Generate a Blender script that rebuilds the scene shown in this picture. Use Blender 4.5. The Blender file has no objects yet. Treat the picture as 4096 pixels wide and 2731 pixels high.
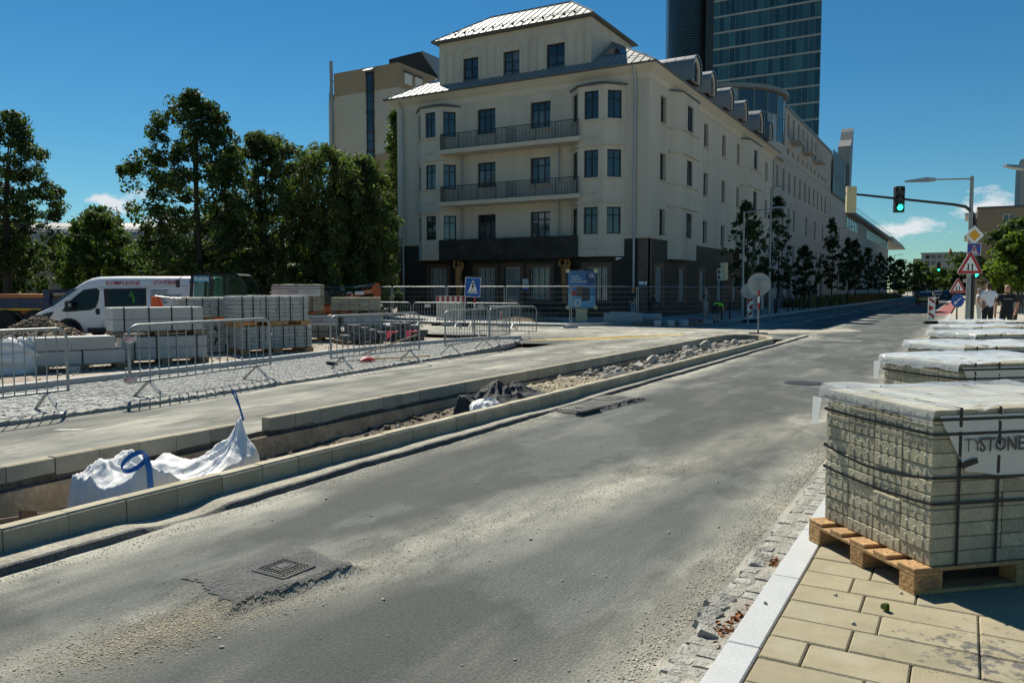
import bpy, bmesh, math, random
import numpy as np
from mathutils import Vector, Matrix
random.seed(7); RNG = np.random.default_rng(7)
PI = math.pi; R = math.radians
SC = bpy.context.scene; COL = SC.collection

# ---------------------------------------------------------------- camera
cd = bpy.data.cameras.new('camera'); cam = bpy.data.objects.new('camera', cd); COL.objects.link(cam)
cam.location = (0, 0, 1.7); cam.rotation_euler = (R(90 - 3.69), 0, R(29.606))
cd.lens = 28; cd.sensor_width = 36; cd.clip_start = .05; cd.clip_end = 6000
SC.camera = cam

# ---------------------------------------------------------------- sky, sun, exposure
SUN_AZ = Vector((-.80, .60)).normalized(); SUN_EL = R(49)
EXPO = .46; SKY = .060; SUN = 5.0
w = bpy.data.worlds.new('World'); SC.world = w; w.use_nodes = True
nt = w.node_tree; N = nt.nodes; L = nt.links; N.clear()
out = N.new('ShaderNodeOutputWorld'); bg = N.new('ShaderNodeBackground'); sky = N.new('ShaderNodeTexSky')
sky.sky_type = 'NISHITA'; sky.sun_disc = False; sky.sun_elevation = SUN_EL
sky.sun_rotation = math.atan2(SUN_AZ.x, SUN_AZ.y); sky.air_density = 1.0; sky.dust_density = .0; sky.ozone_density = 1.6
bg.inputs['Strength'].default_value = SKY
hsv = N.new('ShaderNodeHueSaturation'); hsv.inputs['Saturation'].default_value = 1.32; hsv.inputs['Hue'].default_value = .492; hsv.inputs['Value'].default_value = .98
tint = N.new('ShaderNodeMixRGB'); tint.blend_type = 'MULTIPLY'; tint.inputs['Fac'].default_value = 1; tint.inputs['Color2'].default_value = (.52, .83, .94, 1)
L.new(sky.outputs[0], hsv.inputs['Color']); L.new(hsv.outputs[0], tint.inputs['Color1'])
tc = N.new('ShaderNodeTexCoord')
def wmath(op, a, b=None):
    n = N.new('ShaderNodeMath'); n.operation = op
    for i, x in enumerate((a, b)):
        if x is None: continue
        if isinstance(x, (int, float)): n.inputs[i].default_value = x
        else: L.new(x, n.inputs[i])
    return n.outputs[0]
cn = N.new('ShaderNodeTexNoise'); cn.inputs['Scale'].default_value = 26; cn.inputs['Detail'].default_value = 7; cn.inputs['Roughness'].default_value = .6
cmap = N.new('ShaderNodeMapping'); cmap.inputs['Scale'].default_value = (1, 1, 2.2); L.new(tc.outputs['Generated'], cmap.inputs['Vector']); L.new(cmap.outputs[0], cn.inputs['Vector'])
cmask = None
# low fair-weather clouds round the horizon: bearing from +Y (deg, + to the right), elevation, half width, half height
for az, el, hw, hh in ((-55.6, 5.6, 2.8, .8), (-51.6, 4.3, 3.2, .8), (-3.6, 3.9, 3.0, .8), (1.0, 5.2, 3.2, .9), (-5.4, 2.9, 2.4, .6), (24, 5, 5, 1.3), (75, 6, 6, 1.4), (140, 5, 5, 1.2), (-95, 6, 5, 1.3), (-150, 5, 6, 1.3)):
    c = Vector((math.sin(R(az)) * math.cos(R(el)), math.cos(R(az)) * math.cos(R(el)), math.sin(R(el))))
    s = N.new('ShaderNodeVectorMath'); s.operation = 'SUBTRACT'; L.new(tc.outputs['Generated'], s.inputs[0]); s.inputs[1].default_value = c
    m = N.new('ShaderNodeVectorMath'); m.operation = 'MULTIPLY'; L.new(s.outputs[0], m.inputs[0]); m.inputs[1].default_value = (1 / R(hw), 1 / R(hw), 1 / R(hh))
    ln = N.new('ShaderNodeVectorMath'); ln.operation = 'LENGTH'; L.new(m.outputs[0], ln.inputs[0])
    v = wmath('SUBTRACT', 1.0, ln.outputs['Value'])
    cmask = v if cmask is None else wmath('MAXIMUM', cmask, v)
cmask = wmath('MAXIMUM', cmask, -1.0)
cv = wmath('ADD', cmask, wmath('MULTIPLY', wmath('SUBTRACT', cn.outputs['Fac'], .5), 3.2))
ramp = N.new('ShaderNodeMapRange'); ramp.inputs['From Min'].default_value = .2; ramp.inputs['From Max'].default_value = .8; ramp.clamp = True
L.new(cv, ramp.inputs['Value'])
mix = N.new('ShaderNodeMixRGB'); L.new(wmath('MULTIPLY', ramp.outputs[0], .93), mix.inputs['Fac']); L.new(tint.outputs[0], mix.inputs['Color1']); mix.inputs['Color2'].default_value = (9.5, 9.9, 10.2, 1)
L.new(mix.outputs[0], bg.inputs['Color']); L.new(bg.outputs[0], out.inputs[0])

sd = bpy.data.lights.new('sun', 'SUN'); sd.energy = SUN; sd.angle = R(.53); sd.color = (1, .95, .82)
sun = bpy.data.objects.new('sun', sd); COL.objects.link(sun); sun.location = (-30, 20, 60)
sun.rotation_euler = Vector((-SUN_AZ.x * math.cos(SUN_EL), -SUN_AZ.y * math.cos(SUN_EL), -math.sin(SUN_EL))).to_track_quat('-Z', 'Y').to_euler()
vs = SC.view_settings; vs.view_transform = 'Standard'; vs.look = 'None'; vs.exposure = EXPO; vs.gamma = 1; vs.use_curve_mapping = False
SC.cycles.max_bounces = 6; SC.cycles.transparent_max_bounces = 16; SC.cycles.use_denoising = True

# ---------------------------------------------------------------- helpers
class MB:
    def __init__(s): s.v = []; s.f = []; s.m = []
    def add(s, v, f, mi=0):
        k = len(s.v); s.v += [tuple(p) for p in v]; s.f += [tuple(i + k for i in q) for q in f]; s.m += [mi] * len(f); return s
    def bx(s, x0, x1, y0, y1, z0, z1, mi=0):
        return s.add([(x0, y0, z0), (x1, y0, z0), (x1, y1, z0), (x0, y1, z0), (x0, y0, z1), (x1, y0, z1), (x1, y1, z1), (x0, y1, z1)],
                     [(0, 3, 2, 1), (4, 5, 6, 7), (0, 1, 5, 4), (1, 2, 6, 5), (2, 3, 7, 6), (3, 0, 4, 7)], mi)
    def bar(s, a, b, w, h, mi=0):
        a = Vector(a); b = Vector(b); d = (b - a).normalized(); up = Vector((0, 0, 1)) if abs(d.z) < .95 else Vector((1, 0, 0))
        x = d.cross(up).normalized() * w / 2; y = x.cross(d).normalized() * h / 2
        return s.add([a - x - y, a + x - y, a + x + y, a - x + y, b - x - y, b + x - y, b + x + y, b - x + y],
                     [(0, 3, 2, 1), (4, 5, 6, 7), (0, 1, 5, 4), (1, 2, 6, 5), (2, 3, 7, 6), (3, 0, 4, 7)], mi)
    def tube(s, pts, r, n=8, mi=0, caps=True):
        pts = [Vector(p) for p in pts]; k = len(pts); rs = r if isinstance(r, (list, tuple)) else [r] * k
        vs_, fs = [], []; px = None
        for i, p in enumerate(pts):
            d = (pts[min(i + 1, k - 1)] - pts[max(i - 1, 0)])
            d = d.normalized() if d.length > 1e-9 else Vector((0, 0, 1))
            if px is None: px = d.cross(Vector((0, 0, 1)) if abs(d.z) < .9 else Vector((1, 0, 0))).normalized()
            px = (px - d * px.dot(d)); px = px.normalized() if px.length > 1e-6 else d.orthogonal().normalized()
            py = d.cross(px)
            for j in range(n):
                a = 2 * PI * j / n; vs_.append(p + (px * math.cos(a) + py * math.sin(a)) * rs[i])
        for i in range(k - 1):
            for j in range(n): fs.append((i * n + j, i * n + (j + 1) % n, (i + 1) * n + (j + 1) % n, (i + 1) * n + j))
        if caps: fs += [tuple(range(n))[::-1], tuple((k - 1) * n + j for j in range(n))]
        return s.add(vs_, fs, mi)
    def prism(s, poly, a, b, axis='z', mi=0):
        n = len(poly); f = {'z': lambda p, t: (p[0], p[1], t), 'y': lambda p, t: (p[0], t, p[1]), 'x': lambda p, t: (t, p[0], p[1])}[axis]
        return s.add([f(p, a) for p in poly] + [f(p, b) for p in poly], [tuple(range(n))[::-1], tuple(range(n, 2 * n))] + [(i, (i + 1) % n, n + (i + 1) % n, n + i) for i in range(n)], mi)
    def lathe(s, prof, n=16, c=(0, 0, 0), mi=0, sx=1, sy=1):
        k = len(prof); vs_ = []; fs = []
        for r, z in prof:
            for j in range(n): a = 2 * PI * j / n; vs_.append((c[0] + r * math.cos(a) * sx, c[1] + r * math.sin(a) * sy, c[2] + z))
        for i in range(k - 1):
            for j in range(n): fs.append((i * n + j, i * n + (j + 1) % n, (i + 1) * n + (j + 1) % n, (i + 1) * n + j))
        fs += [tuple(range(n))[::-1], tuple((k - 1) * n + j for j in range(n))]
        return s.add(vs_, fs, mi)
    def loft(s, secs, mi=0, caps=True):
        n = len(secs[0]); k = len(secs); vs_ = [p for q in secs for p in q]; fs = []
        for i in range(k - 1):
            for j in range(n): fs.append((i * n + j, i * n + (j + 1) % n, (i + 1) * n + (j + 1) % n, (i + 1) * n + j))
        if caps: fs += [tuple(range(n))[::-1], tuple((k - 1) * n + j for j in range(n))]
        return s.add(vs_, fs, mi)
    def grid(s, fn, nu, nv, mi=0):
        vs_ = [fn(i / nu, j / nv) for j in range(nv + 1) for i in range(nu + 1)]
        return s.add(vs_, [(j * (nu + 1) + i, j * (nu + 1) + i + 1, (j + 1) * (nu + 1) + i + 1, (j + 1) * (nu + 1) + i) for j in range(nv) for i in range(nu)], mi)
    def disc(s, c, r, n=20, axis='y', mi=0, t=.004):
        p = [(c[0] + r * math.cos(2 * PI * i / n), c[2] + r * math.sin(2 * PI * i / n)) for i in range(n)]
        if axis == 'y': return s.prism(p, c[1], c[1] + t, 'y', mi)
        p = [(c[0] + r * math.cos(2 * PI * i / n), c[1] + r * math.sin(2 * PI * i / n)) for i in range(n)]
        return s.prism(p, c[2], c[2] + t, 'z', mi)
    def wall(s, W, H0, H1, holes, depth, mi=0, y=0.0, u0=0.0):
        # upright sheet in local x/z at y facing -y, with openings and their reveals
        us = sorted({u0, u0 + W} | {h[0] for h in holes} | {h[1] for h in holes}); zs = sorted({H0, H1} | {h[2] for h in holes} | {h[3] for h in holes})
        for a, b in zip(us, us[1:]):
            for c, d in zip(zs, zs[1:]):
                um, zm = (a + b) / 2, (c + d) / 2
                if any(h[0] < um < h[1] and h[2] < zm < h[3] for h in holes): continue
                s.add([(a, y, c), (b, y, c), (b, y, d), (a, y, d)], [(0, 1, 2, 3)], mi)
        for a, b, c, d in [h[:4] for h in holes]:
            s.add([(a, y, c), (b, y, c), (b, y, d), (a, y, d), (a, y + depth, c), (b, y + depth, c), (b, y + depth, d), (a, y + depth, d)],
                  [(0, 1, 5, 4), (1, 2, 6, 5), (2, 3, 7, 6), (3, 0, 4, 7)], mi)
        return s
    def xf(s, M): s.v = [tuple(M @ Vector(p)) for p in s.v]; return s
    def at(s, x, y, z=0, rz=0): return s.xf(Matrix.Translation((x, y, z)) @ Matrix.Rotation(rz, 4, 'Z'))
    def merge(s, o): return s.add(o.v, o.f) if False else s._m(o)
    def _m(s, o):
        k = len(s.v); s.v += o.v; s.f += [tuple(i + k for i in q) for q in o.f]; s.m += o.m; return s
    def mesh(s, name, mats, smooth=False):
        me = bpy.data.meshes.new(name); me.from_pydata(s.v, [], s.f)
        for m in (mats if isinstance(mats, (list, tuple)) else [mats]): me.materials.append(MT[m] if isinstance(m, str) else m)
        if any(s.m): me.polygons.foreach_set('material_index', s.m)
        if smooth:
            me.polygons.foreach_set('use_smooth', [True] * len(me.polygons))
            me.set_sharp_from_angle(angle=R(smooth if smooth is not True else 40))
        me.update(); return me
    def build(s, name, mats, parent=None, loc=(0, 0, 0), rz=0, smooth=False, bevel=0):
        me = s.mesh(name, mats, smooth)
        if bevel: bev(me, bevel)
        return obj(name, me, parent, loc, rz)

def bev(me, w, seg=1):
    b = bmesh.new(); b.from_mesh(me); bmesh.ops.remove_doubles(b, verts=b.verts, dist=1e-5)
    bmesh.ops.bevel(b, geom=[e for e in b.edges if len(e.link_faces) == 2 and e.calc_face_angle(0) > .5], offset=w, segments=seg, profile=.6, affect='EDGES', clamp_overlap=True)
    b.to_mesh(me); b.free(); me.update()
def obj(name, me, parent=None, loc=(0, 0, 0), rz=0):
    o = bpy.data.objects.new(name, me); COL.objects.link(o); o.location = loc
    o.rotation_euler = (0, 0, rz) if isinstance(rz, (int, float)) else rz
    if parent is not None: o.parent = parent
    return o
def tag(o, label, cat, group=None):
    o['label'] = label; o['category'] = cat
    if group: o['group'] = group
    return o
def thing(name, label, cat, loc=(0, 0, 0), rz=0, group=None):
    o = obj(name, None, None, loc, rz); o.empty_display_size = .2
    return tag(o, label, cat, group)
def struct(o): o['kind'] = 'structure'; return o
def stuff(o): o['kind'] = 'stuff'; return o
def dup(root, loc, rz=None, label=None, parent=None):
    r = root.copy(); COL.objects.link(r); r.parent = parent
    if loc is not None: r.location = loc
    if rz is not None: r.rotation_euler = (0, 0, rz)
    if label: r['label'] = label
    for ch in list(root.children): dup(ch, None, None, None, r)
    return r
def vnoise(x, y, seed=0):
    # cheap smooth value noise on arrays
    xi = np.floor(x).astype(int); yi = np.floor(y).astype(int); xf = x - xi; yf = y - yi
    h = lambda a, b: (np.sin(a * 127.1 + b * 311.7 + seed * 74.7) * 43758.5453) % 1.0
    u = xf * xf * (3 - 2 * xf); v = yf * yf * (3 - 2 * yf)
    return (h(xi, yi) * (1 - u) + h(xi + 1, yi) * u) * (1 - v) + (h(xi, yi + 1) * (1 - u) + h(xi + 1, yi + 1) * u) * v
def fbm(x, y, seed=0, o=4):
    t = 0; a = .5
    for i in range(o): t = t + a * (vnoise(x, y, seed + i) - .5); x = x * 2.03; y = y * 2.03; a *= .5
    return t
def _vn(x, y, sd):
    xi = math.floor(x); yi = math.floor(y); xf = x - xi; yf = y - yi; u = xf * xf * (3 - 2 * xf); v = yf * yf * (3 - 2 * yf); k = sd * 74.7; sn = math.sin
    a = (sn(xi * 127.1 + yi * 311.7 + k) * 43758.5453) % 1.0; b = (sn(xi * 127.1 + 127.1 + yi * 311.7 + k) * 43758.5453) % 1.0
    c = (sn(xi * 127.1 + yi * 311.7 + 311.7 + k) * 43758.5453) % 1.0; d = (sn(xi * 127.1 + 127.1 + yi * 311.7 + 311.7 + k) * 43758.5453) % 1.0
    return (a + (b - a) * u) * (1 - v) + (c + (d - c) * u) * v
def fb(x, y, s=0, o=4):
    t = 0.0; a = .5
    for i in range(o): t += a * (_vn(x, y, s + i) - .5); x *= 2.03; y *= 2.03; a *= .5
    return t
TMP = bpy.data.scenes.new('tmp')
def eval_mesh(o):
    # evaluate one object alone in a scratch scene, so the big scene is not re-evaluated
    TMP.collection.objects.link(o); vl = TMP.view_layers[0]; vl.update(); me = bpy.data.meshes.new_from_object(o.evaluated_get(vl.depsgraph)); bpy.data.objects.remove(o); return me
def text_mesh(body, size, mat, name, ext=.002, font_x=1.0, bold=0.0, align='LEFT'):
    c = bpy.data.curves.new(name, 'FONT'); c.body = body; c.size = size; c.extrude = ext; c.offset = bold; c.align_x = align; c.resolution_u = 2
    me = eval_mesh(bpy.data.objects.new(name, c)); bpy.data.curves.remove(c)
    # upright: text x stays x, text y becomes z
    for v in me.vertices: x, y, z = v.co; v.co = (x * font_x, -z, y)
    me.materials.clear(); me.materials.append(MT[mat]); return me

# ---------------------------------------------------------------- materials
MT = {}
def mat(name, col, rough=.8, var=.12, scale=3.0, bump=0.0, bscale=30.0, metal=0.0, spec=.4, dirt=None, rnd=0.0, world=False, fine=0.0, emit=None, coat=0.0, streak=False, hrnd=0.0):
    m = bpy.data.materials.new(name); m.use_nodes = True; t = m.node_tree; n = t.nodes; l = t.links; p = n['Principled BSDF']
    p.inputs['Roughness'].default_value = rough; p.inputs['Metallic'].default_value = metal; p.inputs['Specular IOR Level'].default_value = spec
    if coat: p.inputs['Coat Weight'].default_value = coat; p.inputs['Coat Roughness'].default_value = .08
    if emit: p.inputs['Emission Color'].default_value = (*emit[:3], 1); p.inputs['Emission Strength'].default_value = emit[3]
    if world: src = n.new('ShaderNodeNewGeometry').outputs['Position']
    else:
        src = n.new('ShaderNodeTexCoord').outputs['Object']
    oi = None
    if rnd or hrnd or not world:
        oi = n.new('ShaderNodeObjectInfo')
        if not world:
            a = n.new('ShaderNodeVectorMath'); a.operation = 'ADD'; l.new(src, a.inputs[0])
            sc_ = n.new('ShaderNodeMath'); sc_.operation = 'MULTIPLY'; sc_.inputs[1].default_value = 57.3; l.new(oi.outputs['Random'], sc_.inputs[0]); l.new(sc_.outputs[0], a.inputs[1]); src = a.outputs[0]
    if streak:
        mp = n.new('ShaderNodeMapping'); mp.inputs['Scale'].default_value = (1, 1, .12); l.new(src, mp.inputs['Vector']); src2 = mp.outputs[0]
    else: src2 = src
    nz = n.new('ShaderNodeTexNoise'); nz.inputs['Scale'].default_value = scale; nz.inputs['Detail'].default_value = 5; nz.inputs['Roughness'].default_value = .62; l.new(src2, nz.inputs['Vector'])
    mr = n.new('ShaderNodeMapRange'); mr.inputs['From Min'].default_value = .3; mr.inputs['From Max'].default_value = .7; mr.inputs['To Min'].default_value = 1 - var; mr.inputs['To Max'].default_value = 1 + var; l.new(nz.outputs['Fac'], mr.inputs['Value'])
    val = mr.outputs[0]
    def mul(a, b):
        q = n.new('ShaderNodeMath'); q.operation = 'MULTIPLY'; l.new(a, q.inputs[0]); l.new(b, q.inputs[1]); return q.outputs[0]
    if fine:
        f = n.new('ShaderNodeTexNoise'); f.inputs['Scale'].default_value = bscale; f.inputs['Detail'].default_value = 3; l.new(src, f.inputs['Vector'])
        fr = n.new('ShaderNodeMapRange'); fr.inputs['From Min'].default_value = .3; fr.inputs['From Max'].default_value = .7; fr.inputs['To Min'].default_value = 1 - fine; fr.inputs['To Max'].default_value = 1 + fine; l.new(f.outputs['Fac'], fr.inputs['Value']); val = mul(val, fr.outputs[0])
    if rnd:
        rr = n.new('ShaderNodeMapRange'); rr.inputs['To Min'].default_value = 1 - rnd; rr.inputs['To Max'].default_value = 1 + rnd; l.new(oi.outputs['Random'], rr.inputs['Value']); val = mul(val, rr.outputs[0])
    cm = n.new('ShaderNodeMixRGB'); cm.blend_type = 'MULTIPLY'; cm.inputs['Fac'].default_value = 1; cm.inputs['Color1'].default_value = (*col, 1); l.new(val, cm.inputs['Color2']); c = cm.outputs[0]
    if dirt:
        dcol, amt, dsc = dirt
        d = n.new('ShaderNodeTexNoise'); d.inputs['Scale'].default_value = dsc; d.inputs['Detail'].default_value = 6; d.inputs['Roughness'].default_value = .65; l.new(src2, d.inputs['Vector'])
        dr = n.new('ShaderNodeMapRange'); dr.inputs['From Min'].default_value = .5; dr.inputs['From Max'].default_value = .72; dr.inputs['To Max'].default_value = amt; l.new(d.outputs['Fac'], dr.inputs['Value'])
        dm = n.new('ShaderNodeMixRGB'); l.new(dr.outputs[0], dm.inputs['Fac']); l.new(c, dm.inputs['Color1']); dm.inputs['Color2'].default_value = (*dcol, 1); c = dm.outputs[0]
    l.new(c, p.inputs['Base Color'])
    if bump:
        b = n.new('ShaderNodeTexNoise'); b.inputs['Scale'].default_value = bscale; b.inputs['Detail'].default_value = 4; l.new(src, b.inputs['Vector'])
        bp = n.new('ShaderNodeBump'); bp.inputs['Strength'].default_value = bump; bp.inputs['Distance'].default_value = .02; l.new(b.outputs['Fac'], bp.inputs['Height']); l.new(bp.outputs[0], p.inputs['Normal'])
    MT[name] = m; return m
def nodes_of(name):
    t = MT[name].node_tree; return t, t.nodes, t.links, t.nodes['Principled BSDF']

mat('roof_mid', (.21, .22, .22), .42, .1, 1.5, .05, 10, metal=.4)
mat('line_faint', (.24, .235, .22), .9, .25, 14, world=True, fine=.3)
mat('pale_pink', (.70, .48, .50), .7, .1, 6)
mat('dirt', (.30, .255, .20), .95, .25, .7, .9, 14, dirt=((.23, .225, .21), .9, .35), world=True, fine=.25)
mat('trench_soil', (.105, .085, .06), .95, .45, 3, 1, 16, dirt=((.19, .165, .125), .7, 2.2), world=True, fine=.3)
mat('haunch', (.42, .315, .195), .92, .3, 3, .6, 22, dirt=((.19, .155, .115), .9, 1.6), world=True, fine=.18)
mat('kerb_concrete', (.365, .325, .235), .9, .16, 4, .25, 90, rnd=.13, fine=.12, dirt=((.30, .265, .185), .5, 2))
mat('granite', (.40, .405, .39), .7, .06, 4, .15, 120, fine=.22, rnd=.05)
mat('granite_pale', (.44, .45, .45), .6, .05, 4, .12, 160, fine=.16, rnd=.04)
mat('sett', (.31, .312, .295), .85, .15, 8, .5, 45, fine=.2, rnd=.22)
mat('sett_gutter', (.33, .32, .285), .88, .25, 12, .9, 50, fine=.25, rnd=.12, dirt=((.36, .33, .27), .8, 9))
mat('mortar', (.29, .275, .235), .95, .25, 4, .8, 60, world=True, fine=.25)
mat('block', (.38, .345, .245), .9, .18, 6, .15, 70, fine=.2, rnd=.20, dirt=((.34, .30, .21), .7, 5))
mat('block_grey', (.41, .405, .37), .9, .16, 6, .3, 60, fine=.2, rnd=.08)
mat('dark_block', (.13, .135, .135), .85, .15, 6, .3, 60, fine=.2, rnd=.15)
mat('strap', (.012, .013, .014), .5, .1, 10)
mat('wood', (.40, .235, .10), .75, .25, 6, .4, 40, streak=False, rnd=.15, fine=.2)
mat('wood_old', (.24, .175, .115), .85, .25, 6, .4, 40, rnd=.2, fine=.2)
mat('steel', (.30, .315, .31), .5, .15, 8, .1, 40, metal=.55)
mat('steel_dull', (.40, .41, .41), .55, .15, 6, metal=.6)
mat('steel_dark', (.03, .032, .034), .45, .15, 6, metal=.2)
mat('plaster', (.56, .50, .41), .92, .06, .7, .12, 160, dirt=((.41, .36, .295), .55, 1.1), fine=.04, streak=True)
mat('glass_soft', (.085, .10, .105), .05, .5, 1.3, .05, 1.2, spec=.9, rnd=.5)
mat('grille_white', (.62, .61, .57), .5, .1, 5)
mat('plaster_trim', (.58, .52, .425), .9, .05, 1, .1, 120)
mat('stone_dark', (.038, .036, .031), .42, .4, 1.2, 0, 30, spec=.15)
mat('stone_brown', (.105, .066, .047), .4, .25, 3, .1, 60, fine=.2)
mat('roof_metal', (.25, .255, .245), .6, .10, 1.5, .05, 10, metal=.12, spec=.3)
mat('roof_dark', (.10, .107, .107), .45, .1, 1.5, metal=.3)
mat('frame_dark', (.018, .020, .022), .45, .1, 6)
mat('glass', (.020, .026, .030), .04, .3, .9, .05, 1.2, spec=1.0, rnd=.6)
mat('glass_curtain', (.24, .26, .235), .06, .45, 2.4, 0, spec=.9, streak=True)
mat('tower_glass', (.020, .062, .064), .07, .35, .12, 0, spec=.9, rnd=.55, world=False)
mat('tower_band', (.28, .32, .31), .45, .1, .5)
mat('louvre', (.035, .042, .048), .4, .2, 1, metal=.3)
mat('office_stone', (.40, .39, .365), .85, .06, .3, 0, 30, world=True)
mat('office_metal', (.20, .21, .205), .5, .1, 1, metal=.3)
mat('block_tan', (.30, .235, .155), .9, .07, .5, .1, 8)
mat('block_pale', (.44, .415, .345), .9, .07, .5, .1, 8, dirt=((.36, .33, .27), .5, .25))
mat('roof_black', (.022, .022, .022), .7, .1, 2)
mat('white_paint', (.78, .78, .76), .35, .05, 2, spec=.5, coat=.3)
mat('van_white', (.74, .74, .72), .32, .05, 1.5, spec=.5, coat=.4, dirt=((.52, .47, .38), .5, 1.3))
mat('off_white', (.62, .60, .54), .7, .08, 5)
mat('cream', (.60, .52, .30), .6, .08, 5)
mat('black_plastic', (.018, .018, .019), .55, .15, 6)
mat('rubber', (.022, .022, .022), .85, .2, 8)
mat('red', (.42, .035, .03), .5, .1, 5)
mat('red_text', (.34, .012, .025), .6, .05, 5)
mat('grey_text', (.075, .075, .075), .7, .05, 5)
mat('pale_text', (.30, .30, .29), .7, .05, 5)
mat('blue_sign', (.012, .085, .36), .4, .05, 5)
mat('yellow_sign', (.72, .36, .008), .4, .05, 5)
mat('orange_paint', (.62, .10, .018), .45, .15, 3, dirt=((.36, .14, .05), .4, 4))
mat('truck_blue', (.018, .032, .085), .5, .2, 2, dirt=((.10, .085, .07), .6, 2.5))
mat('truck_orange', (.42, .14, .04), .6, .2, 2, dirt=((.20, .12, .06), .7, 3))
mat('yellow_line', (.62, .45, .14), .85, .3, 5, world=True, dirt=((.40, .36, .29), .85, 2.5))
mat('white_line', (.60, .59, .55), .85, .25, 8, world=True, dirt=((.30, .29, .27), .8, 5))
mat('bike_red', (.27, .085, .075), .85, .15, 2, .3, 60, world=True)
mat('bag', (.72, .72, .71), .7, .08, 3, .7, 8, dirt=((.52, .50, .45), .6, 2.5))
mat('blue_strap', (.035, .16, .45), .7, .15, 20, .3, 80)
mat('cloth_dark', (.030, .033, .037), .8, .2, 4, .5, 9)
mat('pink', (.80, .13, .19), .7, .1, 6, emit=None)
mat('gravel', (.42, .385, .31), .9, .2, 3, .2, 60, rnd=0, world=True, fine=.45)
mat('gravel_tan', (.46, .39, .27), .9, .3, 9, .2, 60, world=True, fine=.35)
mat('rubble', (.40, .375, .32), .92, .25, 5, .6, 22, rnd=.2, fine=.25, dirt=((.22, .18, .13), .7, 4))
mat('soil_heap', (.16, .125, .085), .95, .35, 3, 1, 14, fine=.35)
mat('leaf', (.055, .085, .026), .65, .3, 1.2, rnd=0)
mat('skin', (.42, .235, .16), .6, .08, 8)
mat('hair', (.05, .032, .02), .8, .2, 30)
mat('shirt_white', (.74, .76, .80), .85, .05, 6, .3, 18)
mat('cloth_black', (.016, .017, .022), .85, .2, 6, .2, 20)
mat('cloth_grey', (.28, .30, .31), .85, .1, 6)
mat('hi_vis', (.35, .85, .03), .7, .1, 6)
mat('cap_orange', (.85, .16, .03), .7, .1, 6)
mat('statue', (.34, .17, .055), .6, .3, 5, .5, 24, streak=True, fine=.2, dirt=((.14, .06, .02), .7, 3))
mat('taxi_yellow', (.50, .31, .02), .3, .1, 3, coat=.6)
mat('car_black', (.012, .013, .015), .25, .1, 3, coat=.7)
mat('car_silver', (.40, .41, .42), .35, .1, 3, metal=.5, coat=.4)
mat('car_glass', (.02, .03, .035), .05, .1, 1, spec=.9)
mat('lamp_green', (.02, .5, .30), .4, 0, 1, emit=(.02, 1.0, .55, 3.0))
mat('lens_off', (.03, .025, .02), .3, .1, 1)
mat('tail_light', (.30, .01, .01), .3, .1, 4)
mat('poster_blue', (.05, .16, .33), .4, .35, 2.5)
mat('poster_dark', (.03, .06, .17), .4, .2, 2.5)
mat('poster_cyan', (.10, .34, .52), .4, .25, 6)
mat('sign_back', (.34, .36, .35), .5, .1, 4, metal=.4)
mat('bark', (.055, .045, .033), .95, .3, 10, .8, 30)
mat('grass_dry', (.16, .125, .06), .95, .4, 2)
mat('bronze', (.02, .022, .022), .5, .2, 5)
mat('dead_leaf', (.30, .115, .035), .8, .4, 30)
mat('terracotta', (.45, .16, .08), .8, .1, 2)
mat('hedge', (.03, .05, .018), .8, .4, 2)

def mix_shader(name, trans, col, rough, fac_lo, fac_hi, gloss=True, bumpsc=0, bumpst=.3):
    # thin sheet: see-through mixed with a surface, stronger at grazing angles
    m = bpy.data.materials.new(name); m.use_nodes = True; t = m.node_tree; n = t.nodes; l = t.links; p = n['Principled BSDF']; o = n['Material Output']
    p.inputs['Base Color'].default_value = (*col, 1); p.inputs['Roughness'].default_value = rough; p.inputs['Specular IOR Level'].default_value = .8
    tr = n.new('ShaderNodeBsdfTransparent'); tr.inputs[0].default_value = (*trans, 1); mx = n.new('ShaderNodeMixShader')
    lw = n.new('ShaderNodeLayerWeight'); lw.inputs['Blend'].default_value = .35
    mr = n.new('ShaderNodeMapRange'); mr.inputs['To Min'].default_value = fac_lo; mr.inputs['To Max'].default_value = fac_hi; l.new(lw.outputs['Facing'], mr.inputs['Value'])
    l.new(mr.outputs[0], mx.inputs[0]); l.new(tr.outputs[0], mx.inputs[1]); l.new(p.outputs[0], mx.inputs[2]); l.new(mx.outputs[0], o.inputs[0])
    if bumpsc:
        tc_ = n.new('ShaderNodeTexCoord'); b = n.new('ShaderNodeTexNoise'); b.inputs['Scale'].default_value = bumpsc; b.inputs['Detail'].default_value = 3; b.inputs['Distortion'].default_value = 1.5; l.new(tc_.outputs['Object'], b.inputs['Vector'])
        bp = n.new('ShaderNodeBump'); bp.inputs['Strength'].default_value = bumpst; bp.inputs['Distance'].default_value = .03; l.new(b.outputs['Fac'], bp.inputs['Height']); l.new(bp.outputs[0], p.inputs['Normal'])
    MT[name] = m
mix_shader('film', (.94, .955, .96), (.84, .87, .89), .07, .055, .5, bumpsc=3.0, bumpst=.35)
mix_shader('film_bright', (.94, .955, .96), (.86, .89, .91), .09, .22, .8, bumpsc=4.0, bumpst=.6)
mix_shader('film_print', (.9, .9, .88), (.66, .655, .62), .35, .80, .97, bumpsc=6, bumpst=.15)
mix_shader('cab_glass', (.55, .74, .68), (.03, .06, .055), .04, .12, .8)
mix_shader('clear_glass', (.62, .74, .72), (.03, .05, .05), .04, .25, .85)

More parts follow.
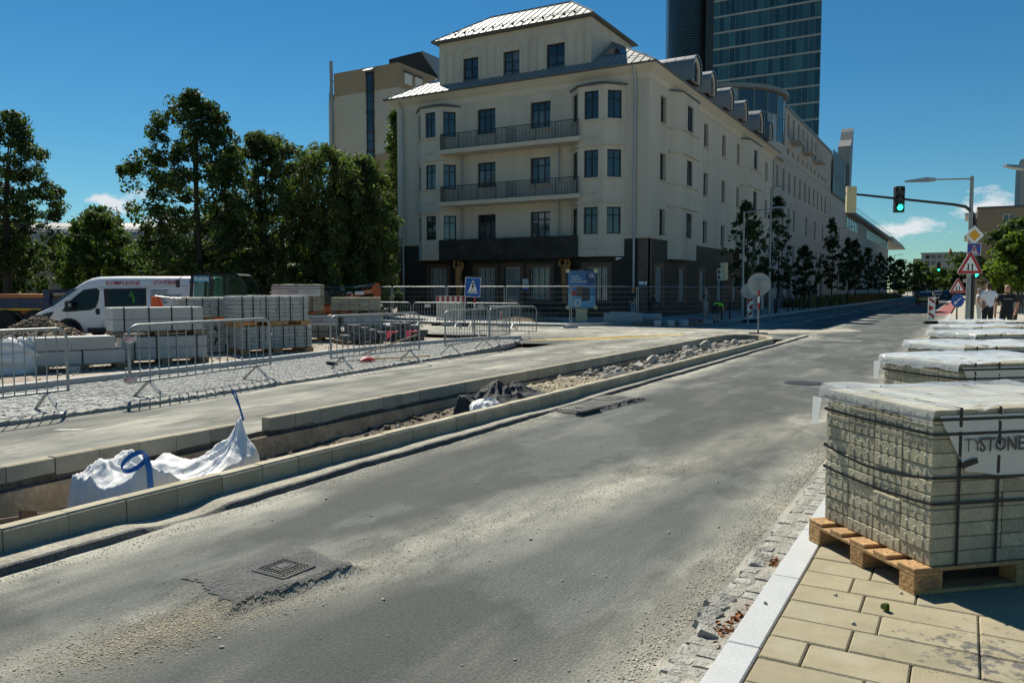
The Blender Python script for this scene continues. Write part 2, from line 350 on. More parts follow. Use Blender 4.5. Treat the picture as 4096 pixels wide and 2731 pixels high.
def leafmat(name, col, tr=.35):
    m = bpy.data.materials.new(name); m.use_nodes = True; t = m.node_tree; n = t.nodes; l = t.links; p = n['Principled BSDF']; o = n['Material Output']
    g = n.new('ShaderNodeNewGeometry'); nz = n.new('ShaderNodeTexNoise'); nz.inputs['Scale'].default_value = .9; nz.inputs['Detail'].default_value = 3; l.new(g.outputs['Position'], nz.inputs['Vector'])
    mr = n.new('ShaderNodeMapRange'); mr.inputs['From Min'].default_value = .3; mr.inputs['From Max'].default_value = .7; mr.inputs['To Min'].default_value = .6; mr.inputs['To Max'].default_value = 1.4; l.new(nz.outputs['Fac'], mr.inputs['Value'])
    rp = n.new('ShaderNodeMapRange'); rp.inputs['To Min'].default_value = .55; rp.inputs['To Max'].default_value = 1.45; l.new(g.outputs['Random Per Island'], rp.inputs['Value'])
    q = n.new('ShaderNodeMath'); q.operation = 'MULTIPLY'; l.new(mr.outputs[0], q.inputs[0]); l.new(rp.outputs[0], q.inputs[1])
    cm = n.new('ShaderNodeMixRGB'); cm.blend_type = 'MULTIPLY'; cm.inputs['Fac'].default_value = 1; cm.inputs['Color1'].default_value = (*col, 1); l.new(q.outputs[0], cm.inputs['Color2'])
    l.new(cm.outputs[0], p.inputs['Base Color']); p.inputs['Roughness'].default_value = .62; p.inputs['Specular IOR Level'].default_value = .18
    tl = n.new('ShaderNodeBsdfTranslucent'); tm = n.new('ShaderNodeMixRGB'); tm.blend_type = 'MULTIPLY'; tm.inputs['Fac'].default_value = 1; l.new(cm.outputs[0], tm.inputs['Color1']); tm.inputs['Color2'].default_value = (1.5, 1.7, .7, 1); l.new(tm.outputs[0], tl.inputs[0])
    mx = n.new('ShaderNodeMixShader'); mx.inputs[0].default_value = tr; l.new(p.outputs[0], mx.inputs[1]); l.new(tl.outputs[0], mx.inputs[2]); l.new(mx.outputs[0], o.inputs[0]); MT[name] = m
leafmat('leaf_dark', (.046, .072, .024), .36); leafmat('leaf_mid', (.065, .10, .028), .4); leafmat('leaf_willow', (.082, .108, .042), .42)
leafmat('leaf_bright', (.085, .125, .022), .45); leafmat('leaf_street', (.038, .058, .022), .35); leafmat('grass_blades', (.15, .12, .055), .3)

# asphalt: milled grooves, aggregate, dust blown into bands
def asphalt(name, base, dustcol, far=False):
    mat(name, base, .9, .16, .8, 0, 30, world=True)
    t, n, l, p = nodes_of(name); geo = n.new('ShaderNodeNewGeometry'); sep = n.new('ShaderNodeSeparateXYZ'); l.new(geo.outputs['Position'], sep.inputs[0])
    def mth(op, a, b=None, c=None):
        q = n.new('ShaderNodeMath'); q.operation = op
        for i, x in enumerate((a, b, c)):
            if x is None: continue
            if isinstance(x, (int, float)): q.inputs[i].default_value = x
            else: l.new(x, q.inputs[i])
        return q.outputs[0]
    def noise(sc, det=4, sx=1, sy=1, rough=.6):
        mp = n.new('ShaderNodeMapping'); mp.inputs['Scale'].default_value = (sx, sy, 1); l.new(geo.outputs['Position'], mp.inputs['Vector'])
        q = n.new('ShaderNodeTexNoise'); q.inputs['Scale'].default_value = sc; q.inputs['Detail'].default_value = det; q.inputs['Roughness'].default_value = rough; l.new(mp.outputs[0], q.inputs['Vector']); return q.outputs['Fac']
    def rng(v, a, b, c=0, d=1):
        q = n.new('ShaderNodeMapRange'); q.clamp = True
        for k, x in zip(('From Min', 'From Max', 'To Min', 'To Max'), (a, b, c, d)): q.inputs[k].default_value = x
        l.new(v, q.inputs['Value']); return q.outputs[0]
    X, Y = sep.outputs[0], sep.outputs[1]
    wob = mth('MULTIPLY', mth('SUBTRACT', noise(.55, 4, 1, .5), .5), 1.1)
    Xw = mth('ADD', X, wob)
    def band(c_, hw, src=Xw):   # 1 at the centre, 0 outside
        c_ = c_ if not isinstance(c_, (int, float)) else c_
        return rng(mth('ABSOLUTE', mth('SUBTRACT', src, c_)), 0, hw, 1, 0)
    diag = mth('ADD', mth('MULTIPLY', Y, .215), -3.98)
    d = mth('MULTIPLY', band(diag, .62), .75)
    d = mth('MAXIMUM', d, mth('MULTIPLY', band(-1.05, .75), 1.0))
    d = mth('MAXIMUM', d, mth('MULTIPLY', band(-5.0, .6), .95))
    d = mth('MAXIMUM', d, mth('MULTIPLY', band(-7.7, .9), .8)); d = mth('MAXIMUM', d, mth('MULTIPLY', band(-10.6, .9), 1.0)); d = mth('MAXIMUM', d, mth('MULTIPLY', band(-9.0, 1.5), .85))
    cross = mth('MULTIPLY', rng(Y, 24, 28), rng(Y, 41, 36)); cross = mth('MULTIPLY', cross, rng(X, -5.5, -8)); d = mth('MAXIMUM', d, mth('MULTIPLY', cross, .95))
    d = mth('MULTIPLY', d, rng(noise(3.4, 7, 1, .3, .64), .32, .62, .22, 1)); d = mth('MAXIMUM', d, mth('MULTIPLY', rng(noise(1.6, 6, 1, .3, .62), .5, .78), .3))
    d = mth('MULTIPLY', d, rng(Y, 75, 30, .35, 1))
    base_in = p.inputs['Base Color'].links[0].from_socket
    mx = n.new('ShaderNodeMixRGB'); l.new(d, mx.inputs['Fac']); l.new(base_in, mx.inputs['Color1']); mx.inputs['Color2'].default_value = (*dustcol, 1)
    sp = rng(noise(58, 4, 1, 1, .7), .28, .72, .60, 1.40); sp2 = rng(noise(150, 2), .3, .7, .70, 1.30); wp = rng(noise(.5, 6, 1, .55, .6), .485, .515, 1.14, .80); ck = rng(noise(2.6, 5, 1, .5, .7), .497, .503); ck = mth('ADD', .72, mth('MULTIPLY', .28, mth('ABSOLUTE', mth('SUBTRACT', mth('MULTIPLY', ck, 2.0), 1.0))))
    gro = n.new('ShaderNodeTexWave'); gro.wave_type = 'BANDS'; gro.bands_direction = 'X'; gro.inputs['Scale'].default_value = 13; gro.inputs['Distortion'].default_value = 3.5; gro.inputs['Detail'].default_value = 3; gro.inputs['Detail Scale'].default_value = 1.2
    gm = n.new('ShaderNodeMapping'); gm.inputs['Scale'].default_value = (1, .12, 1); gm.inputs['Rotation'].default_value = (0, 0, -.03); l.new(geo.outputs['Position'], gm.inputs['Vector']); l.new(gm.outputs[0], gro.inputs['Vector'])
    gmask = rng(noise(.9, 4), .47, .64); gv = mth('ADD', 1.0, mth('MULTIPLY', mth('SUBTRACT', gro.outputs['Fac'], .5), mth('MULTIPLY', gmask, .07)))
    v = mth('MULTIPLY', mth('MULTIPLY', mth('MULTIPLY', sp, sp2), gv), mth('MULTIPLY', wp, ck))
    m2 = n.new('ShaderNodeMixRGB'); m2.blend_type = 'MULTIPLY'; m2.inputs['Fac'].default_value = 1; l.new(mx.outputs[0], m2.inputs['Color1']); l.new(v, m2.inputs['Color2']); l.new(m2.outputs[0], p.inputs['Base Color'])
    hgt = mth('ADD', mth('MULTIPLY', noise(55, 4), .8), mth('MULTIPLY', gro.outputs['Fac'], mth('MULTIPLY', gmask, .10)))
    bp = n.new('ShaderNodeBump'); bp.inputs['Strength'].default_value = .8; bp.inputs['Distance'].default_value = .013; l.new(hgt, bp.inputs['Height']); l.new(bp.outputs[0], p.inputs['Normal'])
asphalt('asphalt', (.072, .080, .075), (.40, .38, .315))
mat('asphalt_lip', (.36, .335, .27), .95, .2, 4, 1, 45, world=True, fine=.3)
mat('asphalt_old', (.095, .097, .095), .92, .2, 5, 1, 60, world=True, fine=.35, dirt=((.30, .27, .21), .6, 3))
mat('paver', (.295, .255, .165), .85, .12, 5, .2, 120, rnd=.10, fine=.10, dirt=((.36, .33, .25), .7, 3))
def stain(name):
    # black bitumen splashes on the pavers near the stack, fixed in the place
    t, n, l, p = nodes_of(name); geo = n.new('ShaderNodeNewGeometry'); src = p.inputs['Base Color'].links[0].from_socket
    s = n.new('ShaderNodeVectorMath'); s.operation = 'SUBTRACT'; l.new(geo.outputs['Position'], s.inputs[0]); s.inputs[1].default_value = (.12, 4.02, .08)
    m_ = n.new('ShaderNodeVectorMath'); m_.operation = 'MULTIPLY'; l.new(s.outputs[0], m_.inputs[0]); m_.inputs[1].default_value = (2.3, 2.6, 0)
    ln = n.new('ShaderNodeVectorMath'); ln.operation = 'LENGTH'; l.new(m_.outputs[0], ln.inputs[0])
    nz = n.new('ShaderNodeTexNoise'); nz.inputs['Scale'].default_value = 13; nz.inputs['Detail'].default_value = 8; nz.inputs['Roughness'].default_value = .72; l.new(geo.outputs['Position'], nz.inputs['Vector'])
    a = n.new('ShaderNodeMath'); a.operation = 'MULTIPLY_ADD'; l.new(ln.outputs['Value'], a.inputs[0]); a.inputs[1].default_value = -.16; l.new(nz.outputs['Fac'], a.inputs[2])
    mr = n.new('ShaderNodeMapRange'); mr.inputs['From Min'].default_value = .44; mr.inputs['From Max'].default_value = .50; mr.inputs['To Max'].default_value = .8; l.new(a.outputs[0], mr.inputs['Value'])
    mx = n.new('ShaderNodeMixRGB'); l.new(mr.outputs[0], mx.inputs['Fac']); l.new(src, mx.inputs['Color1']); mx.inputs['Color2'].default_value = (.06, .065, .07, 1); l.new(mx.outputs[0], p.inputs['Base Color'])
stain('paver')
def brickmat(name, col, mortar, bw, bh, msize=.01, axis='yz'):
    mat(name, col, .85, .06, .4, 0, 30, world=True)
    t, n, l, p = nodes_of(name); geo = n.new('ShaderNodeNewGeometry'); sep = n.new('ShaderNodeSeparateXYZ'); l.new(geo.outputs['Position'], sep.inputs[0]); cb = n.new('ShaderNodeCombineXYZ')
    ad = n.new('ShaderNodeMath'); l.new(sep.outputs[0], ad.inputs[0]); l.new(sep.outputs[1], ad.inputs[1])
    if axis == 'yz': l.new(ad.outputs[0], cb.inputs[0]); l.new(sep.outputs[2], cb.inputs[1])
    else: l.new(sep.outputs[0], cb.inputs[0]); l.new(sep.outputs[1], cb.inputs[1])
    b = n.new('ShaderNodeTexBrick'); b.inputs['Scale'].default_value = 1; b.inputs['Brick Width'].default_value = bw; b.inputs['Row Height'].default_value = bh; b.inputs['Mortar Size'].default_value = msize
    b.inputs['Color1'].default_value = (1, 1, 1, 1); b.inputs['Color2'].default_value = (.9, .9, .9, 1); b.inputs['Mortar'].default_value = (*mortar, 1); l.new(cb.outputs[0], b.inputs['Vector'])
    src = p.inputs['Base Color'].links[0].from_socket; mx = n.new('ShaderNodeMixRGB'); mx.blend_type = 'MULTIPLY'; mx.inputs['Fac'].default_value = 1; l.new(src, mx.inputs['Color1']); l.new(b.outputs['Color'], mx.inputs['Color2']); l.new(mx.outputs[0], p.inputs['Base Color'])
brickmat('office_clad', (.43, .40, .35), (.72, .72, .72), 1.5, .62, .02)
brickmat('footway', (.40, .37, .30), (.6, .6, .6), .5, .25, .008, 'xy')
brickmat('footway_grey', (.33, .33, .315), (.6, .6, .6), .5, .5, .01, 'xy')
# ================================================================ THE GROUND
def sheet(name, poly, z, m):
    return struct(MB().add([(x, y, z) for x, y in poly], [tuple(range(len(poly)))]).build(name, m))
gm_ = MB()
for a, b, c, d in ((-3000, -7.3, -60, 4000), (-5.2, 3000, -60, 4000), (-7.3, -5.2, -60, .9), (-7.3, -5.2, 28.2, 4000)): gm_.add([(a, c, -.13), (b, c, -.13), (b, d, -.13), (a, d, -.13)], [(0, 1, 2, 3)])
struct(gm_.build('ground', 'dirt'))      # one sheet to the horizon, open only where the island trench is dug
KL = -5.12; LIP = -4.96
# milled lane: fine relief close by, flat sheet beyond
def sstep(a, b, x): t = np.clip((x - a) / (b - a), 0, 1); return t * t * (3 - 2 * t)
def boxfall(x, y, cx, cy, hx, hy, rot, soft):
    c, s = math.cos(rot), math.sin(rot); u = (x - cx) * c + (y - cy) * s; v = -(x - cx) * s + (y - cy) * c
    nzz = fbm(x * 5, y * 5, 3, 3) * .11
    return np.minimum(np.minimum(sstep(hx + soft[0], hx, u + nzz), sstep(hx + soft[1], hx, -u + nzz)), np.minimum(sstep(hy + soft[2], hy, v + nzz), sstep(hy + soft[3], hy, -v + nzz)))
def road_z(x, y):
    z = .012 * fbm(x * 1.3, y * .8, 11, 3) + .006 * fbm(x * 9, y * 5, 12, 3)
    m1 = boxfall(x, y, -3.44, 3.30, .18, .27, -.18, (.10, .5, .28, .34)); z = z + .058 * m1
    m2 = boxfall(x, y, -4.66, 10.6, .26, .85, -.12, (.05, .2, .5, .14)); z = z + .06 * m2
    edge = sstep(LIP - .02, LIP + .16, x) * sstep(-1.08, -1.3, x) * sstep(1.0, 1.6, y) * sstep(14.4, 13.6, y)
    return z * edge
def road_relief():
    xs = np.arange(LIP - .04, -1.06 + .001, .035); ys = np.concatenate([np.arange(1.0, 7, .035), np.linspace(7, 14.4, 107)])
    Xg, Yg = np.meshgrid(xs, ys); Z = road_z(Xg, Yg); nx, ny = len(xs), len(ys)
    v = np.stack([Xg.ravel(), Yg.ravel(), Z.ravel()], 1); i = np.arange((nx - 1) * (ny - 1)); r = i // (nx - 1); c = i % (nx - 1); a = r * nx + c
    f = np.stack([a, a + 1, a + nx + 1, a + nx], 1)
    me = bpy.data.meshes.new('road'); me.from_pydata(v.tolist(), [], f.tolist()); me.materials.append(MT['asphalt']); me.polygons.foreach_set('use_smooth', [True] * len(me.polygons)); me.update(); return me
road = struct(obj('road', road_relief())); XR0 = -1.06
k0 = LIP - .04
mb = MB()
def q(x0, x1, y0, y1): mb.add([(x0, y0, 0), (x1, y0, 0), (x1, y1, 0), (x0, y1, 0)], [(0, 1, 2, 3)])
q(k0, XR0, -12, 1.0); q(k0, XR0, 14.4, 30.0); q(-11.0, XR0, 30.0, 62.0); q(-11.0, -2.0, 62.0, 420.0)
q(-11.2, -7.15, -12, 22.6); q(-11.0, -7.15, 22.6, 30); q(-7.15, k0, 28.4, 30)
mb.add([(-11.0, 22.6, 0), (-11.0, 42.0, 0), (-12.2, 41.2, 0), (-13.4, 38.5, 0), (-15, 34.6, 0), (-16.6, 33.2, 0), (-19, 32.6, 0), (-80, 32.6, 0), (-80, 25.2, 0), (-14.9, 25.2, 0), (-13.4, 24.2, 0), (-12.7, 22.9, 0), (-12.4, 22.2, 0)], [tuple(range(13))])
struct(mb.build('road', 'asphalt'))
# cross street far side footway, with a kerb, in front of the corner house
struct(MB().prism([(-80, 33.0), (-19, 33.0), (-16.7, 33.6), (-15.2, 35), (-13.6, 38.9), (-12.3, 41.6), (-11.1, 42.6), (-11.1, 420), (-16.4, 420), (-16.4, 44.5), (-80, 44.5)], -.1, .1).build('footway', 'footway_grey'))
kb = thing('kerb', '', ''); del kb['label']; del kb['category']; struct(kb)
pts = [(-19, 32.85), (-16.6, 33.45), (-15.05, 34.95), (-13.45, 38.85), (-12.15, 41.5), (-11.0, 42.55), (-10.98, 420)]
for a, b in zip(pts, pts[1:]):
    d = math.hypot(b[0] - a[0], b[1] - a[1])
    MB().bx(0, d, -.07, .07, -.1, .13).build('kerbstone', 'granite', kb, (a[0], a[1], 0), math.atan2(b[1] - a[1], b[0] - a[0]))

# right-hand footway: granite kerb, gutter setts, big sandy pavers laid one by one near the camera
ZP = .08
struct(MB().add([(-1.08, -12, .034), (-.74, -12, .034), (-.74, 62, .034), (-1.08, 62, .034)], [(0, 1, 2, 3)]).build('gutter', 'mortar'))
gut = bpy.data.objects['gutter']
def lump(w, d, h, seed, jag=.012):
    r = random.Random(seed); m = MB().bx(-w / 2, w / 2, -d / 2, d / 2, 0, h); me = m.mesh('sett', 'sett_gutter'); b = bmesh.new(); b.from_mesh(me)
    bmesh.ops.subdivide_edges(b, edges=b.edges, cuts=2, use_grid_fill=True)
    for v in b.verts:
        rx = abs(v.co.x) / (w / 2); ry = abs(v.co.y) / (d / 2)
        if v.co.z > h * .9: v.co.z -= .25 * h * (max(rx, ry) ** 4) * .5; v.co.x *= .94; v.co.y *= .94
        v.co += Vector((r.uniform(-jag, jag), r.uniform(-jag, jag), r.uniform(-jag, jag) * .7))
    b.to_mesh(me); b.free(); me.polygons.foreach_set('use_smooth', [True] * len(me.polygons)); me.set_sharp_from_angle(angle=R(50)); return me
GS = [lump(.125, .10, .055, i, .005) for i in range(9)]
rr = random.Random(4); y = 2.2
while y < 11:
    pitch = rr.uniform(.095, .125)
    for cxx in (-1.06, -.955):
        if abs(y - 3.95) < .28 and cxx > -1.0 or abs(y - 4.95) < .1 and cxx > -1: continue
        o = obj('sett', rr.choice(GS), gut, (cxx + rr.uniform(-.012, .012) + (-.03 if abs(y - 4.0) < .25 else 0), y, -.010 + rr.uniform(-.004, .004)), rr.uniform(-.12, .12))
        o.scale = (rr.uniform(.85, 1.02) * .8, pitch / .105 * .95, rr.uniform(.9, 1.0))
        if abs(y - 4.0) < .3 or abs(y - 4.95) < .12: o.rotation_euler = (rr.uniform(-.35, .35), .35, rr.uniform(-.4, .4)); o.location.z += .02
    y += pitch
kb2 = struct(obj('kerb', None)); y = 1.62
KM = MB().bx(-.075, .075, 0, 1.0, -.1, ZP).mesh('kerbstone', 'granite_pale'); bev(KM, .006)
for i in range(61):
    o = obj('kerbstone', KM, kb2, (-.835, y, random.uniform(-.002, .002)), random.uniform(-.003, .003)); o.scale.y = .994; y += 1.0
struct(MB().add([(-.75, -12, ZP - .03), (60, -12, ZP - .03), (60, 9.03, ZP - .03), (-.75, 9.03, ZP - .03)], [(0, 1, 2, 3)]).build('footway', 'mortar'))
foot = bpy.data.objects['footway.001'] if 'footway.001' in bpy.data.objects else bpy.data.objects['footway']
struct(MB().bx(-.757, 60, 9.03, 420, -.1, ZP).build('footway', 'footway'))
PV = {}
rr = random.Random(12); row = 0; y = 2.53
while y < 9.0:
    x = -.752; first = rr.choice((.18, .26, .34, .44))
    while x < 2.2 + (y - 2.5) * .45:
        wd = first if x < -.74 else rr.choice((.32, .42, .42, .52)); key = round(wd, 2)
        if key not in PV:
            me = MB().bx(.003, wd - .003, .003, .247, -.05, 0).mesh('paving_slab', 'paver'); bev(me, .007); PV[key] = me
        obj('paving_slab', PV[key], foot, (x, y, ZP + rr.uniform(-.0025, .0025)), rr.uniform(-.003, .003)); x += wd
    y += .25

# crusts of old asphalt left standing round the covers
def crust(cx_, cy_, hx, hy, rot, soft, x0, x1, y0, y1):
    xs = np.arange(x0, x1, .022); ys = np.arange(y0, y1, .022); Xg, Yg = np.meshgrid(xs, ys); mk = boxfall(Xg, Yg, cx_, cy_, hx, hy, rot, soft); Z = road_z(Xg, Yg) + .005 + .004 * fbm(Xg * 40, Yg * 40, 51, 2); nx, ny = len(xs), len(ys)
    v = np.stack([Xg.ravel(), Yg.ravel(), Z.ravel()], 1); i = np.arange((nx - 1) * (ny - 1)); r = i // (nx - 1); c = i % (nx - 1); a = r * nx + c; f = np.stack([a, a + 1, a + nx + 1, a + nx], 1)
    ok = mk.ravel()[f].min(1) > .55 + .4 * (fbm(Xg * 12, Yg * 12, 52, 3).ravel()[a] + .1)
    me = bpy.data.meshes.new('asphalt_crust'); me.from_pydata(v.tolist(), [], f[ok].tolist()); me.materials.append(MT['asphalt_old']); me.polygons.foreach_set('use_smooth', [True] * len(me.polygons)); me.update(); struct(obj('asphalt_crust', me))
crust(-3.44, 3.30, .18, .27, -.18, (.10, .5, .28, .34), -4.4, -3.0, 2.4, 4.3); crust(-4.66, 10.6, .26, .85, -.12, (.05, .2, .5, .14), -4.96, -4.1, 9.3, 12.3)

# ---------------------------------------------------------------- traffic island: two kerb lines round an open bed
isl = struct(obj('traffic_island', None))
def kerb_profile(w, h, ch):
    return [(0, -.2), (w, -.2), (w, h - ch), (w - ch * .45, h - .012), (w - ch * .9, h), (.012, h), (0, h - .012)]
KN = MB().prism(kerb_profile(.125, .20, .018), .002, .423, 'y').mesh('kerbstone', 'kerb_concrete', 50)
y = 1.0; rr = random.Random(3); i = 0
while y < 24.6:
    xo = -5.345 + .007 * (y - 3) + rr.uniform(-.003, .003)
    obj('kerbstone', KN, isl, (min(xo, -5.27), y, rr.uniform(-.003, .003)), rr.uniform(-.006, .006)); y += .425; i += 1
KF = MB().prism([(-p[0], p[1]) for p in kerb_profile(.13, .19, .015)][::-1], .004, .421, 'y').mesh('kerbstone', 'kerb_concrete', 50)
y = 1.6
while y < 26.0:
    if not (6.1 < y < 6.6):
        o = obj('kerbstone', KF, isl, (-7.12 + .002 * y + rr.uniform(-.004, .004), y, rr.uniform(-.004, .004)), rr.uniform(-.006, .006))
    y += .425
# rounded nose at the crossing
npts = [(-5.22, 24.75), (-5.2, 25.3), (-5.28, 25.9), (-5.55, 26.7), (-5.95, 27.35), (-6.45, 27.6), (-6.85, 27.4), (-7.06, 26.9), (-7.1, 26.3)]
for a, b in zip(npts, npts[1:]):
    d = math.hypot(b[0] - a[0], b[1] - a[1]); m = MB().prism(kerb_profile(.14, .195, .018), 0, d - .002, 'y'); m.xf(Matrix.Translation((-.07, 0, 0)))
    m.build('kerbstone', 'kerb_concrete', isl, (a[0], a[1], 0), math.atan2(b[1] - a[1], b[0] - a[0]) - PI / 2)
# concrete haunch under the far kerb, stepping down into the bed
def haunch(y0, y1, xt, zt, xb, zb, seed, name='haunch'):
    n = int((y1 - y0) / .12)
    def fn(u, v):
        yy = y0 + u * (y1 - y0); x = xt + (xb - xt) * v + .03 * fb(yy * 3, v * 3, seed); z = zt + (zb - zt) * v + .02 * fb(yy * 4, v * 4 + 9, seed)
        return (x, yy, z)
    return MB().grid(fn, n, 6).build(name, 'haunch', isl, smooth=True)
haunch(1, 26.6, -7.115, .05, -7.09, .0, 1).data.materials[0] = MT['trench_soil']; haunch(1, 26.6, -7.09, .0, -7.02, -.01, 2).data.materials[0] = MT['trench_soil']; haunch(1, 26.6, -7.02, -.01, -6.9, -.42, 3)
haunch(1, 25, -5.35, .0, -5.5, -.4, 4)
def bed_z(x, y):
    base = np.interp(y, [1, 5, 7, 8.5, 11, 14, 20, 26, 28], [-.27, -.25, -.23, -.18, -.11, -.12, -.09, -.02, .01])
    return base + .10 * fbm(x * 1.8, y * 1.2, 21, 4) + .05 * fbm(x * 7, y * 7, 22, 3) + .10 * sstep(-6.2, -5.4, x) * sstep(9.5, 7, y)
def bed():
    xs = np.arange(-7.25, -5.2, .06); ys = np.arange(1, 27.9, .07); Xg, Yg = np.meshgrid(xs, ys); Z = bed_z(Xg, Yg); nx, ny = len(xs), len(ys)
    keep = lambda x, y: True
    v = np.stack([Xg.ravel(), Yg.ravel(), Z.ravel()], 1); i = np.arange((nx - 1) * (ny - 1)); r = i // (nx - 1); c = i % (nx - 1); a = r * nx + c
    f = np.stack([a, a + 1, a + nx + 1, a + nx], 1); cen = v[f].mean(1); ok = (cen[:, 1] < 25.5) | (np.hypot(cen[:, 0] + 6.2, (cen[:, 1] - 25.5) * .5) < .93)
    me = bpy.data.meshes.new('island_bed'); me.from_pydata(v.tolist(), [], f[ok].tolist()); me.materials.append(MT['trench_soil']); me.polygons.foreach_set('use_smooth', [True] * len(me.polygons)); me.update(); return me
obj('island_bed', bed(), isl)
# lip of old asphalt left along the kerb, broken edge 5 cm above the milled lane
def lip():
    m = MB(); ys = np.arange(.6, 30.8, .07); n = len(ys); v = []
    e = LIP + .10 * fbm(ys * .9, ys * 0 + 3, 31, 3) + .035 * fbm(ys * 9, ys * 0, 32, 3)
    gap = 1 - .85 * np.exp(-((ys - 3.85) / .32) ** 4) - .4 * np.exp(-((ys - 10.3) / .9) ** 4) - .25 * (fbm(ys * 2.1, ys * 0 + 7, 35, 3) + .1)
    for yv, ev, gp in zip(ys, e, gap):
        zt = .052 * gp + .006 * fb(yv * 6, 1, 5); inner = -5.23 if yv < 25 else -5.23 + (yv - 25) * .03
        v += [(inner, yv, max(zt - .004, .01)), (-5.17, yv, max(zt - .004, .012)), (-5.10, yv, zt), (ev - .03, yv, zt), (ev - .006, yv, zt - .008), (ev + .012, yv, .0)]
    f = [(j * 6 + i, j * 6 + i + 1, (j + 1) * 6 + i + 1, (j + 1) * 6 + i) for j in range(n - 1) for i in range(5)]
    mi = [1 if i >= 3 else 0 for j in range(n - 1) for i in range(5)]
    m.v = v; m.f = f; m.m = mi; return m
struct(lip().build('asphalt_strip', ['asphalt_lip', 'asphalt_old'], smooth=35))

# ---------------------------------------------------------------- cobbled strip with its own kerb, left of the lanes
EDGE = [(-10.35, 1), (-10.42, 5.5), (-10.45, 8.4), (-10.6, 9.9), (-10.68, 11.6), (-11.0, 14.2), (-11.2, 16), (-11.6, 18.6), (-12.0, 20.5), (-12.5, 22.4), (-12.95, 23.3)]
BACK = [(-13.35, 1), (-13.5, 7), (-13.7, 10), (-13.9, 13), (-14.25, 16), (-14.35, 19), (-14.2, 21), (-13.7, 22.7), (-13.05, 23.7)]
ex = np.array(EDGE); bk = np.array(BACK)
xe = lambda yy: float(np.interp(yy, ex[:, 1], ex[:, 0])); xb = lambda yy: float(np.interp(yy, bk[:, 1], bk[:, 0]))
poly = EDGE + BACK[::-1]
strip = struct(MB().prism(poly[::-1], -.1, .035).build('cobbled_strip', 'mortar'))
CB = []
for i in range(8):
    me = lump(.105, .105, .05, 40 + i, .006); me.materials.clear(); me.materials.append(MT['sett']); CB.append(me)
rr = random.Random(9); mbig = []
spots = []
for r_ in range(0, 46):
    yy = 4.2 if False else None
y = 4.0; rows = 0
while y < 23.2:
    pit = .112; a, b = xe(y) - .19, xb(y) + .12; x = a; rows += 1
    while x > b: spots.append((x, y + .012 * math.sin(x * 5) + rr.uniform(-.008, .008))); x -= pit * rr.uniform(.93, 1.08)
    y += pit
spots.sort(key=lambda p: -(p[0] * -.494 + p[1] * .8695) * -1)      # nearest to the viewer first
inview = [p for p in spots if p[1] * .8695 - p[0] * .494 > 0 and abs((p[0] * .8695 + p[1] * .494) / (p[1] * .8695 - p[0] * .494)) < .66]
near = inview[:290]; ns = set(near)
for x, y in near:
    o = obj('sett', rr.choice(CB), strip, (x, y, .005 + rr.uniform(-.006, .008)), rr.uniform(-.12, .12) + rr.choice((0, PI / 2)))
allv, allf = [], []
bases = []
for me in CB:
    v = np.array([tuple(q_.co) for q_ in me.vertices]); f = [tuple(p.vertices) for p in me.polygons if p.normal.z > -.5]; bases.append((v, f))
cub = np.array([(-.046, -.046, .0), (.046, -.046, .0), (.046, .046, .0), (-.046, .046, .0), (-.04, -.04, .045), (.04, -.04, .045), (.04, .04, .045), (-.04, .04, .045)])
cf = [(4, 5, 6, 7), (0, 1, 5, 4), (1, 2, 6, 5), (2, 3, 7, 6), (3, 0, 4, 7)]
for x, y in spots:
    if (x, y) in ns: continue
    a = rr.uniform(-.15, .15); c, s = math.cos(a), math.sin(a); k = len(allv); sc = rr.uniform(.95, 1.12); dz = rr.uniform(-.003, .004); tl = rr.uniform(-.03, .03)
    for vx, vy, vz in cub: allv.append((x + (vx * c - vy * s) * sc, y + (vx * s + vy * c) * sc, vz + .008 + dz + tl * vx))
    allf += [tuple(i + k for i in q_) for q_ in cf]
m = MB(); m.v = allv; m.f = allf; m.m = [0] * len(allf)
o = stuff(m.build('setts', 'sett', strip))
# edging row of larger setts along the lane
L_ = 0; segs = list(zip(EDGE, EDGE[1:])); i = 0
EM = []
for i in range(6):
    me = lump(.17, .15, .1, 70 + i, .012); me.materials.clear(); me.materials.append(MT['sett_gutter']); EM.append(me)
yy = 4.0
while yy < 23.2:
    d = rr.uniform(.17, .21); x = xe(yy); x2 = xe(yy + .1); o = obj('edge_sett', rr.choice(EM), strip, (x - .07, yy, -.035 + rr.uniform(-.008, .01)), math.atan2(.1, x2 - x) - PI / 2); o.scale = (1, d / .155, 1); yy += d * .97
kb3 = struct(obj('kerb', None)); yy = 2.0
KG = MB().bx(-.075, .075, 0, .99, -.15, .15).mesh('kerbstone', 'granite'); bev(KG, .01)
while yy < 23.0:
    x, x2 = xb(yy), xb(yy + .9); L2 = math.hypot(x2 - x, .9); obj('kerbstone', KG, kb3, (x - .06, yy, rr.uniform(-.005, .005)), math.atan2(.9, x2 - x) - PI / 2).scale = (1, 1.0, 1); yy += 1.0 * .9 / L2

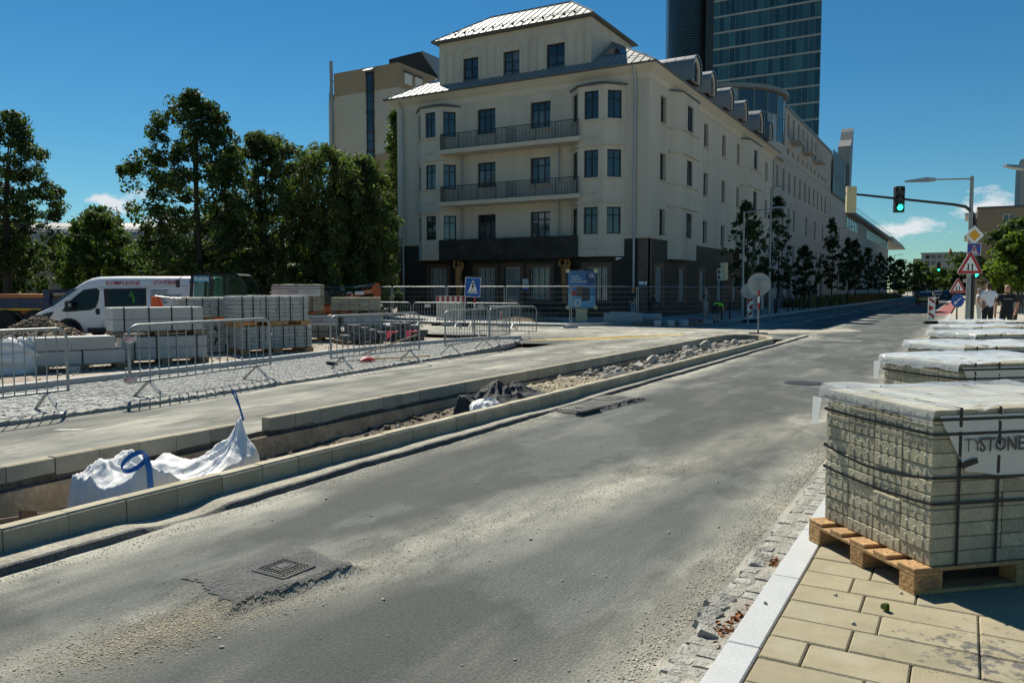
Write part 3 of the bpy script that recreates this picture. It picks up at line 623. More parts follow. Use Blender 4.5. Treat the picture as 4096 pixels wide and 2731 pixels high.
# painted markings on the lanes
def mark(name, poly, m, z=.005): return struct(MB().add([(x, y, z) for x, y in poly], [tuple(range(len(poly)))]).build(name, m))
for i in range(7):
    t = i * .62; mark('crossing_bar', [(-13.0 + t * .55, 23.9 + t), (-12.65 + t * .5, 23.75 + t), (-10.6 + t * .4, 25.6 + t), (-10.9 + t * .4, 25.9 + t)], 'yellow_line')
mark('road_line', [(-11, 40.3), (-6.5, 40.3), (-6.5, 40.6), (-11, 40.6)], 'white_line')
mark('road_line', [(-4.6, 28.7), (-2.95, 28.75), (-2.95, 28.9), (-4.6, 28.85)], 'white_line')
mark('road_line', [(-9.58, 5.58), (-9.3, 5.75), (-9.3, 5.83), (-9.58, 5.66)], 'white_line')
for k in range(26): mark('lane_dash', [(-7.6, 46 + k * 7), (-7.48, 46 + k * 7), (-7.48, 49 + k * 7), (-7.6, 49 + k * 7)], 'white_line')
for k in range(6): mark('lane_dash', [(-5.6 + k * .75, 62.2), (-5.3 + k * .75, 62.2), (-5.3 + k * .75, 62.8), (-5.6 + k * .75, 62.8)], 'yellow_line')
struct(MB().add([(-2.0, 62, .006), (-.92, 62, .006), (-.92, 420, .006), (-2.0, 420, .006)], [(0, 1, 2, 3)]).build('cycle_lane', 'bike_red'))
mark('road_line', [(-2.1, 62), (-1.96, 62), (-1.96, 420), (-2.1, 420)], 'white_line', .011)
# pale patch and edge strip where the lane was cut at the crossing
mark('road_patch', [(-6.9, 31.5), (-3.6, 35.5), (-4.4, 37.6), (-7.8, 34.5)], 'asphalt_lip', .008)
# ================================================================ BUILDINGS
WC = {}; WR = random.Random(21)
def window(parent, x, y, z, w, h, rz, cols=2, transom=.68, glass='glass', rows=None, fr=.07, frame='frame_dark', sill=None):
    # one casement: frame with mullions, separate panes; local x along the wall, -y outwards
    key = (round(w, 2), round(h, 2), cols, transom, glass, rows, fr, frame)
    if key not in WC:
        m = MB(); d = .07; m.bx(0, w, 0, d, 0, fr); m.bx(0, w, 0, d, h - fr, h); m.bx(0, fr, 0, d, fr, h - fr); m.bx(w - fr, w, 0, d, fr, h - fr)
        mw = fr * .95; cw = (w - 2 * fr - (cols - 1) * mw) / cols; xs = [fr + i * (cw + mw) for i in range(cols)]
        for i in range(cols - 1): m.bx(xs[i] + cw, xs[i] + cw + mw, .004, d, fr, h - fr)
        if rows: zs = [fr + (h - 2 * fr) * i / rows for i in range(rows + 1)]
        elif transom: zs = [fr, fr + (h - 2 * fr) * transom, h - fr]
        else: zs = [fr, h - fr]
        for zz in zs[1:-1]: m.bx(fr, w - fr, .008, d, zz - mw / 2, zz + mw / 2)
        ps = []
        for xx in xs:
            for a, b in zip(zs, zs[1:]): ps.append((MB().bx(-.01, cw + .01, .04, .052, -.01, b - a + .01).mesh('pane', glass), xx, a))
        WC[key] = (m.mesh('window', frame), ps)
    me, ps = WC[key]; o = obj('window', me, parent, (x, y, z), rz)
    soft = glass == 'glass' and WR.random() < .38
    for pm, px, pz in ps:
        if soft and (pz < h * .5 or WR.random() < .4):
            if (key, px, pz) not in WC: m2 = pm.copy(); m2.materials[0] = MT['glass_soft']; WC[(key, px, pz)] = m2
            pm = WC[(key, px, pz)]
        obj('pane', pm, o, (px, 0, pz), 0)
    if sill:
        k = ('sill', round(w, 2), sill)
        if k not in WC: WC[k] = MB().bx(-.16, w + .16, -.30, .02, -.10, -.02).mesh('sill', sill)
        obj('sill', WC[k], o, (0, 0, 0), 0)
    return o
def grille(win, w, h, n, z0=-.05):
    m = MB(); y = -.22
    for i in range(n): x = w * (i + .5) / n; m.bx(x - .011, x + .011, y, y + .02, z0, h)
    for zz in (z0 + .02, h * .72, h - .02): m.bx(0, w, y + .021, y + .035, zz - .012, zz + .012)
    m.build('grille', 'grille_white', win)

HB = thing('corner_house', 'cream plastered four storey corner house with dark stone ground floor and metal roof', 'building', (-34, 44, 0))
FZ = [(4.97, 6.53), (8.25, 9.83), (11.6, 13.2)]
# ---- front wall (local x = world X + 34, y = 0 is the wall face)
holes = [(6.43, 7.80, a, b) for a, b in FZ] + [(10.30, 11.70, a, b) for a, b in FZ]
m = MB().wall(18, 4.84, 14.3, holes, .22)
for x0, x1, a, b, c_, d_ in [(h[0], h[1], h[2], h[3], 0, 0) for h in holes]:     # raised surround
    m.bx(x0 - .16, x0 - .003, -.018, -.001, a - .0, b + .16); m.bx(x1 + .003, x1 + .16, -.018, -.001, a, b + .16); m.bx(x0 - .003, x1 + .003, -.018, -.001, b + .003, b + .16)
m.build('wall', 'plaster', HB)
for h in holes: window(HB, h[0], .16, h[2], h[1] - h[0], h[3] - h[2], 0, 3, .72, glass='glass', sill='plaster_trim' if h[2] > 6 else None)
# ---- side wall along the street (local x = world Y - 44)
def side_holes(us, zs): return [(u0, u1, a, b) for u0, u1 in us for a, b in zs]
SU = [(1.95, 2.98), (11.0, 12.0), (15.7, 16.7), (20.1, 21.0), (27.6, 28.5), (30.3, 31.3)]
sh = side_holes(SU, FZ); m = MB().wall(33.4, 4.84, 14.3, sh, .26)
m.at(18, 0, 0, PI / 2).build('wall', 'plaster', HB)
for h in sh: window(HB, 18 - .2, h[0], h[2], h[1] - h[0], h[3] - h[2], PI / 2, 2, .72, sill='plaster_trim')
MB().wall(33.4, 0, 14.3, [], .1).at(18, 33.4, 0, PI).build('wall', 'plaster', HB)          # rear gable
MB().wall(33.4, 0, 14.3, [], .1).at(0, 33.4, 0, -PI / 2).build('wall', 'plaster', HB)
# ---- ground floor in polished dark stone, brown piers at the corners
gw = [(2.68, 4.0, .65, 3.13), (6.4, 7.72, .65, 3.12), (8.41, 9.6, .2, 3.17), (10.31, 11.67, 1.03, 3.12), (14.1, 15.5, 1.03, 3.08)]
MB().wall(16.9, 0, 4.70, gw, .3, u0=.55).build('plinth', 'stone_dark', HB)
for a, b in ((0, .55), (17.42, 18.03)): MB().bx(a, b, -.03, .3, 0, 4.7).build('corner_pier', 'stone_brown', HB)
def surround(a, b, c, d, rot=False):
    m = MB().prism([(a - .28, c), (a - .003, c), (a - .003, d + .003), (b + .003, d + .003), (b + .003, c), (b + .28, c), (b + .28, d + .25), (a - .28, d + .25)], -.02, -.002, 'y')
    if rot: m.at(18, 0, 0, PI / 2)
    m.build('window_surround', 'stone_brown', HB)
for g_ in gw: surround(*g_)
for i, (a, b, c, d) in enumerate(gw):
    if i == 2: continue
    o = window(HB, a, .26, c, b - a, d - c, 0, 3, .74, glass='glass_curtain'); grille(o, b - a, d - c, 11)
dr = window(HB, 8.41, .2, .2, 1.19, 2.97, 0, 1, .74, glass='glass_curtain', fr=.13, frame='steel'); dr.name = 'door'
MB().tube([(1.0, -.06, .5), (1.0, -.06, 1.6)], .02).build('handle', 'steel', dr)
gs = [(1.35, 2.54, 1.0, 3.04), (5.8, 6.9, .95, 3.03), (10.3, 11.4, .92, 3.0), (14.9, 15.9, .92, 2.85), (19.3, 20.3, .9, 2.8), (24, 25, .9, 2.8), (28.5, 29.5, .9, 2.8)]
MB().wall(32.8, 0, 4.70, gs, .3, u0=.6).at(18, 0, 0, PI / 2).build('plinth', 'stone_dark', HB)
MB().bx(0, .6, -.03, .3, 0, 4.7).at(18, 0, 0, PI / 2).build('corner_pier', 'stone_brown', HB)
for a, b, c, d in gs: surround(a, b, c - .3, d, True)
for a, b, c, d in gs: o = window(HB, 18 - .26, a, c, b - a, d - c, PI / 2, 2, .74, glass='glass'); grille(o, b - a, d - c, 9)
# cornice over the ground floor
m = MB().bx(-.06, 18.06, -.07, .0, 4.70, 4.77).bx(-.1, 18.1, -.12, 0, 4.77, 4.86)
m._m(MB().bx(.06, 33.4, -.07, 0, 4.70, 4.77).bx(.1, 33.4, -.12, 0, 4.77, 4.86).at(18, 0, 0, PI / 2)); m.build('cornice', 'plaster_trim', HB)
# ---- bays: trapezoid in plan, windows on all three faces and on every storey
def bay(pl, z0, ztop, rz, ox, oy, name='bay_window', winfaces=(0, 1, 2), inset=(.22, .35, .22)):
    # pl: plan points in facade coordinates (x along, y outwards negative)
    par = HB; b0 = MB(); fr = Matrix.Translation((ox, oy, 0)) @ Matrix.Rotation(rz, 4, 'Z'); wins = []
    for i, (p, q_) in enumerate(zip(pl, pl[1:])):
        dx, dy = q_[0] - p[0], q_[1] - p[1]; Ln = math.hypot(dx, dy); a = math.atan2(dy, dx); ins = inset[i]
        hs = [(ins, Ln - ins, c, d) for c, d in FZ] if i in winfaces else []
        mm = MB().wall(Ln, z0, ztop, hs, .14)
        for c, d in FZ:      # bands under and over the storey's windows
            if c > 5: mm.bx(-.02, Ln + .02, -.10, -.001, c - .12, c - .03)
            if d < 12: mm.bx(-.02, Ln + .02, -.12, -.001, d + .22, d + .34)
        M = fr @ Matrix.Translation((p[0], p[1], 0)) @ Matrix.Rotation(a, 4, 'Z'); b0._m(mm.xf(M))
        for u0, u1, c, d in hs:
            t = M @ Vector((u0, .10, c)); wins.append((t, u1 - u0, d - c, rz + a, 2 if u1 - u0 > .7 else 1))
    n = len(pl); cap = [tuple(fr @ Vector((x, y, z0))) for x, y in pl]; b0.add(cap, [tuple(range(n))])
    bo = b0.build(name, 'plaster', par)
    for t, ww, hh, a, c in wins: window(par, t.x, t.y, t.z, ww, hh, a, c, .72)
    cx_ = sum(p[0] for p in pl) / n; big = [(cx_ + (x - cx_) * 1.10, y * 1.16 if abs(y) > .01 else 0) for x, y in pl]; mid = [(cx_ + (x - cx_) * .4, y * .3) for x, y in pl]
    rm = MB().loft([[fr @ Vector((x, y, ztop)) for x, y in big], [fr @ Vector((x, y, ztop + .07)) for x, y in big], [fr @ Vector((x, y, ztop + .36)) for x, y in mid]]); rm.build('bay_roof', 'roof_dark', par)
    return bo
bay([(1.75, 0), (2.65, -.9), (4.15, -.9), (5.05, 0)], 3.67, 13.5, 0, 0, 0)
bay([(13.1, 0), (14.0, -.9), (15.6, -.9), (16.55, 0)], 3.67, 13.5, 0, 0, 0)
bay([(3.5, 0), (4.3, -.6), (7.5, -.6), (8.3, 0)], 3.6, 13.75, PI / 2, 18, 0, inset=(.2, 1.0, .2), winfaces=(1,))
bay([(21.3, 0), (22.0, -.6), (25.8, -.6), (26.5, 0)], 3.6, 13.75, PI / 2, 18, 0, inset=(.2, 1.25, .2), winfaces=(1,))
# ---- balconies between the bays, dark parapet below
for zb, ry in ((10.38, 1.22), (7.08, 1.22)):
    MB().bx(4.32, 14.2, -1.28, 0, zb, zb + .12).bx(4.28, 14.24, -1.32, 0, zb + .12, zb + .25).build('balcony', 'plaster_trim', HB)
    m = MB(); z0 = zb + .28; z1 = zb + 1.22
    n = 98
    for i in range(n + 1): x = 4.45 + 9.6 * i / n; t = .04 if i % 14 == 0 else .02; m.bx(x - t / 2, x + t / 2, -1.25 - t / 2, -1.25 + t / 2, z0, z1)
    m.bx(4.43, 14.07, -1.272, -1.23, z1, z1 + .035); m.bx(4.43, 14.07, -1.265, -1.237, z0 - .03, z0)
    for x in (4.45, 9.2, 14.05):
        for k in range(9): m.bx(x - .006, x + .006, -1.18 + k * .13, -1.168 + k * .13, z0, z1)
        m.bx(x - .015, x + .015, -1.23, -.05, z1 + .001, z1 + .03); m.bx(x - .012, x + .012, -1.23, -.05, z0 - .025, z0 - .001)
    m.build('railing', 'frame_dark', HB)
MB().bx(4.155, 14.0, -1.1, -.86, 3.62, 4.92).bx(4.155, 14.0, -.86, -.002, 3.62, 3.8).build('parapet', 'stone_dark', HB)
for x in (5.41, 12.39):
    for z0, z1 in ((4.95, 7.07), (8.2, 10.37)): MB().tube([(x, -.22, z0), (x, -.22, z1)], .045, 10).build('drain_pipe', 'steel', HB, smooth=True)
for x, pts in ((.55, None), (17.2, None)): MB().tube([(x - .1 if x < 9 else x, -.5, 14.5), (x - .05 if x < 9 else x, -.42, 14.15), (x + .0, -.14, 13.7), (x, -.14, 13.0), (x, -.14, .1)], .075, 10).build('downpipe', 'steel_dull', HB, smooth=True)
for x, z in ((3.35, 10.55), (3.35, 7.3), (14.8, 10.5), (14.8, 7.3), (14.8, 4.15), (3.35, 4.0)): MB().tube([(x - .36, -.99, z), (x + .4, -.99, z)], .035, 8).build('wall_lamp', 'plaster_trim', HB, smooth=True)
MB().bx(16.2, 16.42, -.22, -.0, 3.52, 3.6).bx(16.15, 16.3, -.3, -.2, 3.46, 3.58).build('security_camera', 'white_paint', HB)
MB().bx(.1, .5, -.05, -.031, 1.65, 1.9).build('name_plate', 'white_paint', HB)
for x, w_ in ((9.78, .42), ): MB().bx(x, x + w_, -.05, -.026, 2.05, 2.4).build('name_plate', 'off_white', HB); o = MB().bx(x, x + w_, -.05, -.026, 1.7, 2.02).build('name_plate', 'off_white', HB); MB().bx(x, x + w_, -.053, -.05, 1.7, 1.8).build('stripe', 'blue_sign', o)
for x, w_ in ((17.5, .3), (17.85, .14)): o = MB().bx(x, x + w_, -.055, -.031, 1.95, 2.2).build('name_plate', 'white_paint', HB); MB().bx(x, x + w_, -.058, -.055, 1.95, 2.02).build('stripe', 'blue_sign', o)
# ---- the two carved figures carrying the parapet
def figure():
    secs = []
    prof = [(0, .16, .15, 0), (.25, .17, .15, .0), (.6, .20, .17, .02), (.95, .25, .20, .03), (1.15, .29, .22, .02), (1.35, .25, .19, -.03), (1.52, .205, .17, -.06), (1.7, .24, .19, -.05), (1.88, .29, .21, -.02), (2.05, .31, .20, 0), (2.2, .27, .18, .02), (2.32, .16, .14, .02)]
    for z, a, b, dx in prof:
        ring = []
        for j in range(18):
            t = 2 * PI * j / 18; ea = a * (1 + .07 * math.sin(2 * t + z * 2.0)); ring.append((dx + ea * math.cos(t), b * math.sin(t) * (1 + (.12 if math.sin(t) < 0 and 1.75 < z < 2.1 else 0)), z))
        secs.append(ring)
    m = MB().loft(secs)
    m.tube([(-.22, 0, 2.12), (-.38, -.03, 2.32), (-.36, 0, 2.55), (-.22, 0, 2.64)], [.10, .09, .075, .06], 10); m.tube([(.22, 0, 2.12), (.30, 0, 2.36), (.2, 0, 2.6)], [.10, .085, .06], 10)
    m.tube([(.02, 0, 2.25), (.03, -.02, 2.42)], [.09, .08], 10); m.lathe([(.02, 0), (.10, .06), (.125, .15), (.10, .25), (.03, .3)], 12, (.03, -.02, 2.36)); return m
fm = figure().mesh('statue', 'statue', True)
for x in (5.35, 13.0): obj('statue', fm, HB, (x, -.55, .95)); MB().bx(x - .3, x + .3, -.85, -.25, 0, .95).build('pedestal', 'stone_dark', HB)
# ---- eaves, main roof and its seams
def hip(x0, x1, y0, y1, z0, z1, ins): return MB().loft([[(x0, y0, z0), (x1, y0, z0), (x1, y1, z0), (x0, y1, z0)], [(x0 + ins, y0 + ins, z1), (x1 - ins, y0 + ins, z1), (x1 - ins, y1 - ins, z1), (x0 + ins, y1 - ins, z1)]])
m = MB().loft([[(-.02, -.02, 13.75), (18.02, -.02, 13.75), (18.02, 33.42, 13.75), (-.02, 33.42, 13.75)], [(-.12, -.12, 14.05), (18.12, -.12, 14.05), (18.12, 33.5, 14.05), (-.12, 33.5, 14.05)], [(-.6, -.6, 14.42), (18.55, -.6, 14.42), (18.55, 33.9, 14.42), (-.6, 33.9, 14.42)]], caps=False)
m.build('eaves', 'plaster_trim', HB)
MB().loft([[(-.66, -.66, 14.42), (18.6, -.66, 14.42), (18.6, 33.95, 14.42), (-.66, 33.95, 14.42)], [(-.70, -.70, 14.52), (18.64, -.70, 14.52), (18.64, 34, 14.52), (-.70, 34, 14.52)], [(-.55, -.55, 14.54), (18.5, -.55, 14.54), (18.5, 33.85, 14.54), (-.55, 33.85, 14.54)]]).build('gutter', 'roof_dark', HB)
SL = .62; INS = 5.2
rf = hip(-.6, 18.55, -.6, 33.9, 14.53, 14.53 + INS * SL, INS).build('roof', 'roof_metal', HB)
m = MB()
for i in range(1, 38):
    x = -.6 + i * .52; e = min(INS, x + .6, 18.55 - x)
    if e > .1: m.bar((x, -.6, 14.545), (x, -.6 + e, 14.545 + e * SL), .03, .05)
for i in range(1, 66):
    y = -.6 + i * .52; e = min(INS, y + .6, 33.9 - y)
    if e > .1: m.bar((18.55, y, 14.545), (18.55 - e, y, 14.545 + e * SL), .03, .05); m.bar((-.6, y, 14.545), (-.6 + e, y, 14.545 + e * SL), .03, .05)
for a, b in (((-.6, -.6), (INS - .6, INS - .6)), ((18.55, -.6), (18.55 - INS, INS - .6))): m.bar((a[0], a[1], 14.55), (b[0], b[1], 14.55 + INS * SL), .09, .06)
m.build('standing_seams', 'roof_metal', rf)
m = MB()
for k in (.55, .95):
    z = 14.53 + k * SL + .1
    for a, b in ((0.3, 2.9), (14.6, 17.6)): m.tube([(a, -.6 + k, z), (b, -.6 + k, z)], .015, 6)
    m.tube([(18.55 - k, 0, z), (18.55 - k, 33, z)], .015, 6)
m.build('snow_rail', 'steel_dull', rf)
for v in ([(14.5, 1.3), (16.1, 1.3), (14.95, 2.4), (14.5, 2.4)], [(1.7, 1.3), (2.9, 1.3), (2.9, 2.4), (2.65, 2.4)]):     # roof lights beside the attic storey
    MB().loft([[(a, b, 14.53 + (b + .6) * SL + .01) for a, b in v], [(a, b, 14.53 + (b + .6) * SL + .06) for a, b in v]]).build('roof_light', 'glass', rf)
# ---- attic storey over the front with its own hipped roof
at_ = [(4.95, 6.15), (8.0, 9.2), (11.08, 12.35)]; hs = [(a, b, 14.92, 16.75) for a, b in at_]
m = MB().wall(11, 14.5, 17.95, hs, .2, y=.6, u0=3.1)
m._m(MB().wall(6.5, 14.5, 17.95, [], .1).at(14.1, .6, 0, PI / 2)); m._m(MB().wall(6.5, 14.5, 17.95, [], .1).at(3.1, 7.1, 0, -PI / 2))
for a, b in at_:      # arched mouldings over the windows
    c = (a + b) / 2; r = .8; z = 16.75
    for rad, t in ((.78, .03), (.6, .025)):
        pts = [(c - rad, 14.95)] * 0 + [(c + rad * math.cos(PI - PI * k / 16), z + .05 + rad * .75 * math.sin(PI * k / 16)) for k in range(17)]
        for p, q_ in zip(pts, pts[1:]): m.bar((p[0], .585, p[1]), (q_[0], .585, q_[1]), .035, .05)
        if rad > .7:
            for s in (-1, 1): m.bar((c + s * rad, .585, 14.95), (c + s * rad, .585, z + .05), .035, .05)
for c in (3.95, 7.1, 10.15, 13.35):
    for w_, h0, h1 in ((.36, 14.95, 17.35), (.24, 15.1, 17.15)):
        for s in (-1, 1): m.bar((c + s * w_, .585, h0), (c + s * w_, .585, h1), .035, .045)
        for hz in (h0, h1): m.bar((c - w_, .585, hz), (c + w_, .585, hz), .035, .045)
m.build('attic_wall', 'plaster', HB)
for a, b in at_: window(HB, a, .76, 14.92, b - a, 1.83, 0, 2, None, rows=3)
ar = MB().loft([[(2.75, .2, 17.95), (14.4, .2, 17.95), (14.4, 7.5, 17.95), (2.75, 7.5, 17.95)], [(2.7, .15, 18.05), (14.45, .15, 18.05), (14.45, 7.55, 18.05), (2.7, 7.55, 18.05)]]).build('attic_eaves', 'roof_dark', HB)
ro = MB().loft([[(2.75, .2, 18.06), (14.4, .2, 18.06), (14.4, 7.5, 18.06), (2.75, 7.5, 18.06)], [(5.6, 3.1, 20.0), (11.6, 3.1, 20.0), (11.6, 4.4, 20.0), (5.6, 4.4, 20.0)]]).build('attic_roof', 'roof_metal', HB)
m = MB()
for i in range(1, 23):
    x = 2.75 + i * .52; e = min(1, (x - 2.75) / 2.85, (14.4 - x) / 2.8); m.bar((x, .2, 18.075), (x, .2 + 2.9 * e, 18.075 + 1.94 * e), .03, .05)
m.bar((2.75, .2, 18.08), (5.6, 3.1, 20.02), .09, .07); m.bar((14.4, .2, 18.08), (11.6, 3.1, 20.02), .09, .07); m.bar((5.6, 3.1, 20.03), (11.6, 3.1, 20.03), .1, .08)
m.build('standing_seams', 'roof_metal', ro)
m = MB()
for k in (.45, .75): m.tube([(4.2, .2 + k, 18.06 + k * .67 + .1), (13.2, .2 + k, 18.06 + k * .67 + .1)], .016, 6)
for i in range(13): m.bx(4.3 + i * .72, 4.34 + i * .72, .6, 1.0, 18.35, 18.5)
m.build('snow_rail', 'steel_dark', ro)
MB().tube([(9.2, 3.5, 19.9), (9.2, 3.5, 21.2)], .012, 5).build('lightning_rod', 'steel_dull', ro)
# ---- round-headed dormers above the street front
for y0, y1 in ((7.3, 9.6), (11.3, 13.2), (16.3, 18.1), (20.9, 22.6), (26.1, 28.6), (30.3, 32.1)):
    yc = (y0 + y1) / 2; hw = (y1 - y0) / 2 * .76; zb, zs_ = 15.3, 16.2
    arch = [(-hw, zb)] + [(hw * math.cos(PI - PI * k / 12), zs_ + hw * .88 * math.sin(PI * k / 12)) for k in range(13)] + [(hw, zb)]
    ins = [(p[0] * .62, zb + .12 + (p[1] - zb - .12) * .80) for p in arch]
    n = len(arch); face = [(p[0], 0, p[1]) for p in arch]; inn = [(p[0], 0, p[1]) for p in ins]; back = [(p[0], 4.2, p[1]) for p in arch]; dep = [(p[0], .2, p[1]) for p in ins]
    m = MB().add(face + inn, [(i, i + 1, n + i + 1, n + i) for i in range(n - 1)] + [(n - 1, 0, n, 2 * n - 1)]); m.add(inn + dep, [(i, (i + 1) % n, n + (i + 1) % n, n + i) for i in range(n)])
    d_ = m.at(18.15, yc, 0, PI / 2).build('dormer', 'plaster', HB)
    m = MB().add([(p[0] * 1.12, -.12, p[1] + (.1 if p[1] > zs_ else 0)) for p in arch] + [(p[0] * 1.12, 4.2, p[1] + (.1 if p[1] > zs_ else 0)) for p in arch] + [(p[0] * .98, -.12, p[1]) for p in arch], [(i, i + 1, n + i + 1, n + i) for i in range(n - 1)] + [(i, i + 1, 2 * n + i + 1, 2 * n + i) for i in range(n - 1)])
    for k in range(1, 6): m._m(MB().add([(p[0] * 1.14, k * .6, p[1] + (.12 if p[1] > zs_ else 0)) for p in arch] + [(p[0] * 1.14, k * .6 + .03, p[1] + (.12 if p[1] > zs_ else 0)) for p in arch], [(i, i + 1, n + i + 1, n + i) for i in range(n - 1)]))
    m.at(18.15, yc, 0, PI / 2).build('dormer_roof', 'roof_mid', HB, smooth=30)
    wi = MB().prism(ins, .1, .13, 'y').at(18.15, yc, 0, PI / 2).build('window', 'glass', HB)
    MB().bx(-.03, .03, .07, .12, zb + .12, zs_ + hw * .66).bx(-hw * .6, hw * .6, .075, .12, zs_ - .05, zs_ + .0).at(18.15, yc, 0, PI / 2).build('frame', 'frame_dark', wi)

# ================================================================ long pale office block further along the street
OB = thing('office_block', 'long pale stone office block with rows of narrow windows beyond the corner house', 'building', (-16, 78, 0))
rowsA = [(3.2 + 2.8 * k, 3.2 + 2.8 * k + .9, 16.95, 19.25) for k in range(8)]
rowsB = [(.6 + 2.75 * k, .6 + 2.75 * k + .9, 15.35, 15.95) for k in range(12)]
rowsC = [(1.0 + 3.0 * k, 1.0 + 3.0 * k + 1.0, 11.5, 13.6) for k in range(11)]
rowsD = [(1.0 + 3.0 * k, 1.0 + 3.0 * k + 1.0, 7.8, 10.0) for k in range(4)] + [(17.4 + 6 * k, 18.5 + 6 * k, 7.8, 9.95) for k in range(3)]
rowsE = [(1.0 + 3.0 * k, 1.0 + 3.0 * k + 1.0, 4.2, 6.4) for k in range(11)]
rowsG = [(3.3 + 4.2 * k, 5.6 + 4.2 * k, .75, 2.8) for k in range(7)]
oh = rowsA + rowsB + rowsC + rowsD + rowsE + rowsG
MB().wall(36, 0, 19.7, oh, .35).at(0, 0, 0, PI / 2).build('wall', 'office_clad', OB)
m = MB().wall(14, 0, 19.7, [], .1).at(-14, .0, 0, 0); m.add([(-14, 0, 19.7), (0, 0, 19.7), (0, 36, 19.7), (-14, 36, 19.7)], [(0, 1, 2, 3)]); m.build('wall', 'office_stone', OB)
for h in oh: window(OB, -.3, h[0], h[2], h[1] - h[0], h[3] - h[2], PI / 2, 1 if h[1] - h[0] < 2 else 2, None, fr=.06, frame='office_metal')
MB().bx(-.5, .12, -.1, 36, 19.7, 19.95).build('parapet', 'office_metal', OB)
MB().bx(-.02, .05, 0, 36, 14.7, 14.85).build('string_course', 'office_stone', OB)
for y in (7.3, 14.3, 21.4):
    MB().bx(0, 1.1, y - .2, y + 2.6, 16.6, 16.8).build('balcony', 'office_stone', OB)
    m = MB()
    for k in range(7): m.tube([(1.05, y - .15, 16.85 + k * .17), (1.05, y + 2.55, 16.85 + k * .17)], .018, 5); m.tube([(.02, y - .15, 16.85 + k * .17), (1.05, y - .15, 16.85 + k * .17)], .018, 5)
    m.build('railing', 'steel_dull', OB)
# glazed rotunda on the roof at the near end
cx_, cy_, rad = -6.0, 1.8, 6.4; pv = []
for k in range(14):
    a0, a1 = -PI * .95 + k * PI * 1.1 / 14, -PI * .95 + (k + 1) * PI * 1.1 / 14
    p, q_ = (cx_ + rad * math.cos(a0), cy_ + rad * math.sin(a0)), (cx_ + rad * math.cos(a1), cy_ + rad * math.sin(a1)); d = math.hypot(q_[0] - p[0], q_[1] - p[1])
    for z0, z1 in ((15.6, 18.0), (18.1, 20.0)): MB().bx(.05, d - .05, 0, .05, z0, z1).build('pane', 'glass_curtain' if (k + int(z0)) % 5 == 0 else 'glass', OB, (p[0], p[1], 0), math.atan2(q_[1] - p[1], q_[0] - p[0]))
    MB().bx(-.05, .05, -.03, .06, 15.6, 20.0).bx(.05, d - .05, -.02, .04, 18.0, 18.1).build('mullion', 'office_metal', OB, (p[0], p[1], 0), math.atan2(q_[1] - p[1], q_[0] - p[0]))
MB().lathe([(rad + .1, 0), (rad + .35, .1), (rad + .35, .45), (rad - 1, .6)], 36, (cx_, cy_, 20.0)).build('canopy', 'office_metal', OB)
MB().lathe([(rad, 0), (rad, 1.4)], 36, (cx_, cy_, 14.2)).build('wall', 'office_stone', OB)

# ================================================================ glass hall and low gallery wing beyond it
GW = thing('gallery_building', 'grey building with glass hall, ribbon windows and curved overhanging roof far along the street', 'building', (-16, 114, 0))
for k in range(15):
    for z0, z1 in ((14.6, 16.9), (17.0, 20.2)): MB().bx(.06, .98, 0, .06, z0, z1).build('pane', 'glass' if (k * 7 + int(z0)) % 3 else 'glass_curtain', GW, (.25, k * 1.05, 0), PI / 2)
    MB().bx(-.04, .06, -.05, .06, 14.5, 20.3).build('mullion', 'office_metal', GW, (.25, k * 1.05, 0), PI / 2)
MB().bx(-9, .05, -.3, 15.8, 0, 14.5).bx(-9, -.2, .0, 15.8, 14.5, 20.0).build('wall', 'office_stone', GW)
MB().prism([(14.4, 14.4), (16.4, 14.4), (18.2, 26.2), (17.6, 25.6), (16.6, 24.2), (15.4, 23.4), (14.6, 23.0)], -1.2, .5, 'x').build('fin', 'office_metal', GW)
m = MB()
for k in range(4): m.bx(.3, .36, 14.6, 16, 17 + k * 1.6, 17.1 + k * 1.6)
m.build('rail', 'steel_dull', GW)
lh = [(1 + 3.1 * k, 1.9 + 3.1 * k, 7.2, 9.4) for k in range(28)] + [(1 + 3.1 * k, 1.9 + 3.1 * k, 3.6, 5.8) for k in range(28)]
MB().wall(91, 0, 11.05, lh, .3, u0=.0).at(.1, 0, 0, PI / 2).build('wall', 'office_clad', GW)
for h in lh: MB().bx(h[0], h[1], .22, .26, h[2], h[3]).at(.1, 0, 0, PI / 2).build('window', 'glass', GW)
for k in range(44):
    g_ = 'glass' if (k * 5) % 7 < 4 else 'glass_curtain'; MB().bx(.08, 1.95, 0, .06, 11.1, 13.0).build('pane', 'office_metal' if 14 < k < 22 else g_, GW, (.0, k * 2.07, 0), PI / 2)
    MB().bx(-.06, .08, -.06, .06, 11.05, 13.1).build('mullion', 'office_metal', GW, (.0, k * 2.07, 0), PI / 2)
MB().prism([(-3, 13.1), (.5, 13.1), (.9, 13.35), (.6, 13.9), (-1, 14.3), (-9, 14.4), (-9, 13.1)], 15, 95, 'y').build('roof', 'office_metal', GW)
MB().prism([(95, 13.12), (142, 13.28), (130, 13.9), (95, 14.3)], -9, .7, 'x').build('roof_overhang', 'office_metal', GW)
MB().bx(-9, 0, 91.05, 91.3, 0, 13.1).build('wall', 'office_stone', GW)
m = MB()
for k in range(40): m.bx(.35, .38, 16 + k * 2, 16.05 + k * 2, 13.9, 14.8)
m.bx(.35, .38, 15, 95, 14.8, 14.85); m.build('roof_rail', 'steel_dull', GW)

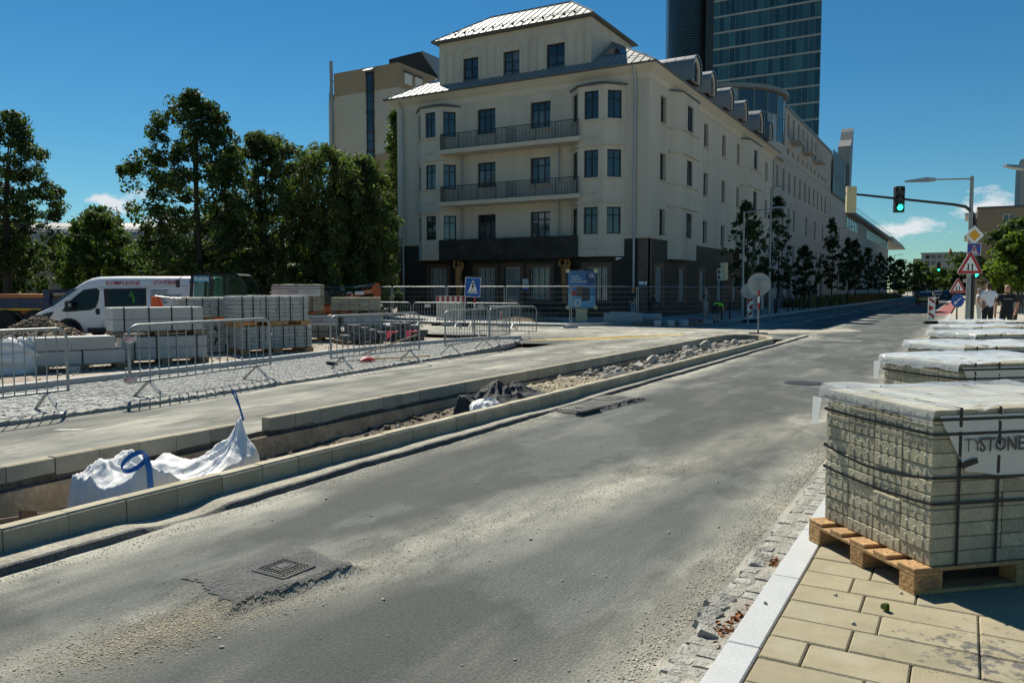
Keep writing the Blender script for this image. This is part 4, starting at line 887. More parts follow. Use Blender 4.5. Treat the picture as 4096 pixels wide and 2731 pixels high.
# ================================================================ glass tower
TW = thing('glass_tower', 'tall dark teal glass office tower with pale floor bands rising behind the corner house', 'tower', (-53.4, 190, 0))
fl = 3.68; PT = MB().bx(.05, 1.205, 0, .1, .42, fl).mesh('pane', 'tower_glass'); cnt = 0
for f in range(15):
    z = 21.0 + f * fl
    for k in range(19): obj('pane', PT, TW, (k * 1.256, 0, z))
    MB().bx(0, 23.9, -.25, .12, z, z + .40).build('floor_band', 'tower_band', TW)
m = MB()
for k in range(20): m.bx(k * 1.256 - .04, k * 1.256 + .04, -.05, .12, 21, 21 + 15 * fl)
m.build('mullions', 'office_metal', TW)
MB().prism([(0, .13), (23.9, .13), (19.6, 24), (0, 24)], 0, 110).bx(0, 23.9, 0, .12, 21 + 15 * fl, 110).build('core', 'tower_glass', TW)
MB().bx(-1.9, -.02, -.1, 24, 0, 112).build('pier', 'louvre', TW)
m = MB(); c0 = (-7.2, 5.5); n = 20
for i in range(150):
    z = 10 + i * .62; ring = [(c0[0] + 6.0 * math.cos(PI + PI * .95 * k / n), c0[1] + 6.4 * math.sin(PI + PI * .95 * k / n)) for k in range(n + 1)]
    for p, q_ in zip(ring, ring[1:]): m.add([(p[0], p[1], z), (q_[0], q_[1], z), (q_[0], q_[1], z + .34), (p[0], p[1], z + .34)], [(0, 1, 2, 3)])
stuff(m.build('louvres', 'louvre', TW))
MB().lathe([(5.6, 0), (5.6, 105)], 32, (c0[0], c0[1], 0)).build('drum', 'tower_glass', TW)

# ================================================================ panel block behind the trees
PB = thing('panel_block', 'tall tan and cream panel block with a dark window strip behind the park trees', 'building', (-72, 80, 0))
m = MB().bx(0, 10.5, 0, 9, 26.64, 29.62, 0).bx(0, 10.5, 0, 9, 18.8, 26.64, 1).bx(0, 10.5, 0, 9, 0, 18.8, 0).bx(-1.5, -.002, .6, 9, 0, 26.3, 1)
m.build('wall', ['block_tan', 'block_pale'], PB)
for k in range(7):
    z = 12 + k * 2.42
    for j in (0, 1): MB().bx(5.6, 6.5, -.14, -.03, z + .1 + j * 1.15, z + 1.15 + j * 1.15).build('pane', 'glass', PB)
    MB().bx(5.5, 5.6, -.2, -.001, z, z + 2.3).bx(6.5, 6.6, -.2, -.001, z, z + 2.3).bx(5.45, 6.65, -.28, -.001, z + 2.3, z + 2.42).bx(5.6, 6.5, -.16, -.001, z + 1.2, z + 1.27).build('frame', 'frame_dark', PB)
MB().prism([(-.02, 29), (-.9, 29), (-.9, 29.05), (-.02, 29.5)], 5.4, 6.7, 'x').build('hood', 'roof_metal', PB)
MB().tube([(-.3, -.15, 10), (-.3, -.15, 31.2)], .22, 12).build('flue', 'steel', PB, smooth=True)
m = MB(); 
for k in range(5): m.tube([(-1.45 + k * .01, .7 + k * 1.5, 26.3), (-1.3, .7 + k * 1.5, 28.4), (-.4, .7 + k * 1.5, 29.2)], .05, 6)
m.bx(-1.5, -1.44, .7, 8, 26.4, 27.4); m.build('balustrade', 'steel_dark', PB)
for z in (27.3, 24.4, 21.4):
    for j in (0, 1): o = MB().bx(1.1 + j * 2.2, 2.6 + j * 2.2, -.1, -.02, z, z + 1.3).at(10.5, 0, 0, PI / 2).build('window', 'off_white', PB); MB().bx(1.0 + j * 2.2, 2.7 + j * 2.2, -.16, -.02, z + 1.3, z + 1.6).at(10.5, 0, 0, PI / 2).build('blind_box', 'stone_brown', o)
MB().prism([(1.9, 0), (9.6, 0), (9.6, 30.2), (7.05, 33.7), (1.9, 33.4)], 9.05, 20, 'y').build('stair_tower', 'roof_black', PB)
MB().prism([(7.1, 33.75), (9.8, 30.1), (9.9, 30.2), (7.2, 33.9)], 9.3, 20, 'y').build('roof_edge', 'roof_metal', PB)

# ================================================================ barrel-roofed building far left
BR = thing('barrel_roof_building', 'low far building with curved ribbed metal roof behind the park trees', 'building', (-112, 62, 0), R(29.6))
pr = [(0, 8.3)] + [(0 + 5 - 5 * math.cos(PI * .5 * k / 8), 8.6 + 2.6 * math.sin(PI * .5 * k / 8)) for k in range(9)] + [(14, 11.2), (14, 8.3)]
MB().prism(pr, 0, 26, 'x').build('roof', 'roof_metal', BR)
m = MB()
for k in range(42):
    for p, q_ in zip(pr[1:9], pr[2:10]): m.bar((.3 + k * .62, p[0], p[1] + .03), (.3 + k * .62, q_[0], q_[1] + .03), .05, .06)
m.build('roof_ribs', 'steel_dull', BR)
MB().bx(0, 26, .3, 14, 0, 6.2).build('wall', 'block_tan', BR); MB().bx(0, 26, .6, 14, 6.2, 8.3).build('clerestory', 'office_metal', BR)
for k in range(6): MB().bx(1 + k * 4.2, 4 + k * 4.2, .5, .58, 6.4, 8.1).build('pane', 'glass', BR)
MB().bx(-12, -.02, .5, 12, 0, 11.3).build('wing', 'roof_black', BR)
MB().tube([(11, 4, 11), (11, 4, 13.5)], .05, 6).tube([(19, 4, 11), (19, 4, 13.6)], .05, 6).build('mast', 'steel_dull', BR)
MB().lathe([(.05, -.1), (.5, 0), (.55, .2)], 14, (1.0, 3, 11.9)).tube([(1, 3, 11), (1, 3, 12)], .05).build('dish', 'off_white', BR)

# ================================================================ buildings on the right and at the street's end
RB = thing('brick_office', 'grey brown flat roofed block with white framed windows behind the traffic light pole', 'building', (.9, 100, 0))
rh = [(2.3 + 3.0 * k, 3.4 + 3.0 * k, z, z + 1.35) for k in range(8) for z in (1.0, 3.6, 6.0, 8.4)]
MB().wall(30, 0, 10.4, rh, .2).build('wall', 'block_tan', RB); MB().bx(0, 30, .25, 20, 0, 10.4).build('core', 'block_tan', RB)
for h in rh: window(RB, h[0], .14, h[2], 1.1, 1.35, 0, 2, None, fr=.09, frame='off_white')
MB().bx(-.1, 30, -.12, 20, 10.4, 10.6).build('roof', 'roof_dark', RB); m = MB()
for k in range(5): m.bx(5.2 + k * 1.1, 6.1 + k * 1.1, 3, 5, 10.6, 12)
m.build('roof_unit', 'steel_dull', RB)
for k in range(4): MB().bx(-1.2, -.02, 1 + k * .02, 9, 2.6 + 2.4 * k, 2.9 + 2.4 * k).build('balcony', 'off_white', RB)
HR = thing('high_rise', 'pale high rise flats at the right edge above the brick office', 'building', (7.4, 160, 0))
hh = [(2 + 3.2 * k, 3.6 + 3.2 * k, z, z + 1.5) for k in range(6) for z in [11.5 + 2.8 * j for j in range(4)]]
MB().wall(24, 0, 23.6, hh, .2).build('wall', 'block_pale', HR); MB().bx(0, 24, .25, 16, 0, 23.6).build('core', 'block_pale', HR)
for h in hh: window(HR, h[0], .14, h[2], 1.6, 1.5, 0, 2, None, frame='off_white')
EB = thing('street_end_office', 'distant grey office with square windows closing off the street', 'building', (-11.4, 260, 0))
eh = [(1.1 + 1.5 * k, 2.15 + 1.5 * k, z, z + .95) for k in range(14) for z in (10.75, 9.0, 7.2, 5.4, 3.6)]
MB().wall(24, 0, 12.2, eh, .2).build('wall', 'office_stone', EB); MB().bx(0, 24, .25, 14, 0, 12.2).build('core', 'office_stone', EB)
for h in eh: MB().bx(h[0], h[1], .12, .16, h[2], h[3]).build('window', 'glass', EB)
MB().bx(-.3, 24, -.3, 14, 12.2, 12.4).build('roof', 'roof_dark', EB); MB().bx(-2.2, -.02, 2, 10, 0, 10.8).build('annexe', 'office_metal', EB)
MB().lathe([(.7, 0), (.05, 1.6)], 8, (7.2, 8, 12.4)).build('turret', 'terracotta', EB)
# ================================================================ PALLETS AND STACKS
PM = {}
def pallet(label, x, y, z, rz, Lx=1.2, Wy=.8, wood='wood', group='wooden pallets', cat='pallet'):
    t = thing('pallet', label, cat, (x, y, z), rz, group); s = Lx / 1.2; k = (round(Lx, 2), round(Wy, 2), wood)
    if k not in PM:
        bw = Wy * .145; d = {}
        def bm_(name, m): me = m.mesh(name, wood); bev(me, .004); d[name] = me
        bm_('deck_board', MB().bx(0, Lx, 0, Wy * .145, 0, .022)); bm_('deck_board_narrow', MB().bx(0, Lx, 0, Wy * .125, 0, .022)); bm_('cross_board', MB().bx(0, Lx * .12, 0, Wy, 0, .022)); bm_('block', MB().bx(0, Lx * .12, 0, Wy * .125, 0, .078)); bm_('skid', MB().bx(0, Lx, 0, Wy * .125, 0, .022)); PM[k] = d
    d = PM[k]
    for i, yy in enumerate((0, .2275, .4275, .645, .855)): obj('deck_board', d['deck_board' if i % 2 == 0 else 'deck_board_narrow'], t, (0, yy * Wy, .122))
    for xx in (0, .44 * Lx, .88 * Lx):
        obj('cross_board', d['cross_board'], t, (xx, 0, .1))
        for yy in (0, .4375, .875): obj('block', d['block'], t, (xx, yy * Wy, .022))
    for yy in (0, .4375, .875): obj('skid', d['skid'], t, (0, yy * Wy, 0))
    return t
def hstrap(m, x0, x1, y0, y1, z, w=.008, t=.004, wob=0):
    # band round the four sides, sagging a little on the way
    pts = []
    def run(a, b, n=5):
        for i in range(n): u = i / n; pts.append((a[0] + (b[0] - a[0]) * u, a[1] + (b[1] - a[1]) * u, z + wob * math.sin(PI * u) * (1 if a[0] == b[0] else .25)))
    run((x0, y1), (x0, y0)); run((x0, y0), (x1, y0)); run((x1, y0), (x1, y1)); run((x1, y1), (x0, y1))
    n = len(pts)
    for i in range(n):
        a, b = pts[i], pts[(i + 1) % n]; m.add([(a[0], a[1], a[2] - w), (b[0], b[1], b[2] - w), (b[0], b[1], b[2] + w), (a[0], a[1], a[2] + w)], [(0, 1, 2, 3)])
def vstrap(m, x, y0, y1, z0, z1, w=.010):
    m.add([(x - w, y0, z0), (x + w, y0, z0), (x + w, y0, z1), (x - w, y0, z1), (x + w, y1, z1), (x - w, y1, z1), (x + w, y1, z0), (x - w, y1, z0)], [(0, 1, 2, 3), (3, 2, 4, 5), (5, 4, 6, 7)])
BW, BH = .237, .0765
def nib_block():
    m = MB().bx(0, .447, 0, BW - .004, 0, BH - .003); me = m.mesh('concrete_block', 'block'); bev(me, .004)
    k = MB(); 
    for y, h0, h1 in ((.055, .004, .062), (.12, .004, .038), (.185, .004, .055)):
        k.add([(0, y - .008, h0), (0, y + .008, h0), (-.0045, y + .004, h0 + .004), (-.0045, y - .004, h0 + .004), (0, y - .008, h1), (0, y + .008, h1), (-.004, y + .003, h1 - .008), (-.004, y - .003, h1 - .008)], [(0, 1, 2, 3), (4, 7, 6, 5), (0, 3, 7, 4), (1, 5, 6, 2), (3, 2, 6, 7)])
    b = bmesh.new(); b.from_mesh(me); t = k.mesh('t', 'block'); b.from_mesh(t); b.to_mesh(me); b.free(); return me
NB = nib_block()
def film_top(sd, x0, x1, y0, y1, z, over=.06, drop=.10):
    # loose clear sheet: lies on the top, hangs a hand's breadth over the lane side, lifts in folds
    r = random.Random(sd)
    def fn(u, v):
        x = x0 - drop + u * (x1 - x0 + drop + over); y = y0 - over * .3 + v * (y1 - y0 + over * 1.3)
        f = .05 * abs(fb(x * 1.6 + sd, y * 3.2, sd, 2)) * 2 + .016 * math.sin(y * 13 + x * 5 + 9 * fb(x * 2, y * 2, sd, 2)) * (.45 + fb(x, y * 2, sd + 3))
        zz = z + .006 + max(f, 0) + (.10 * max(0, fb(x * 1.4 + 7, y * 1.4, sd + 5)) * max(0, u - .35))
        if x < x0:
            h = (x0 - x); ln = .4 + .6 * (v < .93) + .7 * (v > .8) * (v - .8) * 4; x = x0 - .012 - .02 * abs(fb(y * 9, h * 20, sd)) - h * .12; zz = z + .006 - h * ln * (.55 + .5 * abs(fb(y * 4 + 2, 3, sd)) * 2)
        if v < .05: zz -= .02 * abs(fb(x * 5, 2, sd)) * 4
        return (x, y, zz)
    return MB().grid(fn, 60, 56)
def block_stack(label, x, y, z, rz, sd, film=True, full=True):
    t = thing('block_stack', label, 'block stack', (x, y, z), rz, 'strapped stacks of concrete blocks along the kerb')
    X0, Y0 = .10, .015; nl, nc = 11, 4; X1 = X0 + 3 * .45; Y1 = Y0 + nc * BW; Z1 = nl * BH; r = random.Random(sd)
    for l in range(nl):
        for c in range(nc):
            for a in range(3):
                if 0 < c < nc - 1 and a > 0 and l < nl - 1: continue
                if not full and l < nl - 5: continue
                obj('concrete_block', NB, t, (X0 + a * .45 + r.uniform(-.005, .004), Y0 + c * BW + r.uniform(-.002, .002), l * BH), r.uniform(-.006, .006))
    if not full: MB().bx(X0, X1, Y0, Y1, 0, (nl - 5) * BH - .002).build('lower_courses', 'block', t)
    m = MB(); e = .008
    for xs_ in (X0 + .155, X0 + .40, X0 + .95): vstrap(m, xs_, Y0 - e * 1.6, Y1 + e, -.02, Z1 + e * 1.2)
    for zz, wb in ((Z1 - .05, -.004), (Z1 - .128, -.006), (Z1 - .36, -.05), (Z1 - .50, -.02)): hstrap(m, X0 - .012, X1 + e, Y0 - e * 2, Y1 + e, zz, .008, wob=wb)
    m.build('straps', 'strap', t)
    if film: film_top(sd, X0, X1, Y0, Y1, Z1).build('cover_sheet', 'film' if sd == 2 else 'film_bright', t, smooth=True)
    # printed wrap on the long side, its near edge cut on the slant
    za, zb_ = Z1 - .36, Z1 - .03
    def fn(u, v):
        zz = zb_ - v * (zb_ - za); xl = X0 + .02 + .175 * v; xx = xl + u * (X1 - xl); bot = .03 * math.sin(u * 7 + sd) * v
        return (xx, Y0 - .011 - .006 * abs(fb(u * 5, v * 4, sd)) * 2, zz + bot)
    wr = MB().grid(fn, 24, 8).build('printed_wrap', 'film_print', t, smooth=True)
    for body, x_, sz, b_, mt in (('TY', X0 + .168, .105, -.0012, 'grey_text'), ('STONE', X0 + .262, .105, .0018, 'grey_text'), ('DESIGN', X0 + .61, .105, -.002, 'pale_text')):
        o = obj('lettering', text_mesh(body, sz, mt, 'lettering', .0008, .86, b_), wr, (x_, Y0 - .0265, Z1 - .225))
    if full:
        MB().bx(0, .10, -.003, 0, 0, .03).build('tape', 'strap', wr, (X0 + .165, Y0 - .022, Z1 - .315), (0, -.28, 0))
        MB().grid(lambda u, v: (X0 - .03 - .03 * v, Y1 + .01 + .10 * u * (1 - .4 * v), Z1 - .06 - .17 * v), 4, 4).build('delivery_note', 'film_print', t)
    return t
ZS = .08; AR = R(41.8)
posn = [(-.186, 4.649), (-.09, 7.72), (-.06, 10.02), (.08, 12.95), (.06, 15.4), (.12, 18.0)]
bl = ['nearest strapped block stack on the footway, its printed wrap folded back', 'second block stack along the kerb, clear sheet bulging over its corner', 'third block stack along the kerb, sheet shining on its left edge', 'fourth block stack along the kerb with puffed clear sheet', 'fifth block stack along the kerb under wrinkled sheet', 'farthest block stack of the kerb row, under a tall fold of sheet']
pl = ['pale wooden pallet under the nearest block stack, deck boards sticking out', 'pallet under the second block stack along the kerb', 'pallet under the third block stack along the kerb', 'pallet under the fourth block stack along the kerb', 'pallet under the fifth block stack along the kerb', 'pallet under the farthest block stack of the kerb row']
for i, (x, y) in enumerate(posn):
    a = AR + random.uniform(-.04, .04) * (i > 0)
    p_ = pallet(pl[i], x, y, ZS, a, 1.46, .978)
    block_stack(bl[i], x, y, ZS + .146, a, i + 2, True, i < 2)
    if i == 0:
        e = bpy.data.objects[p_.name]
        st = MB(); st.add([(0, 0, 0)], []) if False else None
        obj('stamp', text_mesh('EPAL', .042, 'wood_old', 'stamp', .0006, 1.1, .001, 'CENTER'), p_, (.088, -.0015, .047))
        pts = [(.088 + .062 * math.cos(2 * PI * k / 20), -.0015, .061 + .032 * math.sin(2 * PI * k / 20)) for k in range(21)]
        MB().tube(pts, .0016, 5).build('stamp_ring', 'wood_old', p_)
        m = MB()
        for yy in (.05, .09, .27, .32, .47, .53, .69, .74, .89, .94):
            for xx in (.04, .09): m.lathe([(.005, 0), (.005, .001)], 8, (xx, yy, .1442))
        m.build('nails', 'steel_dark', p_)

# ---- left-hand site: palleted granite and pavers
def site_stack(label, x, y, ang, L_, W_, z0, z1, nl, nc, m_, straps=0, name='granite_stack', cat='stone stack', group='palleted stone on the site', jag=.006, wrap=None, cap=None, strap_z=(), piece='granite_block', pal=True, plabel=None, nd=1):
    G = -.13
    if pal: pallet(plabel or 'pallet', x, y, z0 - .146, ang, L_ * 1.02, W_, 'wood_old' if not plabel or 'old' in plabel else 'wood', 'pallets on the site')
    t = thing(name, label, cat, (x, y, z0), ang, group); r = random.Random(hash(label) % 1000 if False else int(abs(x * 100)))
    bw, bh, bd = L_ / nc, (z1 - z0) / nl, W_ / nd
    me = MB().bx(.004, bw - .004, 0, bd - .004, 0, bh - .006).mesh(piece, m_); bev(me, min(.012, bh * .08))
    for l in range(nl):
        for c in range(nc):
            for d in range(nd): obj(piece, me, t, (c * bw + r.uniform(-jag, jag), d * bd + r.uniform(-jag, jag), l * bh), 0)
    if straps or strap_z:
        m = MB()
        for i in range(straps): vstrap(m, L_ * (i + .5) / straps + r.uniform(-.03, .03), -.012, W_ + .012, -.02, z1 - z0 + .008, .016)
        for zz in strap_z: hstrap(m, -.012, L_ + .012, -.016, W_ + .012, zz, .012)
        m.build('straps', 'strap', t)
    if wrap:
        zz0, zz1, sz = wrap; wo = MB().bx(-.01, L_ + .01, -.014, -.009, zz0, zz1).bx(-.014, -.009, 0, W_, zz0, zz1).build('printed_wrap', 'film_print', t)
        for body, fx, mt, b_ in (('CITY', .10, 'pale_text', -.001), ('STONE', .34, 'grey_text', .001), ('DESIGN', .70, 'pale_text', -.001)): obj('lettering', text_mesh(body, sz, mt, 'lettering', .001, .82, b_), wo, (L_ * fx * .95 + .0, -.018, (zz0 + zz1) / 2 - sz * .4))
    if cap: 
        MB().grid(lambda u, v: (-.03 + u * (L_ + .06), -.03 + v * (W_ + .06), z1 - z0 + .008 + .05 * abs(fb(u * 6, v * 6, int(x * 10) % 7)) * 2), 24, 14).build('cover_sheet', 'film', t, smooth=True)
    return t
A0 = R(66)
site_stack('two courses of long grey granite kerb blocks on a pallet beside the white bag', -17.72, 10.05, A0, 1.75, .75, .02, .34, 1, 2, 'granite', nd=2, plabel='old pallet under the low granite kerb blocks', jag=.03)
site_stack('upper long granite kerb block resting across the low granite course', -17.70, 10.0, A0, 1.6, .62, .35, .65, 1, 1, 'granite', straps=0, nd=2, pal=False)
obj_ = MB().bx(0, .2, 0, .2, 0, .15).build('granite_cube', 'granite', None, (-17.2, 10.35, -.13), .3); tag(obj_, 'single small granite cube on the ground before the low kerb block pallet', 'stone')
site_stack('lower pair of strapped grey granite slab courses behind the long barrier', -17.45, 11.9, A0, 1.95, .85, .02, .57, 2, 1, 'granite', straps=4, nd=2, plabel='old pallet on the ground under the strapped granite slabs')
site_stack('upper pair of strapped grey granite slab courses stacked above the lower ones', -17.6, 11.75, A0, 2.1, .85, .71, 1.28, 2, 1, 'granite', straps=4, nd=2, plabel='old pallet wedged between the two tiers of granite slabs')
site_stack('strapped rough sett stack with white sheet scraps, left of its taller neighbour', -19.3, 14.9, A0, 1.75, .95, .93, 1.47, 6, 8, 'block_grey', straps=4, nd=3, plabel='pallet under the strapped rough sett stack', jag=.012, cap=True)
site_stack('untidy half unloaded pile of grey setts under the strapped sett stack', -19.1, 15.3, A0, 1.15, .9, -.1, .76, 8, 4, 'block_grey', nd=3, pal=False, jag=.05)
site_stack('lower strapped sett pallet in the centre of the site', -17.75, 15.75, A0, 2.1, 1.1, .02, .66, 6, 9, 'block_grey', straps=6, nd=3, plabel='pale pallet on the ground under the central sett stacks', jag=.008)
site_stack('upper strapped sett pallet in the centre of the site', -17.8, 15.6, A0, 2.15, 1.1, .81, 1.52, 6, 9, 'block_grey', straps=6, nd=3, plabel='pale pallet between the two central sett stacks', jag=.008, cap=True)
A1 = R(35)
site_stack('lower sandy paver stack with printed white wrap behind the central setts', -20.6, 20.9, A1, 1.35, 1.1, .02, .80, 9, 4, 'block', straps=3, nd=3, strap_z=(.55, .68, .2), wrap=(.42, .78, .16), plabel='pallet under the lower printed paver stack')
site_stack('upper sandy paver stack with printed white wrap, tallest of the site', -21.65, 20.65, A1, 1.7, 1.1, .95, 1.88, 11, 5, 'block', straps=3, nd=3, strap_z=(.8, .88, .5), wrap=(.5, .9, .15), cap=True, plabel='pallet under the tallest paver stack')
site_stack('lower supporting sandy paver stack under the tallest one', -21.7, 20.85, A1, 1.0, 1.1, .02, .79, 9, 3, 'block', straps=2, nd=3, plabel='pallet on the ground under the tallest paver stacks')
site_stack('lower sandy paver stack with printed wrap right of the tallest stack', -19.75, 22.3, A1, 1.35, 1.1, .02, .80, 9, 4, 'block', straps=3, nd=3, strap_z=(.5, .7), wrap=(.42, .78, .14), plabel='pallet under the right printed paver stack')
site_stack('short upper sandy paver stack on the right hand printed stack', -20.2, 22.1, A1, 1.75, 1.1, .96, 1.43, 6, 5, 'block', straps=0, nd=3, strap_z=(), plabel='old pallet under the short upper paver stack')
# dark paver piles, loose and stepped
def loose_pile(label, x, y, ang, rows, z0=-.11, bw=.3, bh=.085, bd=.2, seed=1, plab=None):
    if plab: pallet(plab, x - .1, y - .05, z0 - .02, ang, 1.5, .9, 'wood_old', 'pallets on the site')
    t = thing('paver_pile', label, 'paver pile', (x, y, z0 + (.125 if plab else 0)), ang, 'loose piles of dark pavers'); r = random.Random(seed)
    me = MB().bx(.004, bw - .004, .004, bd - .004, 0, bh - .006).mesh('paving_slab', 'dark_block'); bev(me, .006)
    for l, (a, b) in enumerate(rows):
        for c in range(a, b):
            for d in range(3): obj('paving_slab', me, t, (c * bw + r.uniform(-.04, .04), d * bd * 1.05 + r.uniform(-.03, .03), l * bh), r.uniform(-.12, .12))
loose_pile('stepped pile of loose dark pavers behind the barrier, left of the pink rags', -18.05, 20.4, R(60), [(0, 5), (0, 5), (1, 5), (1, 4), (1, 3), (1, 2)], seed=3, plab='old pallet under the stepped dark paver pile')
loose_pile('taller pile of dark pavers on a pallet right of the pink rags', -17.75, 22.3, R(55), [(0, 5), (0, 5), (0, 5), (0, 4), (0, 4), (1, 3)], seed=5, plab='old pallet under the taller dark paver pile')
o = MB().bx(0, 1.5, 0, 1.2, 0, .55).build('granite_slab', 'granite', None, (-19.25, 23.1, -.13), R(40), bevel=.02); tag(o, 'large pale granite slab block lying behind the dark pavers', 'stone block')
o = pallet('lone empty pallet lying behind the granite slabs near the van', -22.0, 14.2, -.13, R(50), 1.2, .8, 'wood_old', 'pallets on the site')

# ---- soil heap, gravel and loose stones
def heap(cx_, cy_, rx, ry, h, seed, mt, name, zb=-.14, n=46):
    def fn(u, v):
        x = (u - .5) * 2.2; y = (v - .5) * 2.2; d = math.hypot(x, y); z = max(0, 1 - d ** 1.25) * h
        z += (.10 * fb(x * 4, y * 4, seed) + .10 * fb(x * 11, y * 11, seed + 2) + .06 * fb(x * 26, y * 26, seed + 4)) * h * (1.5 if d < 1 else .1)
        return (cx_ + x * rx, cy_ + y * ry, zb + z)
    return MB().grid(fn, n, n).build(name, mt, smooth=60)
tag(heap(-25.6, 14.6, 2.3, 1.6, 1.0, 5, 'soil_heap', 'soil_heap'), 'brown heap of dug soil in front of the white van', 'soil heap')
tag(heap(-22.8, 14.6, 1.2, .8, .32, 8, 'rubble', 'rubble_heap'), 'low grey heap of rubble between the granite stacks', 'rubble heap')
ICO = None
def pebbles(P, S, mt, name, parent=None, zoff=0, flat=.6):
    global ICO
    if ICO is None:
        b = bmesh.new(); bmesh.ops.create_icosphere(b, subdivisions=1, radius=1); ICO = (np.array([tuple(v.co) for v in b.verts]), np.array([[v.index for v in f.verts] for f in b.faces])); b.free()
    v0, f0 = ICO; n = len(P); nv = len(v0)
    sc = S[:, None] * RNG.uniform(.65, 1.3, (n, 3)); sc[:, 2] *= flat; a = RNG.uniform(0, 6.28, n)
    V = v0[None] * sc[:, None, :] * RNG.uniform(.82, 1.15, (n, nv, 1)); c, s = np.cos(a)[:, None], np.sin(a)[:, None]
    X = V[..., 0] * c - V[..., 1] * s; Y = V[..., 0] * s + V[..., 1] * c; V = np.stack([X, Y, V[..., 2]], -1) + P[:, None, :]
    F = (f0[None] + (np.arange(n) * nv)[:, None, None]).reshape(-1, 3)
    me = bpy.data.meshes.new(name); me.vertices.add(n * nv); me.vertices.foreach_set('co', V.reshape(-1)); me.loops.add(len(F) * 3); me.loops.foreach_set('vertex_index', F.reshape(-1).astype(np.int32))
    me.polygons.add(len(F)); me.polygons.foreach_set('loop_start', np.arange(0, len(F) * 3, 3, dtype=np.int32)); me.materials.append(MT[mt]); me.polygons.foreach_set('use_smooth', [True] * len(F)); me.update(calc_edges=True)
    return stuff(obj(name, me, parent))
def on_road(n, fx, fy, s0, s1, mt, name, label):
    y = fy(n); x = fx(y, n); z = road_z(x, y); S = RNG.uniform(s0, s1, n) * RNG.choice([1, 1, 1, 1, 1.3, 1.9], n)
    o = pebbles(np.stack([x, y, z + S * .3], 1), S, mt, name); tag(o, label, 'gravel'); return o
on_road(5000, lambda y, n: -3.98 + .215 * y + RNG.normal(0, .10 + .02 * y, n), lambda n: RNG.uniform(1.9, 7.5, n) ** 1.0, .0012, .0038, 'gravel_tan', 'gravel', 'tan grit swept in a band across the milled lane')
on_road(8000, lambda y, n: -3.42 + RNG.normal(0, .14, n) + .15 * (y - 2.5), lambda n: RNG.normal(2.65, .33, n), .001, .0036, 'gravel_tan', 'gravel', 'tan pebbles gathered below the raised manhole cover')
on_road(9000, lambda y, n: -1.17 - np.abs(RNG.normal(0, .10, n)), lambda n: RNG.uniform(2.0, 10, n), .0015, .0045, 'gravel', 'gravel', 'grey grit along the gutter setts')
on_road(4000, lambda y, n: LIP + .07 + np.abs(RNG.normal(0, .08, n)), lambda n: RNG.uniform(2, 13.5, n), .001, .004, 'gravel', 'gravel', 'loose grit along the broken asphalt edge')
on_road(260, lambda y, n: RNG.uniform(-4.8, -1.3, n), lambda n: RNG.uniform(1.8, 8, n), .002, .008, 'gravel', 'gravel', 'scattered stones across the milled lane')
n = 2600; y = RNG.uniform(11.1, 14.6, n); x = RNG.uniform(-6.9, -5.45, n); S = RNG.uniform(.022, .05, n)
tag(pebbles(np.stack([x, y, bed_z(x, y) + S * .6 + .03], 1), S, 'gravel_tan', 'gravel'), 'pale rounded gravel filling the middle of the island bed', 'gravel')
n = 900; y = RNG.uniform(13.8, 27.2, n); x = RNG.uniform(-6.95, -5.35, n); ok = (y < 25.4) | (np.hypot(x + 6.2, (y - 25.4) * .5) < .75); x, y = x[ok], y[ok]; S = RNG.uniform(.03, .09, len(x))
tag(pebbles(np.stack([x, y, bed_z(x, y) + S * .4], 1), S, 'rubble', 'rubble', None, 0, .8), 'broken concrete rubble in the far end of the island bed', 'rubble')
n = 1100; y = RNG.uniform(2.0, 11, n); x = RNG.uniform(-6.95, -5.45, n); S = RNG.uniform(.006, .024, n) * RNG.choice([1, 1, 1, 1, 1, 2.2], n)
tag(pebbles(np.stack([x, y, bed_z(x, y) + S * .3], 1), S, 'trench_soil', 'rubble', None, 0, .8), 'small rubble in the near end of the island bed', 'rubble')
n = 1500; y = RNG.uniform(6, 24, n); x = RNG.uniform(-24, -14.7, n); S = RNG.uniform(.012, .05, n)
tag(pebbles(np.stack([x, y, np.full(n, -.13) + S * .3], 1), S, 'rubble', 'gravel', None, 0, .7), 'stones strewn over the bare site ground', 'gravel')
n = 1500; th = RNG.uniform(0, 6.28, n); rr_ = RNG.uniform(0, 1, n) ** .6; S = RNG.uniform(.015, .06, n) * RNG.choice([1, 1, 1, 1.7], n)
tag(pebbles(np.stack([-25.6 + 2.3 * rr_ * np.cos(th), 14.6 + 1.6 * rr_ * np.sin(th), -.13 + np.maximum(0, 1 - rr_ ** 1.25) * 1.0], 1), S, 'soil_heap', 'clods', None, 0, .8), 'clods and stones over the brown soil heap', 'clods')
def rock(label, x, y, z, s, seed, mt='rubble', name='concrete_chunk', cat='rubble chunk', sq=(1, 1, .8)):
    b = bmesh.new(); bmesh.ops.create_icosphere(b, subdivisions=3, radius=1); r = random.Random(seed); pl_ = [(Vector((r.gauss(0, 1), r.gauss(0, 1), r.gauss(0, .8))).normalized(), r.uniform(.55, .85)) for _ in range(11)]
    for v in b.verts:
        for nrm, dd in pl_:
            e = v.co.dot(nrm) - dd
            if e > 0: v.co -= nrm * e
        v.co *= 1 + .05 * fb(v.co.x * 3 + seed, v.co.y * 3 + v.co.z, seed)
        v.co = Vector((v.co.x * s * sq[0], v.co.y * s * sq[1], v.co.z * s * sq[2]))
    me = bpy.data.meshes.new(name); b.to_mesh(me); b.free(); me.materials.append(MT[mt]); me.polygons.foreach_set('use_smooth', [True] * len(me.polygons)); me.set_sharp_from_angle(angle=R(28))
    return tag(obj(name, me, None, (x, y, z), r.uniform(0, 6)), label, cat, 'broken concrete in the island bed')
